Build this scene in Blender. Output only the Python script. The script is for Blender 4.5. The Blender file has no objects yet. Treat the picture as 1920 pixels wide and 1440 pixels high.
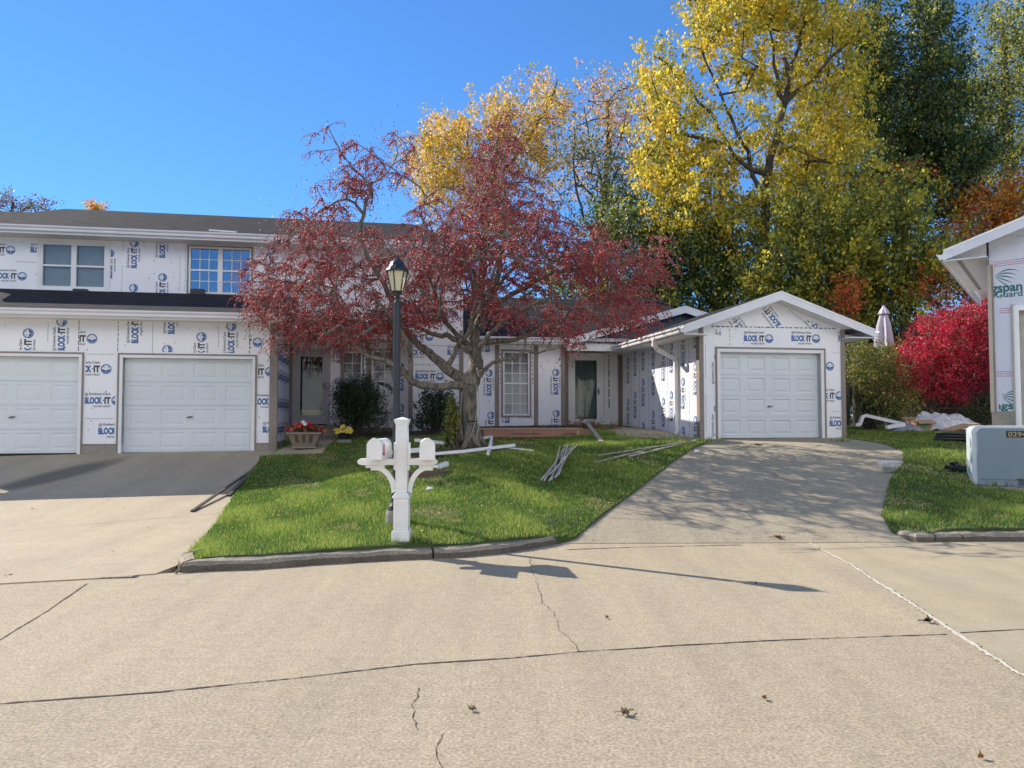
import bpy, bmesh, math, random
import numpy as np
from mathutils import Vector, Matrix
from mathutils.geometry import delaunay_2d_cdt
random.seed(7); rng = np.random.default_rng(11)
SC = bpy.context.scene
COL = SC.collection
R = math.radians
# ------------------------------------------------------------------ camera
FPX = 1443.0; PITCH = math.atan(60/FPX); EYE = 1.6
cam_d = bpy.data.cameras.new("camera"); cam = bpy.data.objects.new("camera", cam_d); COL.objects.link(cam)
cam_d.sensor_width = 36.0; cam_d.lens = FPX/1920*36.0; cam_d.clip_start = 0.05; cam_d.clip_end = 3000
cam.location = (0, 0, EYE); cam.rotation_euler = (R(90)+PITCH, 0, 0)
SC.camera = cam
# ------------------------------------------------------------------ world, sun, exposure
SKY_G, SKY_T, FILL_CLOUD = 0.8, (.285, .54, .86, 1), (7.6, 7.4, 7.1, 1)
SUN_AZ, SUN_EL = 57.0, 35.5          # degrees left of the view direction, above the horizon
world = bpy.data.worlds.new("World"); SC.world = world; world.use_nodes = True
nt = world.node_tree; nt.nodes.clear()
sky = nt.nodes.new("ShaderNodeTexSky"); sky.sky_type = 'NISHITA'; sky.sun_disc = False
sky.sun_elevation = R(SUN_EL); sky.sun_rotation = R(-SUN_AZ)
sky.air_density = 1.0; sky.dust_density = 0.0; sky.ozone_density = 3.0; sky.altitude = 300
bg = nt.nodes.new("ShaderNodeBackground"); bg.inputs[1].default_value = 0.15
wo = nt.nodes.new("ShaderNodeOutputWorld")
gam = nt.nodes.new("ShaderNodeGamma"); gam.inputs[1].default_value = SKY_G; nt.links.new(sky.outputs[0], gam.inputs[0])
tin = nt.nodes.new("ShaderNodeMix"); tin.data_type = 'RGBA'; tin.blend_type = 'MULTIPLY'; tin.inputs[0].default_value = 1.0; tin.inputs[7].default_value = SKY_T
nt.links.new(gam.outputs[0], tin.inputs[6])
# unseen white cloud bank added behind the viewer to brighten the shaded walls
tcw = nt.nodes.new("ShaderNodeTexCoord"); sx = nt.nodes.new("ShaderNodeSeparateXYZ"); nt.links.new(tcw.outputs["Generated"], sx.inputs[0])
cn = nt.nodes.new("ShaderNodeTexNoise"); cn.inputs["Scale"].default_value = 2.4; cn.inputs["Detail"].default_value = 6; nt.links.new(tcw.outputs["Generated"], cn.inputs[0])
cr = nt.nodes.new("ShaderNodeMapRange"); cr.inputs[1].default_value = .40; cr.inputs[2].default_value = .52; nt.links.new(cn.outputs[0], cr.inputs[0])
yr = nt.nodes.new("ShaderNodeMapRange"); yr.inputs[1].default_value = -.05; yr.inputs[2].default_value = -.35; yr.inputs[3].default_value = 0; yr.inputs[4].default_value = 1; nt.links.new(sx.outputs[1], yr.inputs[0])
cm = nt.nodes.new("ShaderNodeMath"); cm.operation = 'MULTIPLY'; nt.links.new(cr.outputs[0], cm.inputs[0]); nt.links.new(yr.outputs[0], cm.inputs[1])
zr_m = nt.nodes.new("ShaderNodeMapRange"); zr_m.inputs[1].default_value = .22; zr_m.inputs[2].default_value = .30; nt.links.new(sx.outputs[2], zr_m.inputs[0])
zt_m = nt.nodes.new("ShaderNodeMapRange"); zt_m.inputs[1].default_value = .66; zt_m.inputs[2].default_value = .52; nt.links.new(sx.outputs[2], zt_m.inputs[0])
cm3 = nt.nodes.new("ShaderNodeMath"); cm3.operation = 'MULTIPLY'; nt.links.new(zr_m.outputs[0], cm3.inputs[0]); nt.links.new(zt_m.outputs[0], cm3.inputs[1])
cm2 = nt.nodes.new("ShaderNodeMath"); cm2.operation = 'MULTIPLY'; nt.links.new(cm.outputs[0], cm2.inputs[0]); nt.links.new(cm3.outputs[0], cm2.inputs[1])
cmx = nt.nodes.new("ShaderNodeMix"); cmx.data_type = 'RGBA'; nt.links.new(cm2.outputs[0], cmx.inputs[0]); nt.links.new(tin.outputs[2], cmx.inputs[6]); cmx.inputs[7].default_value = FILL_CLOUD
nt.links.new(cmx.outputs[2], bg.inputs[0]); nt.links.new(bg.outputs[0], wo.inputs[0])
sd = bpy.data.lights.new("sun", 'SUN'); sd.energy = 3.7; sd.angle = R(0.36); sd.color = (1.0, 0.905, 0.79)
sun = bpy.data.objects.new("sun", sd); COL.objects.link(sun)
to_sun = Vector((-math.sin(R(SUN_AZ))*math.cos(R(SUN_EL)), math.cos(R(SUN_AZ))*math.cos(R(SUN_EL)), math.sin(R(SUN_EL))))
sun.rotation_euler = to_sun.to_track_quat('Z', 'Y').to_euler(); sun.location = to_sun*60
SC.view_settings.view_transform = 'Standard'; SC.view_settings.look = 'None'
SC.view_settings.gamma = 1.0; SC.view_settings.exposure = 1.04
SC.cycles.max_bounces = 8; SC.cycles.transparent_max_bounces = 16
# ------------------------------------------------------------------ rays through the view (to read real positions off the photograph)
def ray(px, py):
    a = (px-960)/FPX; b = (720-py)/FPX
    return Vector((a, math.cos(PITCH)-b*math.sin(PITCH), math.sin(PITCH)+b*math.cos(PITCH)))
def P(px, py, d):
    r = ray(px, py); return Vector((0, 0, EYE))+r*(d/r.y)
def G0(px, py, z=0.0):
    r = ray(px, py); t = (z-EYE)/r.z; return (r.x*t, r.y*t)
class Frame:
    def __init__(s, ox, oy, deg): s.o = Vector((ox, oy, 0)); s.deg = deg; s.c = math.cos(R(deg)); s.s = math.sin(R(deg))
    def loc(s, w):
        d = Vector(w)-s.o; return Vector((d.x*s.c+d.y*s.s, -d.x*s.s+d.y*s.c, d.z))
    def world(s, l): return Vector((l[0]*s.c-l[1]*s.s, l[0]*s.s+l[1]*s.c, l[2]))+s.o
    def vray(s, px, py, V):      # hit of the ray with the plane y_local = V -> (X, z)
        e = s.loc((0, 0, EYE)); r = ray(px, py); rl = Vector((r.x*s.c+r.y*s.s, -r.x*s.s+r.y*s.c, r.z))
        t = (V-e.y)/rl.y; p = e+rl*t; return p.x, p.z
    def xray(s, px, py, X):
        e = s.loc((0, 0, EYE)); r = ray(px, py); rl = Vector((r.x*s.c+r.y*s.s, -r.x*s.s+r.y*s.c, r.z))
        t = (X-e.x)/rl.x; p = e+rl*t; return p.y, p.z
F = Frame(0, 0, 10.5)
bx = lambda px, V, py=700: F.vray(px, py, V)[0]
bz = lambda px, py, V: F.vray(px, py, V)[1]
# ------------------------------------------------------------------ materials
MATS = {}
def newmat(name):
    m = bpy.data.materials.new(name); m.use_nodes = True; MATS[name] = m
    return m, m.node_tree, m.node_tree.nodes["Principled BSDF"]
def N(t, kind, **kw):
    n = t.nodes.new(kind)
    for k, v in kw.items():
        if k in n.inputs: n.inputs[k].default_value = v
        else: setattr(n, k, v)
    return n
def ramp(t, fac, stops):
    r = t.nodes.new("ShaderNodeValToRGB"); el = r.color_ramp.elements
    while len(el) < len(stops): el.new(0.5)
    for e, (p, c) in zip(el, stops): e.position = p; e.color = (*c, 1) if len(c) == 3 else c
    t.links.new(fac, r.inputs[0]); return r.outputs[0]
def mixc(t, fac, a, b, mode='MIX'):
    n = t.nodes.new("ShaderNodeMix"); n.data_type = 'RGBA'; n.blend_type = mode
    for s, v in ((0, fac), (6, a), (7, b)):
        if isinstance(v, bpy.types.NodeSocket): t.links.new(v, n.inputs[s])
        else: n.inputs[s].default_value = v if not isinstance(v, tuple) else (*v, 1)[:4]
    return n.outputs[2]
def bump(t, bs, h, strength=.3, dist=.01):
    b = t.nodes.new("ShaderNodeBump"); b.inputs["Strength"].default_value = strength; b.inputs["Distance"].default_value = dist
    t.links.new(h, b.inputs["Height"]); t.links.new(b.outputs[0], bs.inputs["Normal"])
def coord(t, kind="Object"):
    return t.nodes.new("ShaderNodeTexCoord").outputs[kind]
def noise(t, co, scale, detail=4, rough=.55):
    n = t.nodes.new("ShaderNodeTexNoise"); n.inputs["Scale"].default_value = scale; n.inputs["Detail"].default_value = detail
    n.inputs["Roughness"].default_value = rough; t.links.new(co, n.inputs["Vector"]); return n.outputs["Fac"]
def simple(name, c, rough=.6, var=.12, scale=6, bs_=.0, metal=0.0, fine=60):
    m, t, b = newmat(name); co = coord(t)
    n = noise(t, co, scale)
    lo = tuple(x*(1-var) for x in c); hi = tuple(min(1, x*(1+var)) for x in c)
    t.links.new(ramp(t, n, [(.3, lo), (.7, hi)]), b.inputs["Base Color"])
    b.inputs["Roughness"].default_value = rough; b.inputs["Metallic"].default_value = metal
    if bs_: bump(t, b, noise(t, co, fine), bs_)
    return m
def leafmat(name, c, trans=.4, rough=.55):
    c = tuple(min(.9, x*1.3) for x in c)
    m, t, b = newmat(name)
    info = t.nodes.new("ShaderNodeNewGeometry")
    hs = t.nodes.new("ShaderNodeHueSaturation"); hs.inputs["Color"].default_value = (*c, 1)
    rg = N(t, "ShaderNodeMapRange"); t.links.new(info.outputs["Random Per Island"], rg.inputs[0]); rg.inputs[3].default_value = .62; rg.inputs[4].default_value = 1.35
    t.links.new(rg.outputs[0], hs.inputs["Value"])
    t.links.new(hs.outputs[0], b.inputs["Base Color"]); b.inputs["Roughness"].default_value = rough
    if trans:
        tr = t.nodes.new("ShaderNodeBsdfTranslucent"); t.links.new(hs.outputs[0], tr.inputs[0])
        mx = t.nodes.new("ShaderNodeMixShader"); mx.inputs[0].default_value = trans
        t.links.new(b.outputs[0], mx.inputs[1]); t.links.new(tr.outputs[0], mx.inputs[2])
        t.links.new(mx.outputs[0], t.nodes["Material Output"].inputs[0])
    return m
def concrete(name, c, speck=1.0, stain=.25, tint=(1.0, .9, .8), stainat=None):
    m, t, b = newmat(name); co = coord(t)
    big = noise(t, co, .35, 5, .6); mid = noise(t, co, 2.2, 5, .6); fine = noise(t, co, 55, 3, .7)
    vor = N(t, "ShaderNodeTexVoronoi", Scale=48.0); t.links.new(co, vor.inputs["Vector"])
    c1 = ramp(t, big, [(.3, tuple(x*.78 for x in c)), (.5, c), (.72, tuple(x*1.14*k for x, k in zip(c, tint)))])
    c2 = mixc(t, ramp(t, mid, [(.35, (0, 0, 0)), (.75, (1, 1, 1))]), c1, tuple(x*(1-stain) for x in c))
    c3 = mixc(t, .6*speck, c2, ramp(t, fine, [(.32, tuple(x*.45 for x in c)), (.5, c), (.66, tuple(min(.9, x*1.55) for x in c))]))
    vr = ramp(t, vor.outputs["Distance"], [(.0, (1, 1, 1)), (.25, (0, 0, 0))])
    vm = N(t, "ShaderNodeMath", operation='MULTIPLY'); t.links.new(vr, vm.inputs[0])
    sel = N(t, "ShaderNodeSeparateColor"); t.links.new(vor.outputs["Color"], sel.inputs[0])
    gt = N(t, "ShaderNodeMath", operation='GREATER_THAN'); t.links.new(sel.outputs[0], gt.inputs[0]); gt.inputs[1].default_value = .6
    t.links.new(gt.outputs[0], vm.inputs[1])
    c4 = mixc(t, vm.outputs[0], c3, tuple(min(.95, x*1.4) for x in c))
    m3 = noise(t, co, 11, 4, .7); c4 = mixc(t, .5*speck, c4, mixc(t, 1.0, c4, ramp(t, m3, [(.3, (.74, .73, .72)), (.5, (.98, .98, .98)), (.7, (1.18, 1.18, 1.16))]), 'MULTIPLY'))
    mpx = N(t, "ShaderNodeMapping"); mpx.inputs["Scale"].default_value = (2.4, .22, 1); mpx.inputs["Rotation"].default_value = (0, 0, .12); t.links.new(co, mpx.inputs[0])
    c4 = mixc(t, .6, c4, mixc(t, 1.0, c4, ramp(t, noise(t, mpx.outputs[0], 1.0, 5, .6), [(.32, (.86, .86, .87)), (.6, (1.06, 1.06, 1.04))]), 'MULTIPLY'))
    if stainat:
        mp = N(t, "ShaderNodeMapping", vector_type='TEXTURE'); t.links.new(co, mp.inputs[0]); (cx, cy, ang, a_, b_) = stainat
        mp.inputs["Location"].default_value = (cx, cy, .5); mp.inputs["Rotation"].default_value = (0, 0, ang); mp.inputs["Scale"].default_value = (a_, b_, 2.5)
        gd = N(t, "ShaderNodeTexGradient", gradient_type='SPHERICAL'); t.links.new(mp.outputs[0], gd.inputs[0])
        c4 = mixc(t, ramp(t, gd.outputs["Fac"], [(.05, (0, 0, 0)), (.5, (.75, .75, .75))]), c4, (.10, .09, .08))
    t.links.new(c4, b.inputs["Base Color"]); b.inputs["Roughness"].default_value = .85; b.inputs["Specular IOR Level"].default_value = .15
    bump(t, b, fine, .35, .006)
    return m
M_ROAD = concrete("road_concrete", (.375, .318, .225), 1.0, .15, (1.0, .97, .88))
M_ROADB = concrete("road_concrete_grey", (.355, .302, .215), 1.1, .16, (1.0, .97, .9))
M_ROAD2 = concrete("road_concrete_smooth", (.375, .33, .23), .45, .16, (1.0, .9, .8))
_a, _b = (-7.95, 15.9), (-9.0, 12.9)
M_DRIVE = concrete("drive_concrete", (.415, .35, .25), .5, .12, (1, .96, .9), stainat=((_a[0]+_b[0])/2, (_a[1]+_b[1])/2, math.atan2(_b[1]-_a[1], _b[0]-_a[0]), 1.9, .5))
M_DRIVE2 = concrete("drive_concrete_aged", (.335, .295, .215), 1.0, .22, (1, .96, .88))
M_KERB = concrete("kerb_concrete", (.30, .265, .21), 1.0, .45)
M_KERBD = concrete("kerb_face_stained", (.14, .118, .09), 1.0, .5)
M_FOUND = concrete("foundation_concrete", (.33, .30, .26), .7, .3)
def wrapmat(name, c):
    m, t, b = newmat(name); co = coord(t)
    mp = N(t, "ShaderNodeMapping"); mp.inputs["Scale"].default_value = (1.0, 1.0, .45); t.links.new(co, mp.inputs[0])
    n1 = noise(t, mp.outputs[0], 2.6, 5, .6); n2 = noise(t, co, .6, 3)
    t.links.new(ramp(t, n2, [(.3, tuple(x*.93 for x in c)), (.7, c)]), b.inputs["Base Color"])
    b.inputs["Roughness"].default_value = .45
    bump(t, b, n1, .9, .05)
    return m
M_WRAP = wrapmat("house_wrap_sheet", (.88, .875, .89))
M_WRAPG = wrapmat("building_wrap_sheet", (.66, .68, .76))
M_BLUE = simple("print_blue", (.025, .12, .34), .5, .05)
M_INK = simple("print_dark", (.035, .04, .06), .5, .05)
M_TEAL = simple("print_teal", (.01, .14, .14), .5, .05)
M_PINK = simple("print_magenta", (.45, .10, .22), .5, .05)
M_TRIM = simple("brown_trim", (.25, .205, .175), .6, .12, 4, .1)
M_WHITE = simple("white_trim_paint", (.78, .78, .77), .45, .05, 3)
M_GUTTER = simple("gutter_aluminium", (.72, .72, .74), .4, .06, 2)
M_DOORP = simple("garage_door_paint", (.68, .715, .72), .5, .035, 1.2)
M_DOORG = simple("storm_door_grey", (.43, .42, .42), .5, .05)
M_INNERD = simple("inner_door_green", (.10, .15, .13), .5, .1)
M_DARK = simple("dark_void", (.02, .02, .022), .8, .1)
M_BLACK = simple("black_rubber", (.02, .02, .022), .45, .2, 10)
M_BRASS = simple("brass_plate", (.62, .47, .16), .35, .15, 8, 0, .6)
M_SEALANT = simple("pale_sealant", (.43, .40, .32), .8, .15, 12, .3)
M_JOINT = simple("joint_dark", (.035, .03, .026), .9, .3, 8)
M_BRICK = simple("border_brick", (.20, .15, .12), .85, .3, 9, .3)
M_ROOFFELT = simple("roof_underlay", (.055, .075, .11), .5, .2, 2, .1)
M_SOIL = simple("mulch_soil", (.075, .05, .032), .95, .5, 20, .8, 0, 30)
M_BARK = None
def shingles():
    m, t, b = newmat("asphalt_shingles"); uv = coord(t, "UV")
    br = N(t, "ShaderNodeTexBrick"); t.links.new(uv, br.inputs["Vector"])
    br.inputs["Scale"].default_value = 1.0; br.inputs["Brick Width"].default_value = .33; br.inputs["Row Height"].default_value = .14
    br.inputs["Mortar Size"].default_value = .006; br.inputs["Color1"].default_value = (.012, .012, .014, 1)
    br.inputs["Color2"].default_value = (.038, .037, .04, 1); br.inputs["Mortar"].default_value = (.02, .02, .02, 1); br.inputs["Bias"].default_value = -.1
    mp = N(t, "ShaderNodeMapping"); mp.inputs["Scale"].default_value = (2.2, 9.0, 1.0); t.links.new(uv, mp.inputs[0])
    n = noise(t, mp.outputs[0], 1.0, 6, .7); n2 = noise(t, uv, 90, 2, .7)
    c = mixc(t, .7, br.outputs[0], ramp(t, n, [(.40, (.003, .003, .004)), (.50, (.018, .019, .024)), (.62, (.07, .08, .098))]))
    c = mixc(t, .35, c, ramp(t, n2, [(.35, (.02, .02, .02)), (.65, (.10, .095, .09))]))
    t.links.new(c, b.inputs["Base Color"]); b.inputs["Roughness"].default_value = .95; b.inputs["Specular IOR Level"].default_value = .05
    sub = N(t, "ShaderNodeMath", operation='SUBTRACT'); sub.inputs[0].default_value = 1; t.links.new(br.outputs["Fac"], sub.inputs[1])
    bump(t, b, sub.outputs[0], .5, .012)
    return m
M_SHINGLE = shingles()
def bark(name, a, b_, sc=10):
    m, t, b = newmat(name); co = coord(t)
    mp = N(t, "ShaderNodeMapping"); mp.inputs["Scale"].default_value = (1.0, 1.0, .3); t.links.new(co, mp.inputs[0])
    n = noise(t, mp.outputs[0], sc, 6, .65); n2 = noise(t, co, 2.5, 3)
    c = ramp(t, n, [(.35, a), (.62, b_)])
    t.links.new(mixc(t, ramp(t, n2, [(.5, (0, 0, 0)), (.8, (.6, .6, .6))]), c, tuple(x*1.25 for x in b_)), b.inputs["Base Color"]); b.inputs["Roughness"].default_value = .9
    bump(t, b, n, .9, .03)
    return m
M_BARK = bark("crabapple_bark", (.05, .044, .036), (.24, .21, .165), 16)
M_BARKD = bark("dark_bark", (.03, .024, .018), (.10, .08, .06), 6)
M_TWIG = simple("twig_bark", (.16, .125, .10), .8, .4, 12)
def glassmat(name, fac=.3, tint=(.75, .85, .95), rough=.03):
    m, t, b = newmat(name); t.nodes.remove(b)
    g = N(t, "ShaderNodeBsdfGlossy"); g.inputs["Roughness"].default_value = rough; g.inputs["Color"].default_value = (.95, .97, 1, 1)
    tr = N(t, "ShaderNodeBsdfTransparent"); tr.inputs["Color"].default_value = (*tint, 1)
    mx = N(t, "ShaderNodeMixShader"); mx.inputs[0].default_value = fac
    t.links.new(tr.outputs[0], mx.inputs[1]); t.links.new(g.outputs[0], mx.inputs[2]); t.links.new(mx.outputs[0], t.nodes["Material Output"].inputs[0])
    co = coord(t); n = noise(t, co, 1.5, 2); bp = N(t, "ShaderNodeBump"); bp.inputs["Strength"].default_value = .012; bp.inputs["Distance"].default_value = .02
    t.links.new(n, bp.inputs["Height"]); t.links.new(bp.outputs[0], g.inputs["Normal"])
    return m
M_GLASS = glassmat("window_glass", .045, (.86, .88, .88))
M_GLASSD = glassmat("door_glass", .04, (.7, .78, .75))
M_BLIND = simple("blind_slats", (.48, .50, .50), .6, .05)
# ------------------------------------------------------------------ mesh builder
class MB:
    def __init__(s): s.v = []; s.f = []; s.m = []
    def add(s, vs, fs, mi=0):
        o = len(s.v); s.v += [tuple(p) for p in vs]; s.f += [tuple(i+o for i in f) for f in fs]; s.m += [mi]*len(fs); return s
    def box(s, x0, x1, y0, y1, z0, z1, mi=0):
        v = [(x, y, z) for z in (z0, z1) for y in (y0, y1) for x in (x0, x1)]
        return s.add(v, [(0, 2, 3, 1), (4, 5, 7, 6), (0, 1, 5, 4), (2, 6, 7, 3), (0, 4, 6, 2), (1, 3, 7, 5)], mi)
    def obox(s, c, ax, ay, az, mi=0):       # centre and three half-axis vectors
        c, ax, ay, az = map(Vector, (c, ax, ay, az))
        v = [c+ax*i+ay*j+az*k for k in (-1, 1) for j in (-1, 1) for i in (-1, 1)]
        return s.add(v, [(0, 2, 3, 1), (4, 5, 7, 6), (0, 1, 5, 4), (2, 6, 7, 3), (0, 4, 6, 2), (1, 3, 7, 5)], mi)
    def prism(s, poly, a, b, axis='x', mi=0):   # poly in the other two axes, extruded a..b
        n = len(poly)
        def pt(p, t): return (t, p[0], p[1]) if axis == 'x' else ((p[0], t, p[1]) if axis == 'y' else (p[0], p[1], t))
        v = [pt(p, a) for p in poly]+[pt(p, b) for p in poly]
        return s.add(v, [tuple(range(n))[::-1], tuple(range(n, 2*n))]+[(i, (i+1) % n, n+(i+1) % n, n+i) for i in range(n)], mi)
    def slab(s, q, th, mi=0, mi_side=None):     # quad top corners, thickness downwards along its normal
        q = [Vector(p) for p in q]; n = (q[1]-q[0]).cross(q[3]-q[0]).normalized()
        if n.z < 0: n = -n
        lo = [p-n*th for p in q]; k = len(q)
        s.add(q+lo, [tuple(range(k))], mi)
        o = len(s.v)-2*k
        fs = [tuple(range(k, 2*k))[::-1]]+[(i, i+k, (i+1) % k+k, (i+1) % k) for i in range(k)]
        s.f += [tuple(i+o for i in f) for f in fs]; s.m += [mi if mi_side is None else mi_side]*len(fs); return s
    def tube(s, pts, rad, k=8, mi=0, cap=True):
        pts = [Vector(p) for p in pts]; n = len(pts)
        if not hasattr(rad, '__len__'): rad = [rad]*n
        up = None; rings = []
        for i, p in enumerate(pts):
            d = (pts[min(i+1, n-1)]-pts[max(i-1, 0)]).normalized()
            if up is None: up = Vector((0, 0, 1)) if abs(d.z) < .9 else Vector((1, 0, 0))
            a = d.cross(up).normalized(); b = d.cross(a).normalized(); up = -b if False else a.cross(d)
            rings += [p+(a*math.cos(2*math.pi*j/k)+b*math.sin(2*math.pi*j/k))*rad[i] for j in range(k)]
        fs = [(i*k+j, i*k+(j+1) % k, (i+1)*k+(j+1) % k, (i+1)*k+j) for i in range(n-1) for j in range(k)]
        if cap: fs += [tuple(range(k))[::-1], tuple(range((n-1)*k, n*k))]
        return s.add(rings, fs, mi)
    def rtube(s, pts, w, h, mi=0, side=None):      # rectangular tube along a path
        pts = [Vector(p) for p in pts]; n = len(pts); v = []
        for i, p in enumerate(pts):
            d = (pts[min(i+1, n-1)]-pts[max(i-1, 0)]).normalized()
            a = Vector(side) if side else d.cross(Vector((0, 0, 1))).normalized()
            a = (a-d*a.dot(d)).normalized(); b = a.cross(d).normalized()
            v += [p+a*x*w/2+b*y*h/2 for x, y in ((-1, -1), (1, -1), (1, 1), (-1, 1))]
        fs = [(i*4+j, i*4+(j+1) % 4, (i+1)*4+(j+1) % 4, (i+1)*4+j) for i in range(n-1) for j in range(4)]
        fs += [(3, 2, 1, 0), tuple(range((n-1)*4, n*4))]
        return s.add(v, fs, mi)
    def lathe(s, prof, c=(0, 0, 0), k=16, mi=0):      # prof (r, z)
        v = [(c[0]+r*math.cos(2*math.pi*j/k), c[1]+r*math.sin(2*math.pi*j/k), c[2]+z) for r, z in prof for j in range(k)]
        n = len(prof)
        fs = [(i*k+j, i*k+(j+1) % k, (i+1)*k+(j+1) % k, (i+1)*k+j) for i in range(n-1) for j in range(k)]
        return s.add(v, fs+[tuple(range(k))[::-1], tuple(range((n-1)*k, n*k))], mi)
    def build(s, name, mats, parent=None, off=(0, 0, 0), smooth=False, bevel=0):
        if not isinstance(mats, (list, tuple)): mats = [mats]
        me = bpy.data.meshes.new(name); o_ = Vector(off)
        me.from_pydata([tuple(Vector(p)-o_) for p in s.v], [], s.f)
        for m in mats: me.materials.append(m)
        if len(mats) > 1: me.polygons.foreach_set("material_index", np.array(s.m, dtype=np.int32))
        if smooth: me.polygons.foreach_set("use_smooth", np.ones(len(s.f), dtype=bool))
        bm = bmesh.new(); bm.from_mesh(me); bmesh.ops.recalc_face_normals(bm, faces=bm.faces); bm.to_mesh(me); bm.free()
        auto_uv(me)
        ob = bpy.data.objects.new(name, me); COL.objects.link(ob)
        if parent is not None: ob.parent = parent
        if bevel:
            b = ob.modifiers.new("bevel", 'BEVEL'); b.width = bevel; b.segments = 2; b.limit_method = 'ANGLE'; b.harden_normals = False
        return ob
def auto_uv(me):
    uvl = me.uv_layers.new(name="UVMap"); n = len(me.loops)
    co = np.empty(len(me.vertices)*3); me.vertices.foreach_get("co", co); co = co.reshape(-1, 3)
    out = np.empty((n, 2))
    for p in me.polygons:
        nm = p.normal
        t = Vector((-nm.y, nm.x, 0)) if abs(nm.z) < .995 else Vector((1, 0, 0))
        t.normalize(); b = nm.cross(t)
        for li in p.loop_indices:
            c = co[me.loops[li].vertex_index]; out[li] = (c[0]*t.x+c[1]*t.y+c[2]*t.z, c[0]*b.x+c[1]*b.y+c[2]*b.z)
    uvl.data.foreach_set("uv", out.ravel())
def arrmesh(name, V, Fc, mats, midx=None, parent=None, smooth=False, off=(0, 0, 0)):
    V = np.asarray(V, dtype=np.float32)-np.asarray(off, dtype=np.float32); Fc = np.asarray(Fc, dtype=np.int32); k = Fc.shape[1]; nf = len(Fc)
    me = bpy.data.meshes.new(name); me.vertices.add(len(V)); me.vertices.foreach_set("co", V.ravel())
    me.loops.add(nf*k); me.loops.foreach_set("vertex_index", Fc.ravel())
    me.polygons.add(nf); me.polygons.foreach_set("loop_start", np.arange(nf, dtype=np.int32)*k)
    me.polygons.foreach_set("loop_total", np.full(nf, k, dtype=np.int32))
    if not isinstance(mats, (list, tuple)): mats = [mats]
    for m in mats: me.materials.append(m)
    if midx is not None: me.polygons.foreach_set("material_index", np.asarray(midx, dtype=np.int32))
    if smooth: me.polygons.foreach_set("use_smooth", np.ones(nf, dtype=bool))
    me.update(); me.validate()
    ob = bpy.data.objects.new(name, me); COL.objects.link(ob)
    if parent is not None: ob.parent = parent
    return ob
def tag(o, label=None, cat=None, group=None, kind=None):
    if label: o['label'] = label
    if cat: o['category'] = cat
    if group: o['group'] = group
    if kind: o['kind'] = kind
    return o
def thing(name, label, cat, loc=(0, 0, 0), rot=0.0, group=None):
    o = bpy.data.objects.new(name, None); COL.objects.link(o); o.location = loc; o.rotation_euler = (0, 0, rot)
    o.empty_display_size = .2
    return tag(o, label, cat, group)
# ------------------------------------------------------------------ ground shape
def pl(x, pts):
    return float(np.interp(x, [p[0] for p in pts], [p[1] for p in pts]))
EDGE_PX = [(0, 1096), (180, 1086), (335, 1074), (372, 1066), (410, 1071), (470, 1069), (600, 1059), (740, 1051), (860, 1046), (960, 1036), (1030, 1023), (1062, 1018), (1250, 1019), (1520, 1018), (1640, 1017), (1920, 1015)]
EDGE = [G0(*p) for p in EDGE_PX]
EDGE = [(-40, EDGE[0][1]-(EDGE[0][0]+40)*0)]+EDGE+[(40, EDGE[-1][1]+.3)]
EDGE[0] = (-40, 6.4)
de = lambda x: pl(x, EDGE)
XL = [(7, -3.4), (8.3, -3.55), (11, -4.15), (13.9, -4.9), (16.5, -5.2), (30, -5.4)]
XR = [(9.0, .45), (9.8, .75), (10.9, 1.28), (12.3, 2.05), (15.9, 3.97), (17.6, 4.3), (30, 4.6)]
ZL = [(0, 0), (3, .09), (6, .29), (7.5, .55), (8.9, .79), (12.3, 1.02), (18, 1.15), (60, 1.6)]
ZR = [(0, 0), (2.4, .42), (4.4, .82), (5.9, 1.02), (8.4, 1.07), (10.4, 1.17), (18, 1.25), (60, 1.7)]
def smooth(t): t = min(1, max(0, t)); return t*t*(3-2*t)
def prof(s, tab):
    return (pl(s-.5, tab)+pl(s-.25, tab)+pl(s, tab)+pl(s+.25, tab)+pl(s+.5, tab))/5 if s > .5 else pl(s, tab)*.9
def H(x, y):
    s = y-de(x)
    if s <= 0: return 0.0
    xl = pl(y, XL); xr = pl(y, XR); t = (x-xl)/(xr-xl)
    tt = smooth(t); b = 4*min(1, max(0, t))*(1-min(1, max(0, t)))
    return (1-tt)*prof(s, ZL)+tt*prof(s, ZR)+.16*b*smooth(s/6)
RB = [(9.8, 5.05), (10.2, 5.0), (10.9, 5.2), (12.8, 6.25), (14.0, 7.1), (14.9, 7.55), (18.4, 7.95)]
def lawnz(x, y):
    s = y-de(x); e = min(x-pl(y, XL), pl(y, XR)-x) if x < pl(y, XR)+.3 else x-pl(y, RB)
    return H(x, y)+.10*(1-smooth(s/2.5))*smooth((e+.05)/.55)+.025+.012*math.sin(x*2.3+y)*math.sin(y*1.9)
def Gh(px, py, fn=None):         # hit of the view ray with the ground
    fn = fn or H; r = ray(px, py); y = 3.0
    while y < 60:
        t = y/r.y
        if EYE+r.z*t <= fn(r.x*t, y): break
        y += .02
    return Vector((r.x*y/r.y, y, fn(r.x*y/r.y, y)))
def inpoly(x, y, poly):
    c = False; j = len(poly)-1
    for i in range(len(poly)):
        xi, yi = poly[i]; xj, yj = poly[j]
        if (yi > y) != (yj > y) and x < (xj-xi)*(y-yi)/(yj-yi)+xi: c = not c
        j = i
    return c
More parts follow.
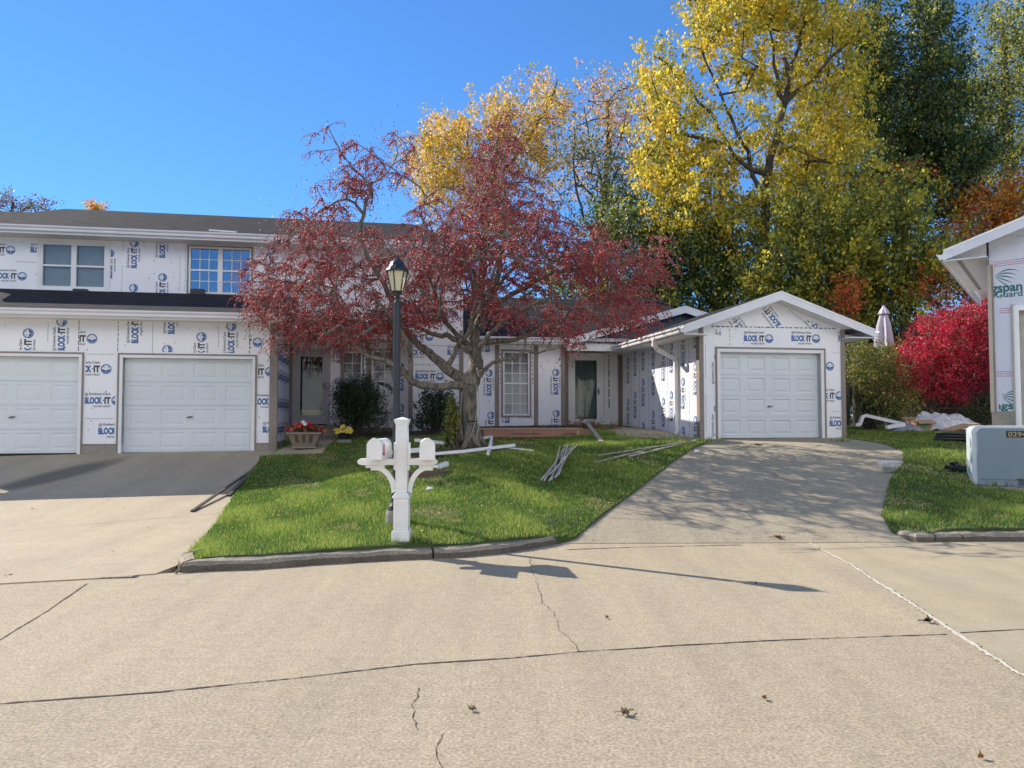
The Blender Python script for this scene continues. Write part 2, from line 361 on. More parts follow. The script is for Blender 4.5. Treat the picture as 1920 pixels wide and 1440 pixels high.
def sheet(name, poly, step, zf, mat, skirt=0.0, dz=0.0, kind='structure', crispy=.3):
    pts = []; n = len(poly)
    for i in range(n):
        a = Vector(poly[i]); b = Vector(poly[(i+1) % n]); k = max(1, int((b-a).length/crispy))
        pts += [a.lerp(b, j/k) for j in range(k)]
    nb = len(pts); xs = [p.x for p in pts]; ys = [p.y for p in pts]
    ring = [(p.x, p.y) for p in pts]
    y = min(ys)+step/2; row = 0
    while y < max(ys):
        x = min(xs)+step/2*(1+row % 2)
        while x < max(xs):
            if inpoly(x, y, ring): pts.append(Vector((x, y)))
            x += step
        y += step*.87; row += 1
    vo, ed, fa, _, _, _ = delaunay_2d_cdt([Vector((p.x, p.y)) for p in pts], [(i, (i+1) % nb) for i in range(nb)], [], 1, 1e-5)
    fa = [f for f in fa if inpoly(sum(vo[i].x for i in f)/3, sum(vo[i].y for i in f)/3, ring)]
    mb = MB(); mb.add([(v.x, v.y, zf(v.x, v.y)+dz) for v in vo], [tuple(f) for f in fa])
    if skirt:
        vv = [(p[0], p[1], zf(*p)+dz) for p in ring]; lo = [(a, b, c-skirt) for a, b, c in vv]
        mb.add(vv+lo, [(i, (i+1) % nb, nb+(i+1) % nb, nb+i) for i in range(nb)])
    o = mb.build(name, mat, smooth=False)
    if kind: o['kind'] = kind
    return o
# ================================================================== GROUND
# base terrain to the horizon
xs = np.concatenate([np.linspace(-600, -42, 12), np.linspace(-40, 40, 60), np.linspace(42, 600, 12)])
ys = np.concatenate([np.linspace(-300, -10, 6), np.linspace(-9, 40, 50), np.linspace(45, 900, 14)])
mb = MB()
mb.add([(x, y, H(x, y)-.10-(.05 if y > 8 else 0)) for y in ys for x in xs], [(j*len(xs)+i, j*len(xs)+i+1, (j+1)*len(xs)+i+1, (j+1)*len(xs)+i) for j in range(len(ys)-1) for i in range(len(xs)-1)])
M_EARTH = simple("earth_grass", (.055, .07, .025), .95, .4, 3)
tag(mb.build("ground", M_EARTH), kind='structure')
SEAL_PX = [(1520, 1019), (1600, 1062), (1690, 1120), (1790, 1186), (1860, 1232), (1925, 1272)]
SEAL = [G0(*p) for p in SEAL_PX]
d0 = Vector(SEAL[-1])-Vector(SEAL[-2]); SEAL.append(tuple(Vector(SEAL[-1])+d0*6))
ed = [p for p in EDGE if p[0] > -30 and p[0] < SEAL[0][0]-.05]
roadpoly = [(-30, 6.6)]+[(x, y+.03) for x, y in ed]+[(SEAL[0][0], SEAL[0][1]+.03)]+SEAL[1:]+[(SEAL[-1][0], -13.2), (-30, -13.2)]
J1 = [G0(*p) for p in [(-500, 1352), (0, 1320), (300, 1298), (560, 1271), (780, 1246), (960, 1234), (1090, 1222), (1300, 1209), (1500, 1199), (1640, 1194), (1790, 1186)]]
sheet("road", [(-30, 6.6)]+[(x, y+.03) for x, y in ed]+[(SEAL[0][0], SEAL[0][1]+.03)]+SEAL[1:4]+J1[::-1][1:]+[(-30, 3.0)], 2.5, lambda x, y: 0, M_ROAD, skirt=.06)
sheet("road", [(-30, 3.0)]+J1+SEAL[4:]+[(SEAL[-1][0], -13.2), (-30, -13.2)], 2.5, lambda x, y: 0, M_ROADB, skirt=.06)
ed2 = [p for p in EDGE if p[0] > SEAL[0][0]+.05]
slabpoly = [(SEAL[0][0], SEAL[0][1]+.03)]+[(x, y+.03) for x, y in ed2]+[(40, -13.2), (SEAL[-1][0], -13.2)]+SEAL[1:][::-1]
sheet("road", slabpoly, 2.5, lambda x, y: 0.0, M_ROAD2, skirt=.06)
def along(pts, step):
    out = []
    for i in range(len(pts)-1):
        a, b = Vector(pts[i]), Vector(pts[i+1]); k = max(1, int((b-a).length/step)); out += [a.lerp(b, j/k) for j in range(k)]
    return out+[Vector(pts[-1])]
def strip(name, pts, w, mat, dz=.004, step=.06, jit=.3, wob=.0, zf=None, kind='structure', h=0.0):
    pts = along(pts, step); n = len(pts); L, Rr = [], []
    ph = random.random()*9; off = 0
    for i, p in enumerate(pts):
        d = (pts[min(i+1, n-1)]-pts[max(i-1, 0)]).normalized(); q = Vector((-d.y, d.x))
        off = off*.8+random.uniform(-wob, wob)
        ww = w*(1+random.uniform(-jit, jit)+.25*math.sin(i*.13+ph)*jit*2)
        c = p+q*off; L.append(c+q*ww/2); Rr.append(c-q*ww/2)
    zf = zf or (lambda x, y: 0.0)
    mb = MB()
    v = [(p.x, p.y, zf(p.x, p.y)+dz+h*.3) for p in L]+[(p.x, p.y, zf(p.x, p.y)+dz+h*.3) for p in Rr]
    if h:
        M = [(L[i]+Rr[i])/2 for i in range(n)]; v += [(p.x, p.y, zf(p.x, p.y)+dz+h*random.uniform(.7, 1.2)) for p in M]
        mb.add(v, [(i, i+1, 2*n+i+1, 2*n+i) for i in range(n-1)]+[(2*n+i, 2*n+i+1, n+i+1, n+i) for i in range(n-1)])
    else: mb.add(v, [(i, i+1, n+i+1, n+i) for i in range(n-1)])
    return tag(mb.build(name, mat), kind=kind)
strip("road_sealant_line", SEAL, .042, M_SEALANT, .004, .03, .45, .006, h=.008)
j1 = [G0(*p) for p in [(-500, 1352), (0, 1320), (300, 1298), (560, 1271), (780, 1246), (960, 1234), (1090, 1222), (1300, 1209), (1500, 1199), (1640, 1194), (1775, 1190)]]
strip("road_joint", j1, .014, M_JOINT, .0035, .04, .5, .0025)
strip("road_joint", [G0(1795, 1187), G0(1925, 1180), G0(2300, 1160)], .012, M_JOINT, .0035, .05, .4)
strip("road_joint", [G0(163, 1095), G0(90, 1145), G0(0, 1200), G0(-260, 1372)], .012, M_JOINT, .0035, .05, .4, .002)
strip("road_crack", [G0(*p) for p in [(992, 1044), (1003, 1082), (1012, 1105), (1018, 1130), (1038, 1150), (1052, 1186), (1070, 1204), (1086, 1223)]], .0035, M_JOINT, .0035, .03, .6, .012)
strip("road_crack", [G0(*p) for p in [(788, 1290), (775, 1330), (782, 1370)]], .004, M_JOINT, .0035, .03, .6, .01)
strip("road_crack", [G0(*p) for p in [(832, 1375), (820, 1405), (830, 1440), (826, 1500)]], .0035, M_JOINT, .0035, .03, .6, .01)
strip("road_joint", [G0(1062, 1031), G0(1200, 1026), G0(1390, 1022)], .02, M_JOINT, .0035, .04, .5, .004)
# brick border where the left drive meets the road
bp = [(-7.5, de(-7.5)), (-3.72, de(-3.72))]
a, b = Vector(bp[0])+Vector((0, -.06)), Vector(bp[1])+Vector((0, -.06)); dd = (b-a).normalized(); qq = Vector((-dd.y, dd.x))
mb = MB(); k = int((b-a).length/.21)
for i in range(k):
    c = a+dd*(.21*i+.1); mb.obox((c.x, c.y, .006), (dd.x*.098, dd.y*.098, 0), (qq.x*.045, qq.y*.045, 0), (0, 0, .006), 0)
c = (a+b)/2; mb.add([(a.x-qq.x*.05, a.y-qq.y*.05, .003), (b.x-qq.x*.05, b.y-qq.y*.05, .003), (b.x+qq.x*.075, b.y+qq.y*.075, .003), (a.x+qq.x*.075, a.y+qq.y*.075, .003)], [(0, 1, 2, 3)], 1)
tag(mb.build("brick_border", [M_BRICK, M_JOINT]), kind='structure')
strip("road_joint", [G0(328, 1076), G0(345, 1055), G0(360, 1038)], .02, M_JOINT, .012, .04, .4)
strip("road_joint", [G0(330, 1078), G0(360, 1074), G0(388, 1064)], .02, M_JOINT, .006, .04, .4)
# driveways
gl = F.world((-2.05, 17.68, 0)); gl0 = F.world((-12.5, 17.68, 0))
xlp = [(pl(y, XL)+.03, y) for y in np.linspace(8.2, 15.9, 16)]
leftdrive = [(-14, de(-14))]+[(x, y) for x, y in EDGE if -14 < x < -3.62]+[(-3.6, de(-3.6)), (-3.55, 8.2)]+xlp[1:]+[(gl.x+.15, 15.95), (gl.x+.15, gl.y), (gl0.x, gl0.y)]
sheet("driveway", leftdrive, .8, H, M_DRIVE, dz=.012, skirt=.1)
for t_ in (0,):
    strip("drive_joint", [Gh(-150, 1010)[:2], Gh(120, 990)[:2], Gh(430, 962)[:2]], .008, simple("joint_faint", (.22, .19, .15), .9), .018, .1, .3, .0, zf=H)
gr0 = F.world((7.3, 16.75, 0)); gr1 = F.world((11.35, 16.75, 0))
xrp = [(pl(y, XR)-.03, y) for y in np.linspace(9.85, 16.6, 14)]
rb = [(5.05, 9.78), (5.0, 10.2), (5.2, 10.9), (6.25, 12.8), (7.1, 14.0), (7.55, 14.9)]
RBORD = rb
rightdrive = [(.62, de(.62))]+xrp+[(gr0.x, gr0.y), (gr1.x, gr1.y)]+rb[::-1]+[(x, y) for x, y in EDGE[::-1] if .7 < x < 5.0]
sheet("driveway", rightdrive, .5, H, M_DRIVE2, dz=.008, skirt=.1)
# entry walks
def bw(X, V): p = F.world((X, V, 0)); return (p.x, p.y)
walk = [bw(-2.0, 16.55), bw(-.95, 16.6), bw(-.75, 19.6), bw(-1.7, 19.75), bw(-1.85, 17.7)]
sheet("walkway", walk, .6, H, M_DRIVE, dz=.045, skirt=.15)
walk2 = [bw(5.0, 17.6), bw(7.42, 16.9), bw(7.42, 21.0), bw(5.4, 21.3), bw(4.6, 19.2)]
walk2 = [Gh(1165, 822)[:2], Gh(1310, 834)[:2], bw(7.42, 17.0), bw(7.42, 21.2), bw(6.0, 21.3), Gh(1150, 812)[:2]]
sheet("walkway", walk2, .6, H, M_DRIVE, dz=.035, skirt=.15)
# lawns
kb = [(x, y) for x, y in EDGE if -3.5 < x < .45]
KIN = .16
lawn = [(-3.6, 8.45)]+[(x, y+KIN) for x, y in kb]+[(.62, de(.5)+KIN)]+[(x, y) for x, y in [(pl(y, XR), y) for y in np.linspace(9.9, 17.0, 14)]]
lawn += [F.world((7.3, 16.8, 0))[:2], bw(7.5, 22.2), bw(5.5, 22.3), bw(5.4, 21.45), bw(2.2, 21.45), bw(2.2, 20.8), bw(-1.95, 20.75), bw(-1.95, 16.5), (-5.22, 15.98)]
lawn += [(pl(y, XL), y) for y in np.linspace(15.6, 8.7, 14)]
M_LAWN = simple("lawn_soil", (.05, .075, .02), .95, .35, 5)
sheet("lawn", [tuple(p) for p in lawn], .35, lawnz, M_LAWN, skirt=.16)
rl = [(5.3, 9.9)]+[(x, de(x)+KIN) for x in (5.6, 6.2, 7, 8, 9.5, 12, 20)]+[(20, 26), bw(11.2, 26), bw(11.2, 16.8)]+rb[::-1][:-1]
def rlz(x, y): return lawnz(x, y)
sheet("lawn", rl, .45, rlz, M_LAWN, skirt=.16)
# mulch bed along the houses, under the shrubs
bed = [bw(-.6, 20.72), bw(2.35, 20.0), bw(2.45, 21.4), bw(5.35, 21.4), bw(6.2, 20.3), bw(4.6, 19.7), bw(1.6, 18.6), bw(.0, 18.7)]
sheet("mulch_bed", bed, .4, lawnz, M_SOIL, dz=.02, skirt=.05)
tc = (-.86, 15.6)
circ = [(tc[0]+1.25*math.cos(a)*(1+.12*math.sin(3*a)), tc[1]+.7*math.sin(a)*(1+.1*math.cos(2*a))-.1) for a in np.linspace(0, 2*math.pi, 28)[:-1]]
sheet("mulch_bed", circ, .3, lawnz, M_SOIL, dz=.03, skirt=.05)
TREEBED = circ
# kerbs
def kerb(pts, breaks=(), name="kerb"):
    pts = along(pts, .12); n = len(pts); mb = MB()
    prof_ = [(0, -.05), (.018, .062), (.045, .098), (.155, .112), (.165, .10), (.165, -.05)]
    seg = 0; start = 0; cuts = [0]+[int(b*n) for b in breaks]+[n-1]
    for a, b in zip(cuts[:-1], cuts[1:]):
        ring = []; m = b-a+1
        for i in range(a, b+1):
            d = (pts[min(i+1, n-1)]-pts[max(i-1, 0)]).normalized(); q = Vector((-d.y, d.x))
            sh = .012 if i == a and a else (-.012 if i == b and b < n-1 else 0)
            for u, z in prof_:
                e = random.uniform(-.010, .010); p = pts[i]+q*(u+e)+d*sh; ring.append((p.x, p.y, z+random.uniform(-.009, .007)*(z > 0)))
        k = len(prof_)
        mb.add(ring, [(i*k+j, i*k+j+1, (i+1)*k+j+1, (i+1)*k+j) for i in range(m-1) for j in range(1, k-1)]+[tuple(range(k)), tuple(range((m-1)*k, m*k))[::-1]])
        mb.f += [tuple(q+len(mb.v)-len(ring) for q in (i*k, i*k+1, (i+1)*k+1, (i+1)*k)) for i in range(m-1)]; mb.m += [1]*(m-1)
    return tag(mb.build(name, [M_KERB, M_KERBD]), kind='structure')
kp = [(-3.62, 8.78), (-3.66, 8.5), (-3.58, 8.28), (-3.4, de(-3.4)), ]+[p for p in kb if p[0] > -3.2]+[(.5, de(.5)), (.68, de(.68)+.12), (.78, 9.95)]
kerb(kp, (.07, .17, .62))
kerb([(5.04, 10.35), (5.0, 10.05), (5.12, 9.82), (5.4, de(5.4)-.0), (6, de(6)), (8, de(8)), (12, de(12)), (20, de(20))], (.05, .075, .32, .6))
def lawn_ok(x, y):
    return True
# ================================================================== LETTERING
def text2d(s, w, h, bold=.0):
    cu = bpy.data.curves.new("t", 'FONT'); cu.body = s; cu.offset = bold; cu.resolution_u = 3
    ob = bpy.data.objects.new("t", cu); COL.objects.link(ob); dg = bpy.context.evaluated_depsgraph_get(); dg.update()
    me = bpy.data.meshes.new_from_object(ob.evaluated_get(dg))
    v = np.array([(p.co.x, p.co.y) for p in me.vertices]); fs = [tuple(p.vertices) for p in me.polygons]
    COL.objects.unlink(ob); bpy.data.objects.remove(ob); bpy.data.curves.remove(cu); bpy.data.meshes.remove(me)
    mn, mx = v.min(0), v.max(0); v = (v-mn)/(mx-mn)*np.array([w, h]); return v, fs
def ringpoly(cx, cy, r0, r1, k=28):
    return [[(cx+r0*math.cos(a), cy+r0*math.sin(a)), (cx+r1*math.cos(a), cy+r1*math.sin(a)), (cx+r1*math.cos(b), cy+r1*math.sin(b)), (cx+r0*math.cos(b), cy+r0*math.sin(b))]
            for a, b in [(2*math.pi*i/k, 2*math.pi*(i+1)/k) for i in range(k)]]
LOGO = []       # (polygon 2D, material index, layer)
def put(vf, x, y, mi, layer=0):
    v, fs = vf
    for f in fs: LOGO.append(([(v[i][0]+x, v[i][1]+y) for i in f], mi, layer))
put(text2d("BLOCK", 2.42, 1.0, .05), -4.38, -.5, 0)
LOGO.append(([(-1.9, -.08), (-1.74, -.08), (-1.74, .1), (-1.9, .1)], 0, 0))
put(text2d("IT", .85, 1.0, .05), -1.68, -.5, 1)
put(text2d("Kimberly-Clark", 2.9, .46, .015), -3.72, .68, 1)
put(text2d("HOUSE WRAP", 2.35, .28, .01), -3.2, -.98, 1)
for p in ringpoly(-4.1, .88, .17, .24, 12): LOGO.append((p, 1, 0))
for p in ringpoly(-4.1, .88, .05, .09, 8): LOGO.append((p, 1, 0))
for p in ringpoly(0, 0, .60, .72): LOGO.append((p, 0, 0))
for s in (-1, 1):
    arc_ = [(s*.56*math.cos(R(g)), .56*math.sin(R(g))) for g in (2, -14, -30, -46, -62, -78, -87)]
    LOGO.append(([(s*.03, -.17)]+arc_, 0, 0))
    LOGO.append(([(s*.05, .10), (s*.40, .24), (s*.46, .30), (s*.05, .16)], 0, 0))
    for g0_, g1_ in ((25, 45), (45, 65), (65, 85)): LOGO.append(([(s*r_*math.cos(R(g)), r_*math.sin(R(g))) for r_, g in ((.5, g0_), (.56, g0_), (.56, g1_), (.5, g1_))], 0, 0))
def clip(poly, box):
    u0, u1, z0, z1 = box
    for ax, lim, sg in ((0, u0, 1), (0, u1, -1), (1, z0, 1), (1, z1, -1)):
        out = []
        for i in range(len(poly)):
            a, b = poly[i], poly[(i+1) % len(poly)]; da = (a[ax]-lim)*sg; db = (b[ax]-lim)*sg
            if da >= 0: out.append(a)
            if (da >= 0) != (db >= 0):
                t = da/(da-db); out.append((a[0]+(b[0]-a[0])*t, a[1]+(b[1]-a[1])*t))
        poly = out
        if len(poly) < 3: return None
    return poly
class Print:       # collects printing on one wall plane; to3(u, z) -> frame coordinates
    def __init__(s, to3): s.to3 = to3; s.mb = MB()
    def poly(s, p, mi, box=None):
        q = clip(p, box) if box else p
        if q: s.mb.add([s.to3(*c) for c in q], [tuple(range(len(q)))], mi)
    def logo(s, u, z, rot=0, cap=.146, box=None, items=None):
        c, sn = math.cos(R(rot)), math.sin(R(rot))
        for p, mi, _ in (items or LOGO):
            s.poly([(u+(x*c-y*sn)*cap, z+(x*sn+y*c)*cap) for x, y in p], mi, box)
    def dash(s, u0, z0, u1, z1, w=.012, on=.06, off=.05, mi=1, box=None):
        d = Vector((u1-u0, z1-z0)); L = d.length; d.normalize(); q = Vector((-d.y, d.x))*w/2; t = 0
        while t < L:
            e = min(L, t+on*random.uniform(.5, 1.2)); a = Vector((u0, z0))+d*t; b = Vector((u0, z0))+d*e
            s.poly([tuple(a-q), tuple(b-q), tuple(b+q), tuple(a+q)], mi, box); t = e+off*random.uniform(.6, 1.4)
    def dots(s, box, n, r=.012, avoid=None):
        for _ in range(n):
            u = random.uniform(box[0], box[1]); z = random.uniform(box[2], box[3])
            if avoid and any(a[0] < u < a[1] and a[2] < z < a[3] for a in avoid): continue
            rr = r*random.uniform(.6, 1.2); s.poly([(u+rr*math.cos(a), z+rr*math.sin(a)) for a in (0, 1.05, 2.1, 3.14, 4.2, 5.2)], 1, box)
# ================================================================== BUILDING PARTS
def wall_open(mb, to3, u0, u1, z0, z1, holes, depth, mi=0):
    """front skin with holes, reveals and back; to3(u, z, d) d = depth into the wall"""
    us = sorted({u0, u1}|{h[0] for h in holes}|{h[1] for h in holes}); zs = sorted({z0, z1}|{h[2] for h in holes}|{h[3] for h in holes})
    us = [u for u in us if u0-1e-6 <= u <= u1+1e-6]; zs = [z for z in zs if z0-1e-6 <= z <= z1+1e-6]
    solid = {}
    for i in range(len(us)-1):
        for j in range(len(zs)-1):
            cu, cz = (us[i]+us[i+1])/2, (zs[j]+zs[j+1])/2
            solid[i, j] = not any(h[0] < cu < h[1] and h[2] < cz < h[3] for h in holes)
    q = lambda pts: mb.add(pts, [(0, 1, 2, 3)], mi)
    for (i, j), s in solid.items():
        if not s: continue
        a, b, c, d = us[i], us[i+1], zs[j], zs[j+1]
        q([to3(a, c, 0), to3(b, c, 0), to3(b, d, 0), to3(a, d, 0)]); q([to3(a, c, depth), to3(b, c, depth), to3(b, d, depth), to3(a, d, depth)])
        if not solid.get((i-1, j)): q([to3(a, c, 0), to3(a, d, 0), to3(a, d, depth), to3(a, c, depth)])
        if not solid.get((i+1, j)): q([to3(b, c, 0), to3(b, d, 0), to3(b, d, depth), to3(b, c, depth)])
        if not solid.get((i, j-1)): q([to3(a, c, 0), to3(b, c, 0), to3(b, c, depth), to3(a, c, depth)])
        if not solid.get((i, j+1)): q([to3(a, d, 0), to3(b, d, 0), to3(b, d, depth), to3(a, d, depth)])
def frontV(V): return lambda u, z, d=0: (u, V+d, z)
class Bld:
    def __init__(s, root, fr, base): s.root = root; s.fr = fr; s.off = base
    def part(s, name, mb, mats, parent=None, **kw): return mb.build(name, mats, parent or s.root, s.off, **kw)
def make_bld(name, label, cat, fr, base):
    w = fr.world(base); r = thing(name, label, cat, w, R(fr.deg)); return Bld(r, fr, base)
def garage_door(B, x0, x1, z0, z1, V, cols, label=None, dp=.022):
    mb = MB(); rows = 4; mb.box(x0, x1, V+.023, V+.034, z0, z1); mb.box(x0-.08, x1+.08, V+.0345, V+.05, z0, z1+.1); hh = (z1-z0)/rows; ww = (x1-x0)/cols
    for r_ in range(rows):
        a = z0+r_*hh+.004; b = z0+(r_+1)*hh-.004
        us = [x0]; 
        for c in range(cols):
            m = ww*.12; u0, u1 = x0+c*ww+m, x0+(c+1)*ww-m; w0, w1 = a+hh*.14, b-hh*.14
            lv = [(0, V), (.02, V+dp), (.055, V+dp), (.075, V+dp*.3)]
            rings = [[(u0+i, v, w0+i), (u1-i, v, w0+i), (u1-i, v, w1-i), (u0+i, v, w1-i)] for i, v in lv]
            vs = sum(rings, [])
            mb.add(vs, [(k*4+j, k*4+(j+1) % 4, k*4+4+(j+1) % 4, k*4+4+j) for k in range(3) for j in range(4)]+[(12, 13, 14, 15)])
            L = x0 if c == 0 else x0+c*ww; Rr = x1 if c == cols-1 else x0+(c+1)*ww
            mb.add([(L, V, a), (u0, V, a), (u0, V, b), (L, V, b)], [(0, 1, 2, 3)]); mb.add([(u1, V, a), (Rr, V, a), (Rr, V, b), (u1, V, b)], [(0, 1, 2, 3)])
            mb.add([(u0, V, a), (u1, V, a), (u1, V, w0), (u0, V, w0)], [(0, 1, 2, 3)]); mb.add([(u0, V, w1), (u1, V, w1), (u1, V, b), (u0, V, b)], [(0, 1, 2, 3)])
        mb.add([(x0, V, b), (x1, V, b), (x1, V+.03, b), (x0, V+.03, b)], [(0, 1, 2, 3)]); mb.add([(x0, V, a), (x1, V, a), (x1, V+.03, a), (x0, V+.03, a)], [(0, 1, 2, 3)])
    d = B.part("garage_door", mb, M_DOORP)
    if label: d['label'] = label
    cx = (x0+x1)/2; zc = z0+hh*1.5
    h = MB(); h.tube([(cx, V+.01, zc), (cx, V-.03, zc)], .022, 10); h.obox((cx+.02, V-.04, zc), (.06, 0, .012), (0, .008, 0), (-.002, 0, .011))
    B.part("handle", h, simple("dark_metal", (.12, .12, .12), .35, .1, 5, 0, .8) if "dark_metal" not in MATS else MATS["dark_metal"], d)
    s = MB(); s.box(x0, x1, V+.0, V+.04, z0-.025, z0-.002); B.part("bottom_seal", s, M_BLACK, d)
    return d
def casing(B, x0, x1, z0, z1, V, w=.09, brown=.035, name="door_casing"):
    """white casing round an opening (three sides) with a brown edge strip outside it"""
    mb = MB(); y0, y1 = V-.022, V+.15
    mb.box(x0-w, x0, y0, y1, z0, z1); mb.box(x1, x1+w, y0, y1, z0, z1); mb.box(x0-w, x1+w, y0, y1, z1+.001, z1+w)
    o = B.part(name, mb, M_WHITE)
    b = MB(); y0 = V-.03; e = .001
    b.box(x0-w-brown, x0-w-e, y0, V+.01, z0, z1+w); b.box(x1+w+e, x1+w+brown, y0, V+.01, z0, z1+w); b.box(x0-w-brown, x1+w+brown, y0, V+.01, z1+w+e, z1+w+brown)
    B.part("edge_strip", b, M_TRIM, o)
    return o
def window(B, x0, x1, z0, z1, V, cols=0, rows=0, mull=None, blind=True, brown=.04, glass=None, sashes=True, bframe=True):
    """double hung window: x0..x1 the daylight opening of one sash stack; mull = centre x of a mullion"""
    fr = MB(); w = .045; y0, y1 = V-.012, V+.09
    spans = [(x0, x1)] if mull is None else [(x0, mull-.06), (mull+.06, x1)]
    fr.box(x0-w, x0, y0, y1, z0-w, z1+w); fr.box(x1, x1+w, y0, y1, z0-w, z1+w)
    fr.box(x0, x1, y0, y1, z1, z1+w); fr.box(x0, x1, y0, y1, z0-w, z0)
    if mull is not None: fr.box(mull-.06, mull+.06, y0+.004, y1-.004, z0, z1)
    zm = (z0+z1)/2
    for a, b in spans: fr.box(a, b, y0+.02, y1-.03, zm-.022, zm+.022)
    o = B.part("window", fr, M_WHITE)
    gl = MB()
    for a, b in spans: gl.box(a+.002, b-.002, V+.045, V+.05, z0+.002, z1-.002)
    B.part("pane", gl, glass or M_GLASS, o)
    if cols:
        g = MB()
        for a, b in spans:
            for i in range(1, cols): u = a+(b-a)*i/cols; g.box(u-.009, u+.009, V+.03, V+.04, z0, z1)
            for half in ((z0, zm), (zm, z1)):
                for j in range(1, rows): z = half[0]+(half[1]-half[0])*j/rows; g.box(a, b, V+.031, V+.039, z-.009, z+.009)
        B.part("grille", g, M_WHITE, o)
    if blind:
        bl = MB(); z = z0+.01
        while z < z1:
            for a, b in spans: bl.obox(((a+b)/2, V+.10, z), ((b-a)/2-.01, 0, 0), (0, .007, -.0165), (0, .0008, .0004))
            z += .033
        B.part("blind", bl, M_BLIND, o)
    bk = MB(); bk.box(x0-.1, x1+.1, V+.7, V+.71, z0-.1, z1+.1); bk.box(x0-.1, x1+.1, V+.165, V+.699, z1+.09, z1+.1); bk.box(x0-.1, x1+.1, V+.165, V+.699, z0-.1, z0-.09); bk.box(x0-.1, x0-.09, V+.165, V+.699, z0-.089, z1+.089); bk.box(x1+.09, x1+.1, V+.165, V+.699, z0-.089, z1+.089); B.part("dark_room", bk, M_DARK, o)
    if bframe:
        t = MB(); q = w+.001; bb = w+brown; yy = V-.02
        t.box(x0-bb, x0-q, yy, V+.02, z0-bb, z1+bb); t.box(x1+q, x1+bb, yy, V+.02, z0-bb, z1+bb); t.box(x0-q, x1+q, yy, V+.02, z1+q, z1+bb); t.box(x0-q, x1+q, yy, V+.02, z0-bb, z0-q)
        B.part("brown_frame", t, M_TRIM, o)
    return o
GUT = [(0, 0), (-.07, 0), (-.08, .03), (-.08, .055), (-.115, .09), (-.12, .125), (-.112, .125), (-.105, .1), (-.01, .1), (0, .13)]
def gutter_x(B, x0, x1, V, z, par=None):     # along X, front edge; V = fascia face, z = bottom
    mb = MB(); mb.prism([(V+a*1.0, z+b) for a, b in GUT], x0, x1, 'x'); return B.part("gutter", mb, M_GUTTER, par)
print("p2 ok")
# ================================================================== TOWNHOUSE, LEFT (two storeys, double garage)
V1 = 17.65; VU = 20.8; VB = 20.2
zA = bz(350, 850, V1)                       # floor of the garage
A = make_bld("townhouse", "two storey townhouse in white house wrap with two garage doors and dark shingle roofs", "house", F, (-5.6, V1, zA))
XR0 = bx(515, V1)                           # right corner of the garage block
XL0 = -9.3
ze1 = bz(300, 606, V1)                      # soffit line at garage wall
d2 = (bx(230, V1), bx(473, V1)); zt = bz(350, 672, V1); d1 = (bx(148, V1)-(d2[1]-d2[0]), bx(148, V1))
w0 = 0.062
holes = [(d1[0], d1[1], zA-.3, zt), (d2[0], d2[1], zA-.3, zt)]
mb = MB(); wall_open(mb, frontV(V1), XL0, XR0, zA+.2, ze1+.12, holes, .16)
mb.box(XL0, XL0+.15, V1+.161, 24, zA+.2, ze1+.12)
sideA = lambda u, z, d=0: (XR0-d, u, z)
mb.add([sideA(V1, zA+.2), sideA(VU, zA+.2), sideA(VU, ze1+.5), sideA(V1, ze1+.12)], [(0, 1, 2, 3)])
mb.add([(XR0-.14, V1+.01, zA+.2), (XR0-.14, VU, zA+.2), (XR0-.14, VU, ze1+.5), (XR0-.14, V1+.01, ze1+.12)], [(0, 1, 2, 3)])
wallA = A.part("garage_wall", mb, M_WRAP)
for a, b in ((XL0, d1[0]-.1), (d1[1]+.1, d2[0]-.1), (d2[1]+.1, XR0-.005)): mb = MB(); mb.box(a, b, V1-.03, V1+.12, zA-.4, zA+.17); mb.box(a, b, V1-.012, V1+.03, zA+.169, zA+.215, 1); A.part("foundation", mb, [M_FOUND, M_TRIM])
mb = MB(); mb.box(XR0-.15, XR0+.03, V1+.15, VU, zA-.4, zA+.17)
mb.box(XR0-.1, XR0+.012, V1+.15, VU, zA+.171, zA+.215, 1)
A.part("foundation", mb, [M_FOUND, M_TRIM])
garage_door(A, d1[0]+.005, d1[1]-.005, zA+.02, zt-.003, V1+.13, 4, dp=.009)
garage_door(A, d2[0]+.005, d2[1]-.005, zA+.02, zt-.003, V1+.13, 4, dp=.009)
for d in (d1, d2): casing(A, d[0], d[1], zA, zt, V1, w0)
mb = MB(); mb.box(XR0-.01, XR0+.065, V1-.07, V1+.05, zA-.05, ze1+.05); mb.box(XR0-.10, XR0-.012, V1-.071, V1-.005, zA+.0, ze1+.05)
A.part("corner_trim", mb, M_TRIM)
# printing on the garage wall
sk = lambda V: (lambda u, z: (u, V-.004, z))
pr = Print(sk(V1)); UZ = lambda px, py: F.vray(px, py, V1)
def place(pr, V, px, py, rot, box=None, cap=.146, fr=F):
    u, z = fr.vray(px, py, V); pr.logo(u, z, rot, cap, box)
def bxs(V, x0, y0, x1, y1, fr=F):        # pixel box -> clip box on the wall
    xm, ym = (x0+x1)/2, (y0+y1)/2
    return (fr.vray(x0, ym, V)[0], fr.vray(x1, ym, V)[0], fr.vray(xm, y1, V)[1], fr.vray(xm, y0, V)[1])
bt = (XL0, XR0-.12, zt+.13, ze1+.02)
for px, py, rot, bb in [(53, 625, 90, bt), (116, 603, 90, bt), (172.5, 635, 0, (bx(147, V1), 9, bt[2], bt[3])), (254, 588, 90, bt), (322, 571, 90, bt), (314, 656, 90, bt), (378, 632, 90, bt),
                        (434, 612, 90, bt), (483, 642, 0, (bx(467, V1), XR0-.1, bt[2]-.2, bt[3])), (-20, 640, 0, bt), (-60, 600, 90, bt)]:
    place(pr, V1, px, py, rot, bb)
bp_ = bxs(V1, 159, 670, 216, 838)
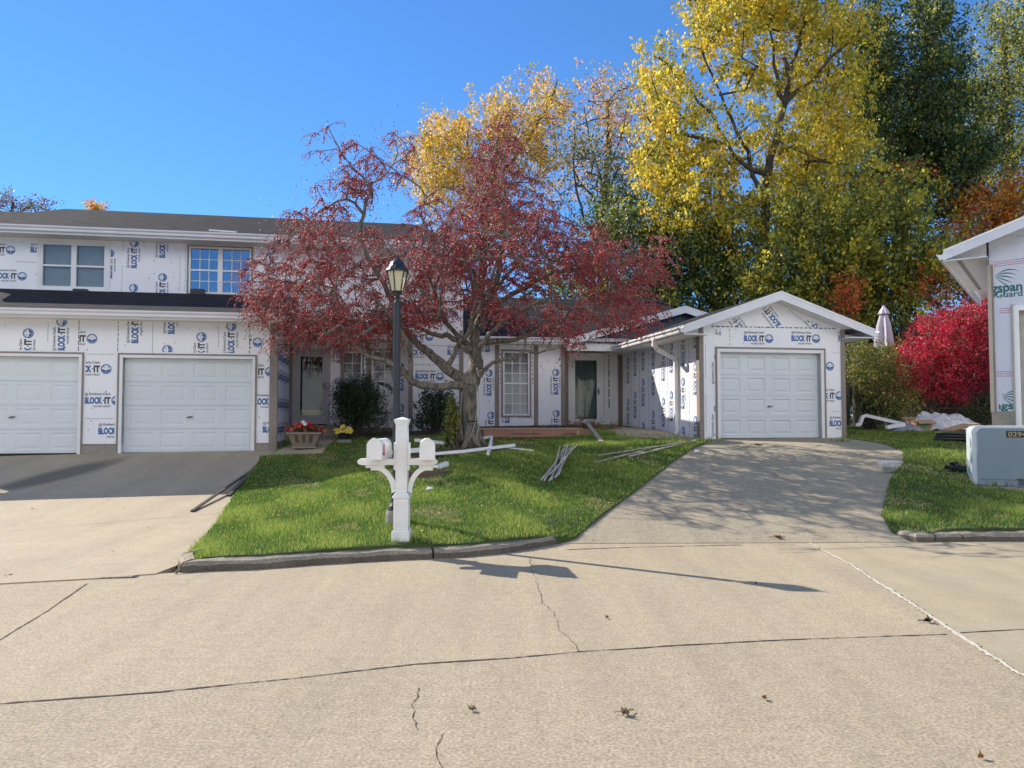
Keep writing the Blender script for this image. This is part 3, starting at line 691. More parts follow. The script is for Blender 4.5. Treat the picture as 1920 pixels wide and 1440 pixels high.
for px, py in ((199, 692), (219, 751), (245, 808)): place(pr, V1, px, py, 0, bp_)
bq = bxs(V1, 482, 660, 504, 838); bq = (d2[1]+w0+.05, XR0-.11, bq[2], bq[3])
for px, py in ((506, 697), (530, 753), (549, 805)): place(pr, V1, px, py, 0, bq)
for px in (146, 220, 467): pr.dash(bx(px, V1), bt[2], bx(px, V1), bt[3], .014, .09, .03)
for px, y0, y1 in ((88, 603, 640), (285, 605, 663), (409, 605, 650)): pr.dash(bx(px, V1), bz(px, y1, V1), bx(px, V1), bz(px, y0, V1), .008, .03, .01)
for y in (664, 785): pr.dash(bx(162, V1), bz(180, y, V1), bx(214, V1), bz(180, y, V1), .010, .02, .012)
pr.dash(bx(484, V1), bz(495, 662, V1), bx(505, V1), bz(495, 662, V1), .010, .02, .012)
pr.dots((XL0, XR0-.15, zt+.15, ze1), 34, .011); pr.dots(bp_, 6); pr.dots(bq, 4)
A.part("printed_lettering", pr.mb, [M_BLUE, M_INK], wallA)
ps = Print(lambda u, z: (XR0+.004, u, z))
for V in (17.95, 18.75, 19.55, 20.35):
    for z in (bz(350, 640, V1)-.25, bz(350, 700, V1), bz(350, 757, V1), bz(350, 808, V1)): ps.logo(V+.45, z, 0, .146, (V1+.1, VU-.02, zA+.25, ze1+.05))
ps.dots((V1+.1, VU, zA+.3, ze1), 14)
A.part("printed_lettering", ps.mb, [M_BLUE, M_INK], wallA)
# lower roof over the garages
zg = bz(300, 595, 17.2)                      # gutter bottom
ze_, zr_ = zg+.14, bz(300, 549, VU)
mb = MB(); mb.slab([(XL0-.4, 17.22, ze_), (XR0+.25, 17.22, ze_), (XR0+.25, VU, zr_), (XL0-.4, VU, zr_)], .11, 0, 1)
lr = A.part("garage_roof", mb, [M_SHINGLE, M_WHITE])
mb = MB(); mb.box(XL0-.38, XR0+.22, 17.27, V1+.02, zg-.04, zg-.015); mb.box(XL0-.38, XR0+.22, 17.225, 17.27, zg-.045, ze_-.06); mb.box(XR0+.19, XR0+.22, 17.27, VU, zg-.04, zg+.05)
A.part("soffit", mb, M_WHITE)
mb = MB(); mb.add([(XR0+.221, 17.25, ze_-.1), (XR0+.221, 17.25, zg-.04), (XR0+.221, VU, zg-.04), (XR0+.221, VU, zr_-.1)], [(0, 1, 2, 3)])
mb.add([(XR0+.20, 17.25, ze_-.1), (XR0+.20, 17.25, zg-.04), (XR0+.20, VU, zg-.04), (XR0+.20, VU, zr_-.1)], [(0, 1, 2, 3)])
A.part("rake_board", mb, M_GUTTER)
gutter_x(A, XL0-.45, XR0+.2, 17.222, zg, None)
# upper storey
XUL = -9.45; XUR = bx(868, VB)
ze2 = bz(240, 449, VU); zb2 = zr_-1.0
uw = []
wz = (bz(135, 537, VU), bz(135, 460, VU)); w1x = (bx(75, VU), bx(191, VU))
w2z = (bz(410, 548, VU), bz(410, 467, VU)); w2x = (bx(354, VU), bx(465, VU))
XB0 = bx(767, VB)
uholes = [(w1x[0]-.04, w1x[1]+.04, wz[0]-.04, wz[1]+.04), (w2x[0]-.04, w2x[1]+.04, w2z[0]-.04, w2z[1]+.04)]
mb = MB(); wall_open(mb, frontV(VU), XUL, XB0, zb2, ze2+.1, uholes, .15)
mb.add([(XUL, VU, zb2), (XUL, 27.5, zb2), (XUL, 27.5, ze2+.1), (XUL, VU, ze2+.1)], [(0, 1, 2, 3)])
uwall = A.part("upper_wall", mb, M_WRAP)
# projecting two storey bay at the right
zfl = bz(620, 812, VU)
mb = MB(); mb.box(XB0, XUR, VB, 27.5, bz(820, 814, VB), ze2+.12)
bay = A.part("bay_wall", mb, M_WRAP)
mb = MB()
for x in (XB0, XUR):
    s = -1 if x == XB0 else 1; lo, hi = (x-.012, x+.10) if s < 0 else (x-.10, x+.012)
    mb.box(lo, hi, VB-.014, VB-.001, zfl-.15, bz(820, 640, VB)+.3)
mb.box(XB0-.016, XUR+.016, VB-.02, VB+.02, bz(820, 820, VB), bz(820, 811, VB))
A.part("bay_trim", mb, M_TRIM)
mb = MB(); mb.box(XB0-.02, XB0+.05, VB-.016, VB+.3, bz(820, 600, VB)+.32, ze2+.1); A.part("corner_board", mb, M_WHITE)
pb = Print(sk(VB))
bb = (XB0+.11, XUR-.11, bz(820, 811, VB), ze2)
for px, py, rot in ((805, 632, 0), (805.6, 661, 0), (884, 661, 0), (824.8, 706, 0), (905, 706, 0), (786, 796, 0), (862, 796, 0), (810, 585, 0), (850, 540, 0), (800, 505, 90), (880, 590, 0)): place(pb, VB, px, py, rot, bb)
for y in (684, 776, 648): pb.dash(bb[0], bz(820, y, VB), bb[1], bz(820, y, VB), .009, .2, .02)
pb.dots(bb, 40)
A.part("printed_lettering", pb.mb, [M_BLUE, M_INK], bay)
pu = Print(sk(VU)); ub = (XUL, XB0-.05, zr_, ze2)
for px, py, rot, b_ in [(20, 469, 0, ub), (41.5, 518, 0, ub), (110, 470, 0, (ub[0], bx(66, VU), ub[2], ub[3])), (206, 475, 90, (bx(203, VU), bx(213, VU), ub[2], ub[3])), (252, 456, 90, ub), (250.5, 540, 90, ub), (305, 437, 90, (ub[0], ub[1], bz(305, 500, VU), ub[3])), (305, 520, 90, ub), (510, 470, 90, ub), (540, 530, 90, ub), (600, 480, 90, ub), (660, 500, 0, ub), (-40, 500, 0, ub)]:
    place(pu, VU, px, py, rot, b_)
for px, y0, y1 in ((226, 452, 470), (225, 497, 545), (334, 480, 545), (344, 455, 545)): pu.dash(bx(px, VU), bz(px, y1, VU), bx(px, VU), bz(px, y0, VU), .010, .04, .03)
pu.dash(bx(25, VU), bz(45, 491, VU), bx(64, VU), bz(45, 491, VU), .01, .03, .01)
pu.dots(ub, 120, .012, uholes)
A.part("printed_lettering", pu.mb, [M_BLUE, M_INK], uwall)
m1 = (w1x[0]+w1x[1])/2
window(A, w1x[0], w1x[1], wz[0], wz[1], VU, mull=m1, bframe=False)
mb = MB(); yy = VU-.02                         # broad white surround of the left upper window
mb.box(w1x[0]-.13, w1x[0]-.046, yy, VU+.02, wz[0]-.1, wz[1]+.12); mb.box(w1x[1]+.046, w1x[1]+.13, yy, VU+.02, wz[0]-.1, wz[1]+.12)
mb.box(w1x[0]-.045, w1x[1]+.045, yy, VU+.02, wz[1]+.046, wz[1]+.12); mb.box(w1x[0]-.045, w1x[1]+.045, yy, VU+.02, wz[0]-.1, wz[0]-.046); mb.box(w1x[0]-.2, w1x[1]+.16, VU-.04, VU-.021, wz[0]-.13, wz[0]-.09)
A.part("window_surround", mb, M_WHITE)
window(A, w2x[0], w2x[1], w2z[0], w2z[1], VU, 3, 2, mull=(w2x[0]+w2x[1])/2, blind=False, glass=glassmat("clear_sky_glass", .24, (.6, .75, .9)))
for px in (145, 366): x = bx(px, 20.6); mb = MB(); mb.box(x-.16, x+.16, 20.62, 20.79, bz(px, 550, 20.6)-.02, bz(px, 541, 20.6)); A.part("flashing_block", mb, M_BLACK)
# upper roof
VE = 20.25; zge = bz(240, 440, VE); zroof = zge+.15; VRG = 24.3; zrg = bz(115, 391, VRG); xrl = bx(115, VRG); xe = -9.85; XRE = XUR+.12; xrr_ = XRE-1.25
mb = MB(); VBK = 2*VRG-VE; rr = (zrg-zroof)/(VRG-VE)
mb.slab([(xe, VE, zroof), (XRE, VE, zroof), (xrr_, VRG, zrg), (xrl, VRG, zrg)], .12, 0, 1)
mb.slab([(XRE, VBK, zroof), (xe, VBK, zroof), (xrl, VRG, zrg), (xrr_, VRG, zrg)], .12, 0, 1)
mb.add([(XRE, VE, zroof-.003), (XRE, VBK, zroof-.003), (xrr_, VRG, zrg-.003)], [(0, 1, 2)], 0)
mb.add([(xe, VE, zroof-.003), (xe, VBK, zroof-.003), (xrl, VRG, zrg-.003)], [(0, 1, 2)], 0)
# bay eave projects a little further
mb.slab([(XB0-.3, VB-.5, zroof-.155), (XRE-.02, VB-.5, zroof-.155), (XRE-.02, VE+.4, zroof+.004+.4*rr), (XB0-.3, VE+.4, zroof+.004+.4*rr)], .1, 0, 1)
A.part("main_roof", mb, [M_SHINGLE, M_WHITE])
mb = MB(); mb.box(xe+.03, XB0-.02, VE+.03, VU+.02, zge-.055, zge-.025, 0); mb.box(xe+.03, XRE-.05, VE, VE+.03, zge-.06, zroof-.05)
mb.box(xe+.03, xe+.06, VE+.03, VBK, zge-.06, zroof-.05); mb.box(xe+.06, XUL, VE+.03, VBK, zge-.055, zge-.025)
mb.box(XB0-.018, XRE-.05, VB-.46, VB+.01, zge-.17, zge-.14)
A.part("soffit", mb, M_WHITE)
gutter_x(A, xe, XB0-.3, VE, zge)
gutter_x(A, XB0-.3, XRE, VB-.5, zge-.16)
mb = MB(); x0, x1 = bx(388, 20.2), bx(440, 20.2); mb.obox(((x0+x1)/2, 20.16, zroof+.02), ((x1-x0)/2, 0, -.01), (0, .03, 0), (0, 0, .012)); A.part("loose_flashing", mb, M_GUTTER)
# neighbour wing beyond the left hip
mb = MB(); zw = bz(30, 397, 28.0)
mb.slab([(-22, 25.5, zw-1.0), (-7.8, 25.5, zw-1.0), (-7.8, 28, zw), (-22, 28, zw)], .12, 0, 1); mb.slab([(-22, 31, zw-1.2), (-7.8, 31, zw-1.2), (-7.8, 28, zw), (-22, 28, zw)], .12, 0, 1)
A.part("rear_wing_roof", mb, [M_SHINGLE, M_WHITE])
mb = MB(); mb.box(-21.5, -8.1, 25.9, 30.6, 1, zw-.95); A.part("rear_wing_wall", mb, M_WRAP)
# entry wall (ground floor, between the garage and the bay), pent roof
zft = bz(620, 798, VU)
dx = (bx(556, VU), bx(612, VU)); dz0, dz1 = bz(585, 795, VU), bz(585, 660, VU)
win = [(bx(645, VU), bx(676, VU), bz(660, 775, VU), bz(660, 662, VU)), (bx(700, VU), bx(742, VU), bz(720, 770, VU), bz(720, 660, VU))]
zpe = bz(640, 640, VU)
holes = [(dx[0]-.07, dx[1]+.07, zft-.5, dz1+.07)]+[(w[0]-.04, w[1]+.04, w[2]-.04, w[3]+.04) for w in win]
mb = MB(); wall_open(mb, frontV(VU+.03), XR0+.01, XB0-.001, zft-.12, zpe+.1, holes, .14)
ew = A.part("entry_wall", mb, M_WRAP)
mb = MB(); mb.box(XR0+.01, XB0, VU+.0, VU+.15, H(*bw(-1, 20.8))-.3, zft-.13); mb.box(XR0+.02, XB0-.03, VU+.001, VU+.028, zft-.129, zft-.06, 1)
mb.box(XR0+.005, XR0+.09, VU-.03, VU+.028, zft-.06, zpe+.05, 1)
for px in (690, 642): mb.box(bx(px, VU)-.04, bx(px, VU)+.04, VU+.0, VU+.028, zft, zpe, 1)
A.part("entry_foundation", mb, [M_FOUND, M_TRIM])
pe = Print(sk(VU+.03)); eb = (XR0+.1, XB0-.1, zft, zpe)
for px, py, rot in ((636, 635, 90), (635, 714.6, 90), (689, 698, 90), (752, 688, 90), (690, 640, 90), (753, 765, 90)): place(pe, VU, px, py, rot, eb)
pe.dots(eb, 30, .011, holes); A.part("printed_lettering", pe.mb, [M_BLUE, M_INK], ew)
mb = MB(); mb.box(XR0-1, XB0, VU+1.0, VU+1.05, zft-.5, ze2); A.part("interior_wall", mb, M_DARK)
for w in win: window(A, w[0], w[1], w[2], w[3], VU+.03, 2, 3, blind=True)
# storm door
def storm_door(B, x0, x1, z0, z1, V, fmat, kick=True, inner=M_INNERD):
    mb = MB(); w = .10
    mb.box(x0-.1, x0-.001, V-.03, V+.12, z0-.02, z1+.09); mb.box(x1+.001, x1+.1, V-.03, V+.12, z0-.02, z1+.09); mb.box(x0, x1, V-.03, V+.12, z1+.001, z1+.09)
    cs = B.part("door_casing", mb, fmat)
    mb = MB(); y0, y1 = V-.005, V+.035
    mb.box(x0, x0+w, y0, y1, z0, z1); mb.box(x1-w, x1, y0, y1, z0, z1); mb.box(x0+w, x1-w, y0, y1, z1-.12, z1); mb.box(x0+w, x1-w, y0, y1, z0, z0+(.22 if kick else .18))
    d = B.part("storm_door", mb, fmat)
    g = MB(); g.box(x0+w, x1-w, V+.012, V+.018, z0+.18, z1-.12); B.part("pane", g, M_GLASSD, d)
    if kick:
        k = MB(); k.box(x0+w, x1-w, V+.06, V+.07, z0+.24, z0+.37); B.part("kick_plate", k, M_BRASS, d)
    h = MB(); h.tube([(x1-w/2, y0, z0+1.0), (x1-w/2, y0-.05, z0+1.0), (x1-w/2-.09, y0-.05, z0+1.0)], .011, 6); h.box(x1-w/2-.02, x1-w/2+.02, y0-.012, y0-.001, z0+.92, z0+1.1); B.part("handle", h, MATS["dark_metal"], d)
    i = MB(); i.box(x0+.02, x1-.02, V+.10, V+.14, z0, z1); hh = (z1-z0)
    for a, b in ((.1, .35), (.42, .92)):
        for s in (0, 1): xx = x0+.14+s*(x1-x0-.28)/2; i.box(xx+.02, xx+(x1-x0-.28)/2-.02, V+.085, V+.099, z0+a*hh, z0+b*hh)
    B.part("inner_door", i, inner)
    return d
storm_door(A, dx[0], dx[1], dz0, dz1, VU-.0, M_DOORG, inner=simple("inner_door_brown", (.12, .085, .06), .5))
mb = MB(); mb.box(dx[0]-.35, dx[1]+.55, VU-.9, VU-.02, dz0-.5, dz0-.03); A.part("stoop", mb, M_FOUND)
# pent roof above the entry
VP = 20.1; zp = bz(650, 633, VP)
mb = MB(); mb.slab([(XR0+.26, VP, zp+.1), (XB0-.02, VP, zp+.1), (XB0-.02, VU, zp+.55), (XR0+.26, VU, zp+.55)], .08, 0, 1); A.part("entry_roof", mb, [M_SHINGLE, M_WHITE])
mb = MB(); mb.box(XR0+.26, XB0-.03, VP+.02, VU+.02, zp-.05, zp-.03); A.part("soffit", mb, M_WHITE)
gutter_x(A, XR0+.24, XB0-.03, VP, zp-.03)
# ================================================================== TOWNHOUSE, RIGHT (one storey, gabled garage)
VG = 16.6; XG0 = bx(1313, VG); XG1 = bx(1582, VG); zC = bz(1440, 823, VG)
Cc = make_bld("townhouse", "single storey townhouse in white house wrap with gabled one car garage and white downspout", "house", F, (9.3, VG, zC))
gx = (bx(1350, VG), bx(1539, VG)); gzt = bz(1440, 661, VG); zeC = bz(1300, 617, VG)
xm = (XG0+XG1)/2
VR = VG-.42; zap = bz(1465, 545, VR); zev = bz(1643, 617, VR); xev = bx(1643, VR); half = xev-xm; sl = (zap-zev)/half
zat = lambda X: zap-abs(X-xm)*sl
mb = MB(); wall_open(mb, frontV(VG), XG0, XG1, zC-.02, zeC, [(gx[0], gx[1], zC-.3, gzt)], .15)
th = .15
mb.add([(XG0, VG, zeC), (XG1, VG, zeC), (XG1, VG, zat(XG1)-th), (xm, VG, zap-th), (XG0, VG, zat(XG0)-th)], [(0, 1, 2, 3, 4)])
VD = 22.3
side = lambda u, z, d=0: (XG0+d, -u, z)
mb.add([(XG0, VG, zC-.15), (XG0, 24.5, zC-.15), (XG0, 24.5, zat(XG0)-th), (XG0, VG, zat(XG0)-th)], [(0, 1, 2, 3)])
mb.add([(XG1, VG, zC-.15), (XG1, 24.5, zC-.15), (XG1, 24.5, zat(XG1)-th), (XG1, VG, zat(XG1)-th)], [(0, 1, 2, 3)])
mb.add([(XG0, 24.5, zC-.15), (XG1, 24.5, zC-.15), (XG1, 24.5, zeC+.3), (xm, 24.5, zap-th), (XG0, 24.5, zeC+.3)], [(0, 1, 2, 3, 4)])
gw = Cc.part("garage_wall", mb, M_WRAP)
garage_door(Cc, gx[0]+.005, gx[1]-.005, zC+.02, gzt-.03, VG+.13, 4)
casing(Cc, gx[0], gx[1], zC, gzt, VG, .075, .04)
mb = MB(); zz = zat(XG0)-th-.03
mb.box(XG0-.03, XG0+.075, VG-.025, VG-.001, zC-.02, zz); mb.box(XG0-.035, XG0-.002, VG-.02, VG+.14, zC-.02, zz); Cc.part("corner_trim", mb, M_TRIM); mb = MB()
mb.box(XG1-.075, XG1+.03, VG-.025, VG-.001, zC-.02, zz); mb.box(XG1+.002, XG1+.035, VG-.02, VG+.14, zC-.02, zz)
Cc.part("corner_trim", mb, M_TRIM)
pg = Print(sk(VG))
gb = (XG0+.09, XG1-.09, zC+.05, zap)
top_b = (gb[0], gb[1], gzt+.14, gb[3])
for px, py, rot, b_ in [(1442, 635, 0, top_b), (1530, 635, 0, top_b), (1617, 635, 0, top_b), (1353, 577, 90, (gb[0], bx(1352, VG), gb[2], bz(1345, 618, VG)))]: place(pg, VG, px, py, rot, b_)
lb = (gb[0], gx[0]-.125, gb[2], gb[3]); rb_ = (gx[1]+.125, gb[1], gb[2], gb[3])
for px, py in ((1346.5, 669), (1346.5, 766.6), (1347, 862)): place(pg, VG, px, py, 90, lb)
for px, py, b_ in [(1573.6, 742, rb_), (1556, 686.7, rb_), (1601, 793.7, rb_)]: place(pg, VG, px, py, 0, b_)
def gclip(pr, px, py, rot):        # printing inside the gable triangle
    u, z = F.vray(px, py, VG); c, sn = math.cos(R(rot)), math.sin(R(rot))
    for p, mi, _ in LOGO:
        q = [(u+(x*c-y*sn)*.146, z+(x*sn+y*c)*.146) for x, y in p]
        if all(b < zat(a)-th-.12 for a, b in q) and all(b > bz(1450, 614, VG) for a, b in q) and all(gb[0] < a < gb[1] for a, b in q): pr.poly(q, mi)
for px, py in ((1430, 572), (1510, 588), (1368, 588), (1590, 598)): gclip(pg, px, py, 130)
zl = bz(1450, 613, VG); pg.dash(bx(1335, VG), bz(1335, 612, VG), bx(1568, VG), bz(1568, 616, VG), .022, .1, .04); pg.dash(bx(1480, VG), bz(1480, 580, VG), bx(1515, VG), bz(1515, 608, VG), .008, .05, .01)
pg.dash(bx(1369, VG), bz(1369, 648, VG), bx(1369, VG), bz(1369, 614, VG), .012, .05, .05); pg.dash(bx(1323, VG), bz(1323, 710, VG), bx(1323, VG), bz(1323, 645, VG), .008, .04, .01); pg.dash(bx(1323, VG), bz(1323, 808, VG), bx(1323, VG), bz(1323, 740, VG), .008, .04, .01)
pg.dash(bx(1322, VG), bz(1322, 598, VG), bx(1348, VG), bz(1348, 614, VG), .012, .05, .03)
pg.dash(bx(1560, VG), bz(1560, 662, VG), bx(1575, VG), bz(1575, 662, VG), .008, .02, .01); pg.dash(bx(1560, VG), bz(1560, 772, VG), bx(1575, VG), bz(1575, 772, VG), .008, .02, .01)
pg.dots((gb[0], gb[1], gzt+.15, zeC+.25), 22, .01)
Cc.part("printed_lettering", pg.mb, [M_BLUE, M_INK], gw)
pv = Print(lambda u, z: (XG0-.004, -u, z))
sb = (-VD+.1, -VG-.15, zC-.1, bz(1300, 616, VG)-.02)
cols = [(1178, (677, 754, 835)), (1191, (662, 741)), (1206, (650, 717, 799)), (1225, (640, 695, 777)), (1244, (596, 667, 753, 835)), (1259, (650, 741)), (1281, (635, 716, 808)), (1304, (600, 688, 788))]
for px, cs in cols:
    for cy in cs:
        V, z = F.xray(px, cy, XG0); pv.logo(-V, z, 90, .15, sb)
for px in (1184, 1199, 1216, 1236, 1252, 1272, 1292): V, _ = F.xray(px, 700, XG0); pv.dash(-V, sb[2], -V, sb[3], .014, .16, .03)
pv.dots(sb, 60, .01)
Cc.part("printed_lettering", pv.mb, [M_BLUE, M_INK], gw)
mb = MB(); mb.box(XG0-.028, XG0-.002, 22.12, VD-.05, zC+.0, bz(1165, 665, VD)); mb.box(XG0-.02, XG0-.003, VG+.15, VD, zC-.25, zC-.12, 1); Cc.part("side_trim", mb, [M_TRIM, M_FOUND])
# garage roof
xe0 = 2*xm-xev
mb = MB(); mb.slab([(xe0, VR, zev), (xm, VR, zap), (xm, 25, zap), (xe0, 25, zev)], .04, 0, 1); mb.slab([(xm, VR, zap), (xev, VR, zev), (xev, 25, zev), (xm, 25, zap)], .04, 0, 1)
Cc.part("garage_roof", mb, [M_SHINGLE, M_WHITE])
mb = MB(); f = .17; g = .041
for sx in (-1, 1):
    xa = xm; xb = xm+sx*half
    mb.prism([(xa, zap-g), (xb, zev-g), (xb, zev-g-f+.02), (xa, zap-g-f)], VR+.012, VR+.04, 'y')
Cc.part("rake_fascia", mb, M_GUTTER)
mb = MB(); mb.slab([(xe0+.02, VR+.041, zev-.19), (XG0+.05, VR+.041, zev-.19), (XG0+.05, 22, zev-.19), (xe0+.02, 22, zev-.19)], .02)
mb.slab([(XG1-.05, VR+.041, zev-.19), (xev-.02, VR+.041, zev-.19), (xev-.02, 24, zev-.19), (XG1-.05, 24, zev-.19)], .02)
for sx in (-1, 1): mb.slab([(xm, VR+.041, zap-.165), (xm+sx*(half-.55), VR+.041, zat(xm+sx*(half-.55))-.165), (xm+sx*(half-.55), VG, zat(xm+sx*(half-.55))-.165), (xm, VG, zap-.165)], .015)
mb.box(xev-.03, xev-.001, VR+.041, 24.5, zev-.2, zev-.045); mb.box(xe0+.001, xe0+.03, VR+.041, 24.5, zev-.2, zev-.045)
for a, b in ((xe0+.02, XG0-.036), (XG1+.036, xev-.03)): mb.prism([(a, zev-.21), (b, zev-.21), (b, zat(b)-.17), (a, zev-.1)], VG-.01, VG+.01, 'y')
Cc.part("soffit", mb, M_WHITE)
mb = MB(); mb.prism([(xe0+a, zev-.17+b) for a, b in GUT], VR+.02, 21.5, 'y')
v = mb.v; Cc.part("gutter", mb, M_GUTTER)
mb = MB(); mb.prism([(xev-a, zev-.17+b) for a, b in GUT], VR+.02, 24.5, 'y'); Cc.part("gutter", mb, M_GUTTER)
# downspout
Vd, _ = F.xray(1272, 740, XG0); pts = [(xe0-.06, Vd, zev-.18), (xe0-.06, Vd, zev-.32), (xe0+.03, Vd, zev-.42), (XG0-.12, Vd, zev-.62), (XG0-.06, Vd, zev-.72), (XG0-.06, Vd, zC+.25)]
mb = MB(); mb.rtube(pts, .075, .10, side=(0, 1, 0)); mb.rtube([(XG0-.06, Vd, zC+.26), (XG0-.06, Vd, zC+.14), (XG0-.12, Vd-.08, zC+.07), (XG0-.1, Vd-.45, zC+.03)], .08, .10, side=(1, 0, 0))
Cc.part("downspout", mb, M_WHITE)
# main roof of the single storey unit
XC0 = XUR+.02; VF = 21.5; VEC = 21.02; zec = bz(990, 641, VEC); VRC = 25.0; zrc = bz(1205, 565, VRC); xrr = bx(1243, VRC)
mb = MB(); ze_c = zec+.14
mb.slab([(XC0-.3, VEC, ze_c), (10.5, VEC, ze_c), (xrr, VRC, zrc), (XC0-.3, VRC, zrc)], .1, 0, 1)
mb.slab([(10.5, 2*VRC-VEC, ze_c), (XC0-.3, 2*VRC-VEC, ze_c), (XC0-.3, VRC, zrc), (xrr, VRC, zrc)], .1, 0, 1)
mb.add([(10.5, VEC, ze_c-.003), (10.5, 2*VRC-VEC, ze_c-.003), (xrr, VRC, zrc-.003)], [(0, 1, 2)])
Cc.part("main_roof", mb, [M_SHINGLE, M_WHITE])
mb = MB(); mb.box(bx(1180, VRC), bx(1240, VRC), VRC-.25, VRC+.25, zrc-.04, zrc+.03); Cc.part("ridge_vent", mb, M_BLACK)
XP0 = bx(1065, 20.9)
mb = MB(); mb.box(XC0, XP0+.1, VEC+.02, VF+.02, zec-.05, zec-.025); mb.box(XC0, XP0, VEC, VEC+.02, zec-.05, ze_c-.05); Cc.part("soffit", mb, M_WHITE)
gutter_x(Cc, XC0, XP0-.02, VEC, zec)
# porch gable
VPG = 20.85; xpa = bx(1287, VPG); zpa = bz(1287, 573, VPG); zpe2 = bz(1065, 634, VPG); psl = (zpa-zpe2)/(xpa-XP0); xpr = 2*xpa-XP0
mb = MB(); mb.slab([(XP0, VPG, zpe2), (xpa, VPG, zpa), (xpa, 25, zpa), (XP0, 25, zpe2)], .03, 0, 1); mb.slab([(xpa, VPG, zpa), (xpr, VPG, zpe2), (xpr, 25, zpe2), (xpa, 25, zpa)], .03, 0, 1)
Cc.part("porch_roof", mb, [M_SHINGLE, M_WHITE])
mb = MB(); f = .21
for sx, xb in ((-1, XP0), (1, xpr)): mb.prism([(xpa, zpa-.031), (xb, zpe2-.031), (xb, zpe2-f), (xpa, zpa-f)], VPG+.01, VPG+.04, 'y')
Cc.part("porch_fascia", mb, M_GUTTER)
mb = MB(); mb.prism([(XP0+.35, zpe2-.1), (xpr-.3, zpe2-.1), (xpa, zpa-.1)], VPG+.25, VPG+.27, 'y'); pf = Cc.part("porch_gable", mb, M_ROOFFELT)
pz = Print(lambda u, z: (u, VPG+.245, z)); ang = math.degrees(math.atan(psl))
items = [([(v[0], v[1]) for v in [tv[i] for i in f_]], 0, 0) for tv, fs_ in [text2d("LYNOUTS", 4.6, 1, .02)] for f_ in fs_]
u, z = F.vray(1226, 613, VPG+.25); pz.logo(u, z, ang*.8, .15, None, items)
items = [([(v[0], v[1]) for v in [tv[i] for i in f_]], 1, 0) for tv, fs_ in [text2d("UNDERLAYMENT", 4.2, .4, .02)] for f_ in fs_]
u, z = F.vray(1230, 618, VPG+.25); pz.logo(u, z, ang*.8, .15, None, items)
Cc.part("printed_lettering", pz.mb, [simple("print_navy", (.012, .012, .05), .5), simple("print_grey", (.12, .16, .22), .5)], pf)
mb = MB(); zh = bz(1110, 657, 21.0); mb.box(XP0+.05, XG0-.0, 21.15, 21.25, zh, zpe2+.02); mb.box(XP0+.02, XG0, 21.251, VD, zh+.1, zh+.13); Cc.part("porch_header", mb, M_WHITE)
# window wall
zf0 = bz(970, 806, VF); xw1 = bx(1058, VF)
ww = (bx(946, VF), bx(990, VF), bz(970, 776, VF), bz(970, 662, VF))
mb = MB(); wall_open(mb, frontV(VF), XC0-.001, xw1, zf0, zec+.05, [(ww[0]-.04, ww[1]+.04, ww[2]-.04, ww[3]+.04)], .15)
mb.add([(xw1, VF, zf0), (xw1, VD, zf0), (xw1, VD, zec), (xw1, VF, zec)], [(0, 1, 2, 3)])
fw = Cc.part("front_wall", mb, M_WRAP)
window(Cc, ww[0], ww[1], ww[2], ww[3], VF, 3, 3, blind=True, brown=.05)
mb = MB()
for px, w in ((932, .08), (1005, .08)): x = bx(px, VF); mb.box(x-w/2-.02, x+w/2+.02, VF-.02, VF-.001, zf0-.12, zec)
mb.box(xw1-.1, xw1+.02, VF-.02, VF-.001, zf0-.1, zec); mb.box(xw1+.001, xw1+.021, VF, VF+.2, zf0-.1, zec)
x0 = XC0; 
for a, b in ((x0, bx(929, VF)-.04), (bx(936, VF)+.04, bx(1001, VF)-.04), (bx(1009, VF)+.04, xw1-.101)): mb.box(a, b, VF-.018, VF+.02, zf0-.1, zf0-.002)
Cc.part("front_trim", mb, M_TRIM)
mb = MB(); mb.box(XC0, xw1, VF+.02, VF+.16, zf0-.6, zf0-.1); Cc.part("foundation", mb, M_FOUND)
pw = Print(sk(VF)); P1 = (XC0+.05, bx(926, VF), zf0+.03, zec); P2 = (bx(940, VF), bx(1000, VF), zf0+.03, bz(970, 782, VF)); P3 = (bx(1011, VF), xw1-.12, zf0+.03, zec)
for px, py, rot, b_ in ((917, 699.6, 90, P1), (920.4, 778.8, 90, P1), (914, 618, 90, P1), (881, 725, 90, P1), (951, 751, 90, P2), (1042, 698.5, 90, P3), (1043, 775.6, 90, P3)): place(pw, VF, px, py, rot, b_)
for px in (938, 999): pw.dash(bx(px, VF), bz(px, 720, VF), bx(px, VF), bz(px, 655, VF), .022, .07, .05)
pw.dots(P1, 14); pw.dots(P3, 14); pw.dash(P2[0]+.5, P2[3]-.02, P2[1], P2[3]-.02, .012, .08, .04)
Cc.part("printed_lettering", pw.mb, [M_BLUE, M_INK], fw)
# door recess
ddx = (bx(1072, VD), bx(1125, VD)); dzb, dzt = bz(1100, 797, VD), bz(1100, 668, VD)
mb = MB(); wall_open(mb, frontV(VD), xw1, XG0, zf0-.05, zh+.15, [(ddx[0]-.07, bx(1152, VD)-.03, dzb-.3, dzt+.05)], .12); Cc.part("recess_wall", mb, M_WRAP)
storm_door(Cc, ddx[0], ddx[1], dzb, dzt, VD, M_WHITE, kick=False)
sx0, sx1 = ddx[1]+.12, bx(1151, VD)
mb = MB(); mb.box(sx0, sx0+.14, VD-.01, VD+.05, dzb, dzt+.05); mb.box(sx1-.14, sx1, VD-.01, VD+.05, dzb, dzt+.05); mb.box(sx0+.14, sx1-.14, VD-.01, VD+.05, dzb, dzb+.5)
hh = dzt-dzb
for k in range(6): z = dzb+.5+k*(hh-.55)/5; mb.box(sx0+.14, sx1-.14, VD-.008, VD+.048, z-.02, z+.03)
sdl = Cc.part("sidelight", mb, M_WHITE)
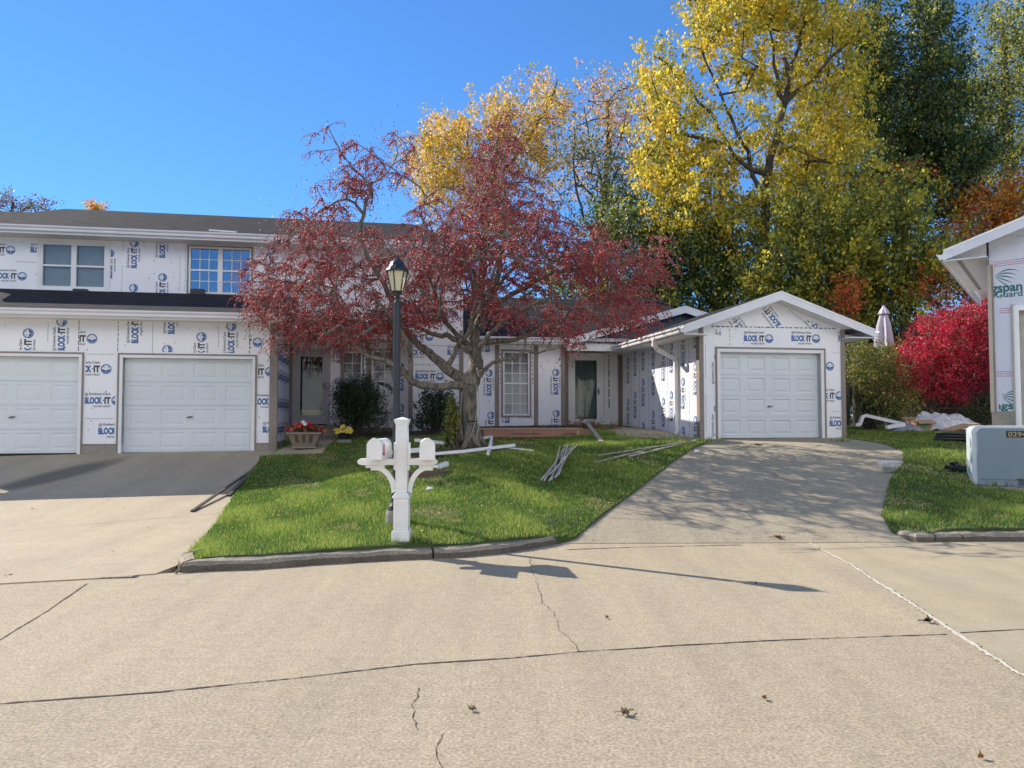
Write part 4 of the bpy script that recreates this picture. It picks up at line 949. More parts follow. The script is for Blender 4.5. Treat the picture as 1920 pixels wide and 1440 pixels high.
mb = MB(); mb.box(sx0+.14, sx1-.14, VD+.02, VD+.025, dzb+.5, dzt); Cc.part("pane", mb, M_GLASSD, sdl)
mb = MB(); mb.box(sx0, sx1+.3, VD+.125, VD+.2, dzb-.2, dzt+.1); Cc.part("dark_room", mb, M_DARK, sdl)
mb = MB(); mb.box(bx(1160, VD)-.03, XG0-.03, VD-.04, VD-.005, dzb-.1, zh+.1); mb.box(xw1+.03, ddx[0]-.12, VD-.03, VD-.005, dzb-.1, zh+.1); mb.box(xw1+.03, bx(1160, VD)-.03, VD-.035, VD-.005, dzt+.1, zh+.1); Cc.part("recess_trim", mb, M_TRIM)
mb = MB(); mb.box(xw1+.05, XG0-.021, 20.9, VD-.001, dzb-.6, dzb-.08); Cc.part("stoop", mb, M_FOUND)
# ================================================================== BUILDING AT THE RIGHT EDGE
ox, oy = P(1860, 700, 15.0)[:2]
E = Frame(ox, oy, -36.0)
zE = H(ox, oy)
Bd = make_bld("garage_building", "gabled building in pale blue wrap with green lettering at the right edge", "building", E, (0, 0, zE))
zft_ = E.vray(1880, 771, 0)[1]; xg = E.vray(1912, 640, 0)[0]; zgt = E.vray(1914, 582, 0)[1]
exy = lambda px, py, V: E.vray(px, py, V)
ez = exy(1768, 480, -.45)[1]; ex = exy(1768, 475, -.45)[0]; e2 = exy(1920, 424, -.45); esl = (e2[1]-exy(1775, 484, -.45)[1])/(e2[0]-exy(1775, 484, -.45)[0])
HW = 3.6; xmid = HW; zt_ = lambda X: ez+.12+(min(X, 2*xmid-X)-ex)*esl
mb = MB(); wall_open(mb, frontV(0), 0, 2*HW, zft_, ez, [(xg, xg+4.9, zft_-1, zgt)], .15)
mb.add([(0, 0, ez), (2*HW, 0, ez), (2*HW, 0, zt_(2*HW)-.1), (xmid, 0, zt_(xmid)-.1), (0, 0, zt_(0)-.1)], [(0, 1, 2, 3, 4)])
mb.add([(0, 0, zft_), (0, 7, zft_), (0, 7, zt_(0)-.1), (0, 0, zt_(0)-.1)], [(0, 1, 2, 3)]); mb.add([(2*HW, 0, zft_), (2*HW, 7, zft_), (2*HW, 7, zt_(0)-.1), (2*HW, 0, zt_(0)-.1)], [(0, 1, 2, 3)])
mb.add([(0, 7, zft_), (2*HW, 7, zft_), (2*HW, 7, zt_(0)-.1), (xmid, 7, zt_(xmid)-.1), (0, 7, zt_(0)-.1)], [(0, 1, 2, 3, 4)])
we = Bd.part("wall", mb, M_WRAPG)
mb = MB(); mb.box(-.02, xg-.1, -.03, .12, zE-.4, zft_-.002); mb.box(-.02, .12, .121, 7, zE-.4, zft_-.002); Bd.part("foundation", mb, M_FOUND); mb = MB(); mb.box(xg+5, 2*HW, -.03, .12, zE-.4, zft_-.002); Bd.part("foundation", mb, M_FOUND)
tb = simple("beige_trim", (.42, .37, .30), .55, .08, 4)
mb = MB(); mb.box(-.035, .03, -.05, .0-.001, zft_-.02, exy(1860, 497, 0)[1]); mb.box(-.035, -.002, .0, .1, zft_-.02, exy(1860, 497, 0)[1]); mb.box(.031, .06, -.04, -.001, zft_-.02, exy(1860, 497, 0)[1], 1); Bd.part("corner_trim", mb, [tb, M_TRIM])
mb = MB(); mb.box(xg-.09, xg, -.03, .12, zE, zgt); mb.box(xg-.09, xg+5, -.03, .12, zgt+.001, zgt+.1); mb.box(xg-.13, xg-.091, -.02, .02, zE+.3, zgt+.12, 1); mb.box(xg+4.9, xg+5, -.03, .12, zE, zgt); mb.box(xg-.13, xg-.06, -.028, -.021, zE+.3, zgt+.12, 1)
Bd.part("door_casing", mb, [M_WHITE, tb])
mb = MB(); mb.box(xg, xg+4.9, .13, .17, zE, zgt); Bd.part("garage_door", mb, simple("beige_door", (.5, .46, .38), .5))
ed_ = .45
mb = MB()
mb.slab([(ex, -.45, ez+.12), (xmid, -.45, zt_(xmid)), (xmid, 7.4, zt_(xmid)), (ex, 7.4, ez+.12)], .04, 0, 1); mb.slab([(xmid, -.45, zt_(xmid)), (2*xmid-ex, -.45, ez+.12), (2*xmid-ex, 7.4, ez+.12), (xmid, 7.4, zt_(xmid))], .04, 0, 1)
Bd.part("roof", mb, [M_SHINGLE, M_WHITE])
mb = MB()
for sx in (-1, 1):
    xb = xmid+sx*(xmid-ex); mb.prism([(xmid, zt_(xmid)-.041), (xb, ez+.079), (xb, ez-.09), (xmid, zt_(xmid)-.22)], -.44, -.41, 'y')
Bd.part("rake_fascia", mb, M_GUTTER)
mb = MB(); mb.box(ex+.02, 0, -.409, 4.2, ez-.10, ez-.08); mb.prism([(ex+.05, ez-.079), (-.04, ez-.079), (-.04, zt_(0)-.1), (ex+.05, ez+.02)], -.02, 0, 'y')
for sx in (-1, 1): mb.slab([(xmid, -.409, zt_(xmid)-.09), (xmid+sx*xmid, -.409, zt_(0)-.09), (xmid+sx*xmid, 0, zt_(0)-.09), (xmid, 0, zt_(xmid)-.09)], .02)
mb.box(ex+.22, ex+.30, -.3, 4.0, ez-.106, ez-.101, 1); mb.box(ex-.0, ex+.02, -.409, 7.3, ez-.12, ez+.07)
Bd.part("soffit", mb, [M_WHITE, simple("vent_grey", (.28, .27, .25), .7)])
mb = MB(); mb.prism([(ex+a, ez-.07+b) for a, b in GUT], -.44, 7.3, 'y'); Bd.part("gutter", mb, M_GUTTER)
pE = Print(lambda u, z: (u, -.004, z))
def txt(pr, s, u, z, w, h, mi, box=None, bold=.02, slant=0):
    v, fs = text2d(s, w, h, bold)
    for f_ in fs: pr.poly([(u+v[i][0]+slant*v[i][1], z+v[i][1]) for i in f_], mi, box)
eb_ = (.063, 2*HW, zft_, ez+2)
u1 = exy(1917, 540, 0)[0]; sc_ = (exy(1917, 540, 0)[0]-exy(1864, 540, 0)[0])
zb1 = exy(1890, 545, 0)[1]; zb2_ = exy(1890, 557, 0)[1]; ch = exy(1890, 528, 0)[1]-exy(1890, 540, 0)[1]
txt(pE, "Kingspan", u1-sc_*1.75, zb2_+.05, sc_*1.75, ch*1.9, 0, eb_, .03)
txt(pE, "GreenGuard", u1-sc_*1.95, exy(1890, 557, 0)[1]-.0, sc_*1.95, ch*.95, 0, eb_, .02)
cx_, cz_ = exy(1868, 518, 0)
def swoosh(pr, cx, cz, s, mi, box):
    for k in range(5):
        a0 = 1.5-.35*k; pts = []; L = s*(1-.1*k)
        for t in np.linspace(0, 1, 9): pts.append((cx+L*t*1.0, cz+s*(.28*math.sin(t*2.4+.2)*(1-.32*k)-.12*k*t+.02)))
        up = [(x, z+s*.035*math.sin(math.pi*min(1, t_+.02))) for (x, z), t_ in zip(pts, np.linspace(0, 1, 9))]; dn = [(x, z-s*.02*math.sin(math.pi*t_)) for (x, z), t_ in zip(pts, np.linspace(0, 1, 9))]
        for i in range(8): pr.poly([dn[i], dn[i+1], up[i+1], up[i]], mi, box)
swoosh(pE, cx_-.02, cz_-.02, .42, 0, eb_)
wb = (.1, xg-.12, zft_, ez)
u, z = exy(1872, 769, 0); txt(pE, "Kingspan", u-.28, z-.03, sc_*1.9, ch*1.5, 0, wb, .03); u, z = exy(1880, 745, 0); swoosh(pE, u, z, .4, 0, wb)
for (pa, pb, y0, y1) in ((1864, 1925, 492, 484), (1874, 1900, 579, 577), (1866, 1903, 697, 697)):
    for k in range(3):
        a = exy(pa, y0+k*4, 0); b = exy(pb, y1+k*4, 0); pE.dash(a[0], a[1], b[0], b[1], .014, .035, .012, 1, (.06, xg+.3, 0, 9))
pE.dash(*exy(1905, 443, 0), *exy(1925, 441, 0), .006, .1, .01, 2); pE.dots((.1, xg-.15, zft_, zft_+.5), 8, .01)
Bd.part("printed_lettering", pE.mb, [M_TEAL, M_PINK, M_INK], we)
# ================================================================== TOWNHOUSE ROW ACROSS THE STREET (unseen, added behind the viewer for bounced light and reflections)
Oh = make_bld("townhouse", "unseen two storey row of white wrapped townhouses added behind the viewer to bounce light", "house", Frame(0, 0, 0), (0, -13, 0))
ohs = [(x, x+1.5, z, z+1.4) for x in range(-28, 28, 8) for z in (1.0, 4.0)]+[(x+3, x+5.6, -.2, 2.2) for x in range(-28, 28, 8)]
mb = MB(); wall_open(mb, lambda u, z, d=0: (u, -13-d, z), -30, 30, -.2, 6.4, ohs, .2); Oh.part("front_wall", mb, M_WRAP)
mb = MB(); mb.slab([(-30.6, -12.4, 6.4), (30.6, -12.4, 6.4), (30.6, -18, 8.6), (-30.6, -18, 8.6)], .15, 0, 1); mb.slab([(-30.6, -23.6, 6.4), (30.6, -23.6, 6.4), (30.6, -18, 8.6), (-30.6, -18, 8.6)], .15, 0, 1); Oh.part("roof", mb, [M_SHINGLE, M_WHITE])
for h_ in ohs:
    mb = MB(); mb.box(h_[0], h_[1], -13.15, -13.1, h_[2], h_[3]); Oh.part("garage_door" if h_[2] < 0 else "window", mb, M_DOORP if h_[2] < 0 else M_BLIND)
print("p3 ok")
# ================================================================== PLANTS
def frustums(P0, P1, r0, r1, k):
    P0, P1 = np.asarray(P0, float), np.asarray(P1, float); n = len(P0)
    d = P1-P0; L = np.linalg.norm(d, axis=1, keepdims=True)+1e-9; d = d/L
    ref = np.where(np.abs(d[:, 2:3]) < .9, np.array([[0, 0, 1.]]), np.array([[1., 0, 0]]))
    a = np.cross(d, ref); a /= np.linalg.norm(a, axis=1, keepdims=True)+1e-9; b = np.cross(d, a)
    an = np.arange(k)*2*np.pi/k
    ca, sa = np.cos(an)[None, :, None], np.sin(an)[None, :, None]
    off = a[:, None]*ca+b[:, None]*sa
    A = P0[:, None]+off*np.asarray(r0)[:, None, None]; B = P1[:, None]+off*np.asarray(r1)[:, None, None]
    V = np.concatenate([A, B], 1).reshape(-1, 3)
    base = (np.arange(n)*2*k)[:, None]; j = np.arange(k)[None]; jn = (j+1) % k
    Fq = np.stack([base+j, base+jn, base+k+jn, base+k+j], -1).reshape(-1, 4)
    return V, Fq
def bez(a, b, c, t): return a*(1-t)**2+b*2*t*(1-t)+c*t*t
class Skel:
    def __init__(s): s.p = []; s.par = []; s.w = []; s.fix = []
    def node(s, p, par, fix=None): s.p.append(np.array(p, float)); s.par.append(par); s.w.append(0); s.fix.append(fix); return len(s.p)-1
    def limb(s, pts, rad, step=.25, start=None, jit=.02):
        pts = [np.array(p, float) for p in pts]
        if start is None and s.p:
            A = np.array(s.p); start = int(np.argmin(((A-pts[0])**2).sum(1)))
        # Catmull-Rom
        q = [2*pts[0]-pts[1]]+pts+[2*pts[-1]-pts[-2]]; nseg = len(pts)-1; prev = start
        if prev is None: prev = s.node(pts[0], -1, rad[0])
        tot = 0; out = []
        for i in range(nseg):
            k = max(2, int(np.linalg.norm(pts[i+1]-pts[i])/step))
            for t in np.arange(1, k+1)/k:
                p0, p1, p2, p3 = q[i:i+4]
                p = .5*((2*p1)+(-p0+p2)*t+(2*p0-5*p1+4*p2-p3)*t*t+(-p0+3*p1-3*p2+p3)*t**3)
                u = (i+t)/nseg; out.append((p+rng.normal(0, jit, 3)*(0 if u == 1 else 1), u))
        for p, u in out:
            r = float(np.interp(u, np.linspace(0, 1, len(rad)), rad)); prev = s.node(p, prev, r)
        return prev
    def grow(s, targets, step=.4, droop=.0, bend=.35, near=.0):
        root = s.p[0]; T = sorted(targets, key=lambda t: np.linalg.norm(np.array(t)-root)); tips = []
        for t in T:
            t = np.array(t, float); A = np.array(s.p); D = np.linalg.norm(A-t, axis=1)+near*np.linalg.norm(A-root, axis=1)*0
            # prefer nodes lower than the target
            D = D+np.maximum(0, (A[:, 2]-t[2]))*.6
            i = int(np.argmin(D)); a = s.p[i]; L = np.linalg.norm(t-a)
            if s.par[i] >= 0: dr = a-s.p[s.par[i]]; dr = dr/(np.linalg.norm(dr)+1e-9)
            else: dr = np.array([0, 0, 1.])
            c = a+dr*L*bend+np.array([0, 0, L*.18])+rng.normal(0, .06, 3)*L
            k = max(1, int(L/step)); prev = i
            for j in range(1, k+1): prev = s.node(bez(a, c, t, j/k)+rng.normal(0, .012, 3)*(j < k)*min(1, L), prev)
            tips.append(prev)
        return tips
    def mesh(s, rtip=.01, pw=.45, rmax=.3, ksmall=3):
        n = len(s.p); w = np.zeros(n); ch = np.zeros(n, int)
        for i in range(n-1, 0, -1):
            if w[i] == 0: w[i] = 1
            w[s.par[i]] += w[i]
        r = np.minimum(rtip*np.maximum(w, 1)**pw, rmax)
        for i in range(n):
            if s.fix[i] is not None: r[i] = s.fix[i]
        for i in range(1, n):
            if s.fix[i] is None: r[i] = min(r[i], r[s.par[i]]*.97)
        s.r = r
        idx = np.arange(1, n); par = np.array(s.par)[idx]; Pp = np.array(s.p); r0 = np.minimum(r[par], r[idx]*1.3); r1 = r[idx]
        Vs, Fs = [], []; o = 0
        for lo, hi, k in ((0, .02, ksmall), (.02, .06, 5), (.06, 9, 10)):
            m = (r1 >= lo) & (r1 < hi)
            if not m.any(): continue
            ext = (Pp[idx[m]]-Pp[par[m]]); V, Fq = frustums(Pp[par[m]]-ext*.08, Pp[idx[m]]+ext*.05, r0[m], r1[m], k)
            Vs.append(V); Fs.append(Fq+o); o += len(V)
        return np.concatenate(Vs), np.concatenate(Fs)
def leaves(C, size, asp=.6, droop=.0, sj=.35, fold=True):
    """diamond leaves at centres C"""
    n = len(C); d = rng.normal(0, 1, (n, 3)); d[:, 2] -= droop; d /= np.linalg.norm(d, axis=1, keepdims=True)
    r = rng.normal(0, 1, (n, 3)); a = np.cross(d, r); a /= np.linalg.norm(a, axis=1, keepdims=True)+1e-9
    s = size*(1+rng.uniform(-sj, sj, (n, 1)))
    nrm = np.cross(d, a)
    V = np.stack([C-d*s/2, C+a*s*asp/2+nrm*s*.08, C+d*s/2, C-a*s*asp/2+nrm*s*.08], 1).reshape(-1, 3)
    return V, np.arange(n*4).reshape(-1, 4)
def ellpts(blobs, d, dd, sc=1.0):
    """targets inside picture ellipses placed at real depth d +- dd; blob = (px, py, rx, ry, n [, depth offset])"""
    out = []
    for b in blobs:
        px, py, rx, ry, n = b[:5]; off = b[5] if len(b) > 5 else 0
        for _ in range(int(n*sc)):
            while True:
                x, y, z = rng.uniform(-1, 1, 3)
                if x*x+y*y+z*z < 1: break
            out.append(P(px+x*rx, py+y*ry, d+off+z*dd))
    return out
def cloud(tips, n, sp, sz_flat=(1, 1, 1)):
    T = np.asarray(tips, float); k = len(T)
    C = np.repeat(T, n, 0)+rng.normal(0, 1, (k*n, 3))*np.array(sz_flat)*sp
    return C
def clustered(tips, nsub, n, sp, spsub, flat=(1, 1, 1)):
    return cloud(cloud(tips, nsub, sp, flat), n, spsub, flat)
def make_tree(name, label, cat, group, base, trunk, limbs, blobs, d, dd, mats, probs, nsub=5, nleaf=16, sp=.5, spsub=.18, size=.14, tr=(.25, .1), step=.7, droop=.6, asp=.6, rtip=.012, barkm=None, flat=(1, 1, 1.0), sub=True):
    base = Vector(base); root = thing(name, label, cat, base, 0, group)
    s = Skel(); s.limb([base-Vector((0, 0, .3))]+trunk, [tr[0]]+list(np.linspace(tr[0], tr[1], len(trunk))), step=.6, jit=.05)
    for l in limbs: s.limb(l, [tr[1]*1.0, tr[1]*.35], step=.5, jit=.05)
    T = ellpts(blobs, d, dd); s.grow([tuple(t) for t in T], step)
    V, Fq = s.mesh(rtip, .45, tr[0]); arrmesh("trunk", V, Fq, barkm or M_BARKD, None, root, True, tuple(base))
    Tn = np.array([tuple(t) for t in T]); C = clustered(Tn, nsub, nleaf, sp, spsub, flat); V, Fl = leaves(C, size, asp, droop)
    # colour by cluster with some mixing
    k = len(Tn); cl = rng.choice(len(mats), k*nsub, p=probs); mi = np.repeat(cl, nleaf); sw = rng.random(len(mi)) < .3; mi[sw] = rng.choice(len(mats), sw.sum(), p=probs)
    arrmesh("crown", V, Fl, mats, mi, root, False, tuple(base))
    return root
L_YEL = leafmat("leaf_yellow", (.60, .47, .045), .45); L_GOLD = leafmat("leaf_gold", (.55, .37, .035), .45); L_YG = leafmat("leaf_yellow_green", (.32, .31, .04), .45)
L_OLV = leafmat("leaf_olive", (.13, .15, .03), .4); L_GRN = leafmat("leaf_green", (.055, .095, .022), .35); L_DGR = leafmat("leaf_dark_green", (.022, .045, .014), .25, .45)
L_ORG = leafmat("leaf_orange", (.50, .16, .02), .4); L_RED = leafmat("leaf_red_orange", (.55, .08, .03), .4); L_PALE = leafmat("leaf_pale_gold", (.62, .42, .16), .4); L_GREY = leafmat("leaf_grey_green", (.22, .25, .14), .35)
L_CRIM = leafmat("leaf_crimson", (.40, .010, .035), .3); L_CRIMD = leafmat("leaf_dull_crimson", (.16, .03, .03), .25); L_PINK = leafmat("leaf_bright_crimson", (.60, .025, .07), .3)
L_BRN = leafmat("leaf_brown", (.20, .10, .045), .2)
BERRY = simple("crabapple_berry", (.46, .032, .034), .28, .25, 30); BERRY2 = simple("crabapple_berry_dark", (.26, .03, .04), .3, .25, 30); BERRY3 = simple("crabapple_berry_bright", (.62, .06, .05), .28, .2, 30)
L_CRAB = leafmat("leaf_crabapple", (.20, .10, .05), .3)
# ------------------------------------------------------------------ crabapple
def crab():
    D = 15.6; base = Gh(880, 836, lawnz); base = Vector((base.x, base.y, lawnz(base.x, base.y)))
    root = thing("crabapple_tree", "crabapple tree covered in small red fruit with a thick grey trunk in the front lawn", "tree", base)
    D = base.y; Q = lambda px, py, dz=0.0: tuple(P(px, py, D+dz))
    s = Skel()
    s.limb([tuple(base-Vector((0, 0, .2))), Q(880, 815), Q(879, 775), Q(881, 735), Q(884, 712)], [.25, .195, .172, .18, .20], .14, jit=.012)
    s.limb([Q(884, 712), Q(893, 680, .05), Q(890, 650, .1), Q(892, 620, .1), Q(905, 585, .15), Q(925, 545, .2), Q(938, 490, .2), Q(945, 420, .1), Q(942, 350), Q(938, 300)], [.18, .15, .135, .105, .08, .075, .06, .045, .03, .015], .18, jit=.02)
    s.limb([Q(879, 725), Q(845, 724, -.15), Q(805, 726, -.3), Q(770, 714, -.45), Q(752, 690, -.55), Q(720, 676, -.7), Q(690, 668, -.8), Q(660, 640, -.9), Q(625, 622, -1.0), Q(580, 650, -1.1)], [.105, .09, .08, .072, .06, .06, .05, .035, .025, .012], .18, jit=.018)
    s.limb([Q(877, 718), Q(850, 700, .0), Q(825, 680, .1), Q(800, 658, .15), Q(775, 636, .2), Q(755, 610, .2), Q(735, 560, .1), Q(700, 500, 0), Q(672, 445, 0), Q(684, 400, 0), Q(694, 345, 0)], [.13, .11, .10, .085, .075, .065, .06, .05, .05, .042, .03], .18, jit=.018)
    s.limb([Q(694, 345), Q(665, 318, .1), Q(640, 285, .2), Q(612, 250, .2)], [.025, .02, .012, .006], .2)
    s.limb([Q(696, 342), Q(725, 322, -.1), Q(745, 285, -.1), Q(732, 245)], [.025, .018, .012, .006], .2)
    s.limb([Q(682, 392), Q(650, 374, -.2), Q(615, 385, -.5), Q(570, 420, -.9), Q(530, 470, -1.2)], [.03, .026, .02, .014, .008], .2)
    s.limb([Q(835, 686, .1), Q(852, 660, 0), Q(872, 630, -.1), Q(885, 600, -.3), Q(890, 560, -.5), Q(880, 510, -.6), Q(865, 450, -.6)], [.06, .055, .055, .05, .045, .035, .02], .16, jit=.015)
    s.limb([Q(878, 650, .1), Q(850, 632, .1), Q(825, 628, .1), Q(790, 618, .2), Q(760, 600, .4), Q(720, 590, .7)], [.07, .06, .055, .04, .03, .015], .16)
    s.limb([Q(860, 636, .1), Q(838, 605, .2), Q(822, 575, .3), Q(812, 540, .4), Q(795, 500, .5), Q(790, 450, .5), Q(800, 400, .5)], [.05, .055, .05, .045, .035, .025, .015], .18)
    s.limb([Q(812, 540, .4), Q(830, 500, .4), Q(835, 450, .4), Q(850, 390, .4)], [.04, .03, .022, .012], .18)
    s.limb([Q(896, 672, -.05), Q(900, 706, -.2), Q(915, 690, -.3), Q(940, 676, -.4), Q(970, 672, -.5), Q(985, 658, -.5), Q(1010, 662, -.6), Q(1040, 655, -.6)], [.05, .05, .045, .04, .036, .03, .022, .01], .14)
    s.limb([Q(985, 658, -.5), Q(985, 640, -.5), Q(975, 610, -.5)], [.025, .018, .008], .14)
    s.limb([Q(890, 648, .1), Q(915, 640, .3), Q(950, 640, .5), Q(1000, 625, .8), Q(1060, 600, 1.1), Q(1120, 600, 1.2), Q(1170, 625, 1.2)], [.08, .07, .06, .05, .035, .025, .01], .2)
    s.limb([Q(905, 590, .15), Q(945, 560, .0), Q(1000, 530, -.2), Q(1060, 505, -.3), Q(1120, 480, -.2), Q(1175, 500, 0), Q(1215, 540, 0)], [.07, .06, .05, .04, .03, .02, .008], .2)
    s.limb([Q(925, 545, .2), Q(965, 500, .5), Q(1010, 450, .6), Q(1040, 400, .6), Q(1060, 370, .6)], [.05, .04, .03, .02, .01], .2)
    s.limb([Q(885, 600, -.3), Q(905, 560, -.7), Q(930, 500, -1.0), Q(950, 450, -1.2)], [.045, .04, .03, .015], .2)
    s.limb([Q(885, 690), Q(905, 640, -.5), Q(960, 590, -1.0), Q(1020, 560, -1.5), Q(1080, 560, -1.9)], [.06, .055, .045, .03, .01], .2)
    s.limb([Q(770, 714, -.45), Q(766, 660, -.8), Q(740, 600, -1.2), Q(690, 550, -1.6), Q(640, 520, -1.9)], [.05, .045, .035, .025, .01], .2)
    blobs = [(560, 520, 100, 95, 75), (640, 560, 110, 85, 75), (650, 455, 100, 60, 46), (760, 520, 80, 105, 62), (690, 320, 60, 70, 24), (625, 330, 55, 70, 13), (740, 300, 45, 70, 12), (600, 410, 70, 45, 24),
             (845, 420, 85, 90, 46), (935, 330, 65, 90, 62), (940, 265, 28, 36, 9), (950, 450, 110, 90, 62), (1050, 470, 95, 75, 52), (1140, 500, 90, 70, 62), (1195, 545, 55, 75, 50), (1120, 590, 100, 42, 36), (515, 610, 55, 45, 20), (610, 632, 70, 32, 20), (700, 610, 90, 38, 26), (495, 545, 42, 70, 30),
             (860, 540, 110, 60, 40), (985, 570, 90, 50, 38), (1000, 400, 60, 60, 18), (880, 500, 90, 60, 34), (800, 580, 80, 35, 16), (940, 240, 14, 35, 3), (612, 250, 20, 30, 2), (590, 600, 70, 40, 26), (1225, 480, 30, 40, 9), (1060, 630, 60, 22, 9), (740, 575, 70, 45, 26), (1000, 425, 80, 65, 22, -1.7), (900, 400, 70, 80, 18, -1.7), (1100, 485, 80, 55, 22, -1.9), (820, 470, 80, 60, 16, -1.8)]
    T = []
    for b in blobs:
        dd = 2.1 if b[1] > 380 else 1.3
        T += [tuple(t) for t in ellpts([b], D, dd)]
    s.grow(T, .22, bend=.3)
    Pn = np.array(T); m = len(Pn)
    # hanging strands around each target
    P0, P1, r0, r1, BC = [], [], [], [], []
    ctr = np.array(Q(860, 560))
    for t in Pn:
        for _ in range(rng.integers(4, 7)):
            a = rng.uniform(0, 2*np.pi); out = t-ctr; out[2] = 0; out = out/(np.linalg.norm(out)+.3)
            dr = np.array([np.cos(a), np.sin(a), rng.uniform(-.5, .7)])*.8+out*.35; dr /= np.linalg.norm(dr)
            L = rng.uniform(.22, .62); k = 5; p = t.copy()
            for j in range(k):
                dr = dr+np.array([0, 0, -.30]); dr /= np.linalg.norm(dr); q = p+dr*L/k; P0.append(p); P1.append(q); r0.append(.0068-.0007*j); r1.append(.0062-.0007*j)
                for _b in range(rng.integers(1, 4)):
                    BC.append(p+(q-p)*rng.random()+rng.normal(0, .022, 3)-np.array([0, 0, .018]))
                p = q
    V1_, F1_ = s.mesh(.013, .38, .24); V2_, F2_ = frustums(P0, P1, r0, r1, 3)
    V = np.concatenate([V1_, V2_]); Fq = np.concatenate([F1_, F2_+len(V1_)]); mi = np.concatenate([np.zeros(len(F1_)), np.ones(len(F2_))])
    arrmesh("trunk", V, Fq, [M_BARK, M_TWIG], mi, root, True, tuple(base))
    BC = np.array(BC); n = len(BC); rr = rng.uniform(.010, .019, (n, 1))
    oct_ = np.array([(1, 0, 0), (-1, 0, 0), (0, 1, 0), (0, -1, 0), (0, 0, 1.25), (0, 0, -1.25)]); V = (BC[:, None]+oct_[None]*rr[:, None]).reshape(-1, 3)
    of = np.array([(0, 2, 4), (2, 1, 4), (1, 3, 4), (3, 0, 4), (2, 0, 5), (1, 2, 5), (3, 1, 5), (0, 3, 5)]); Fo = (np.arange(n)[:, None, None]*6+of[None]).reshape(-1, 3)
    mi = np.repeat(rng.choice(3, n, p=[.5, .32, .18]), 8)
    arrmesh("fruit", V, Fo, [BERRY, BERRY2, BERRY3], mi, root, True, tuple(base))
    C = cloud(Pn, 9, .3); V, Fl = leaves(C, .045, .5, .8); arrmesh("leaves", V, Fl, [L_CRAB, L_BRN], rng.choice(2, len(C)), root, False, tuple(base))
    # knots and burls on the trunk
    mb = MB()
    for px, py, r_ in ((868, 722, .12), (900, 700, .09), (878, 655, .11), (905, 612, .08), (860, 650, .06), (838, 688, .08), (880, 604, .06)):
        c = Vector(Q(px, py, -.02)); pr_ = [(r_*math.sin(a)*(1+.1*math.sin(5*a)), -r_*math.cos(a)*.9) for a in np.linspace(.05, 3.09, 9)]; mb.lathe(pr_, c, 10)
    mb.build("burl", M_BARK, root, base, smooth=True)
    # root flare
    mb = MB()
    for a in np.linspace(0, 2*math.pi, 8)[:-1]:
        a += random.uniform(-.2, .2); dx, dy = math.cos(a), math.sin(a)
        mb.tube([base+Vector((dx*.1, dy*.1, .45)), base+Vector((dx*.2, dy*.2, .16)), base+Vector((dx*.36, dy*.36, .0)), base+Vector((dx*.55, dy*.55, -.08))], [.10, .09, .06, .03], 7)
    mb.build("root_flare", M_BARK, root, base, smooth=True)
    # two loops of old rope hang on the trunk
    rp = MB(); RM = simple("old_cord", (.42, .40, .34), .8, .1)
    rp.tube([Q(893, 722, -.24), Q(895, 760, -.25), Q(892, 790, -.26), Q(884, 815, -.28), Q(874, 832, -.3), Q(864, 838, -.3)], .008, 6); rp.tube([Q(896, 722, -.24), Q(899, 770, -.24), Q(897, 805, -.25), Q(893, 825, -.27), Q(902, 842, -.3)], .008, 6); rp.tube([Q(866, 735, -.22), Q(863, 790, -.24), Q(868, 825, -.28), Q(876, 838, -.3)], .006, 6)
    o = rp.build("hanging_cord", RM, smooth=True); tag(o, "pale old cords looped down the trunk of the crabapple", "cord")
crab()
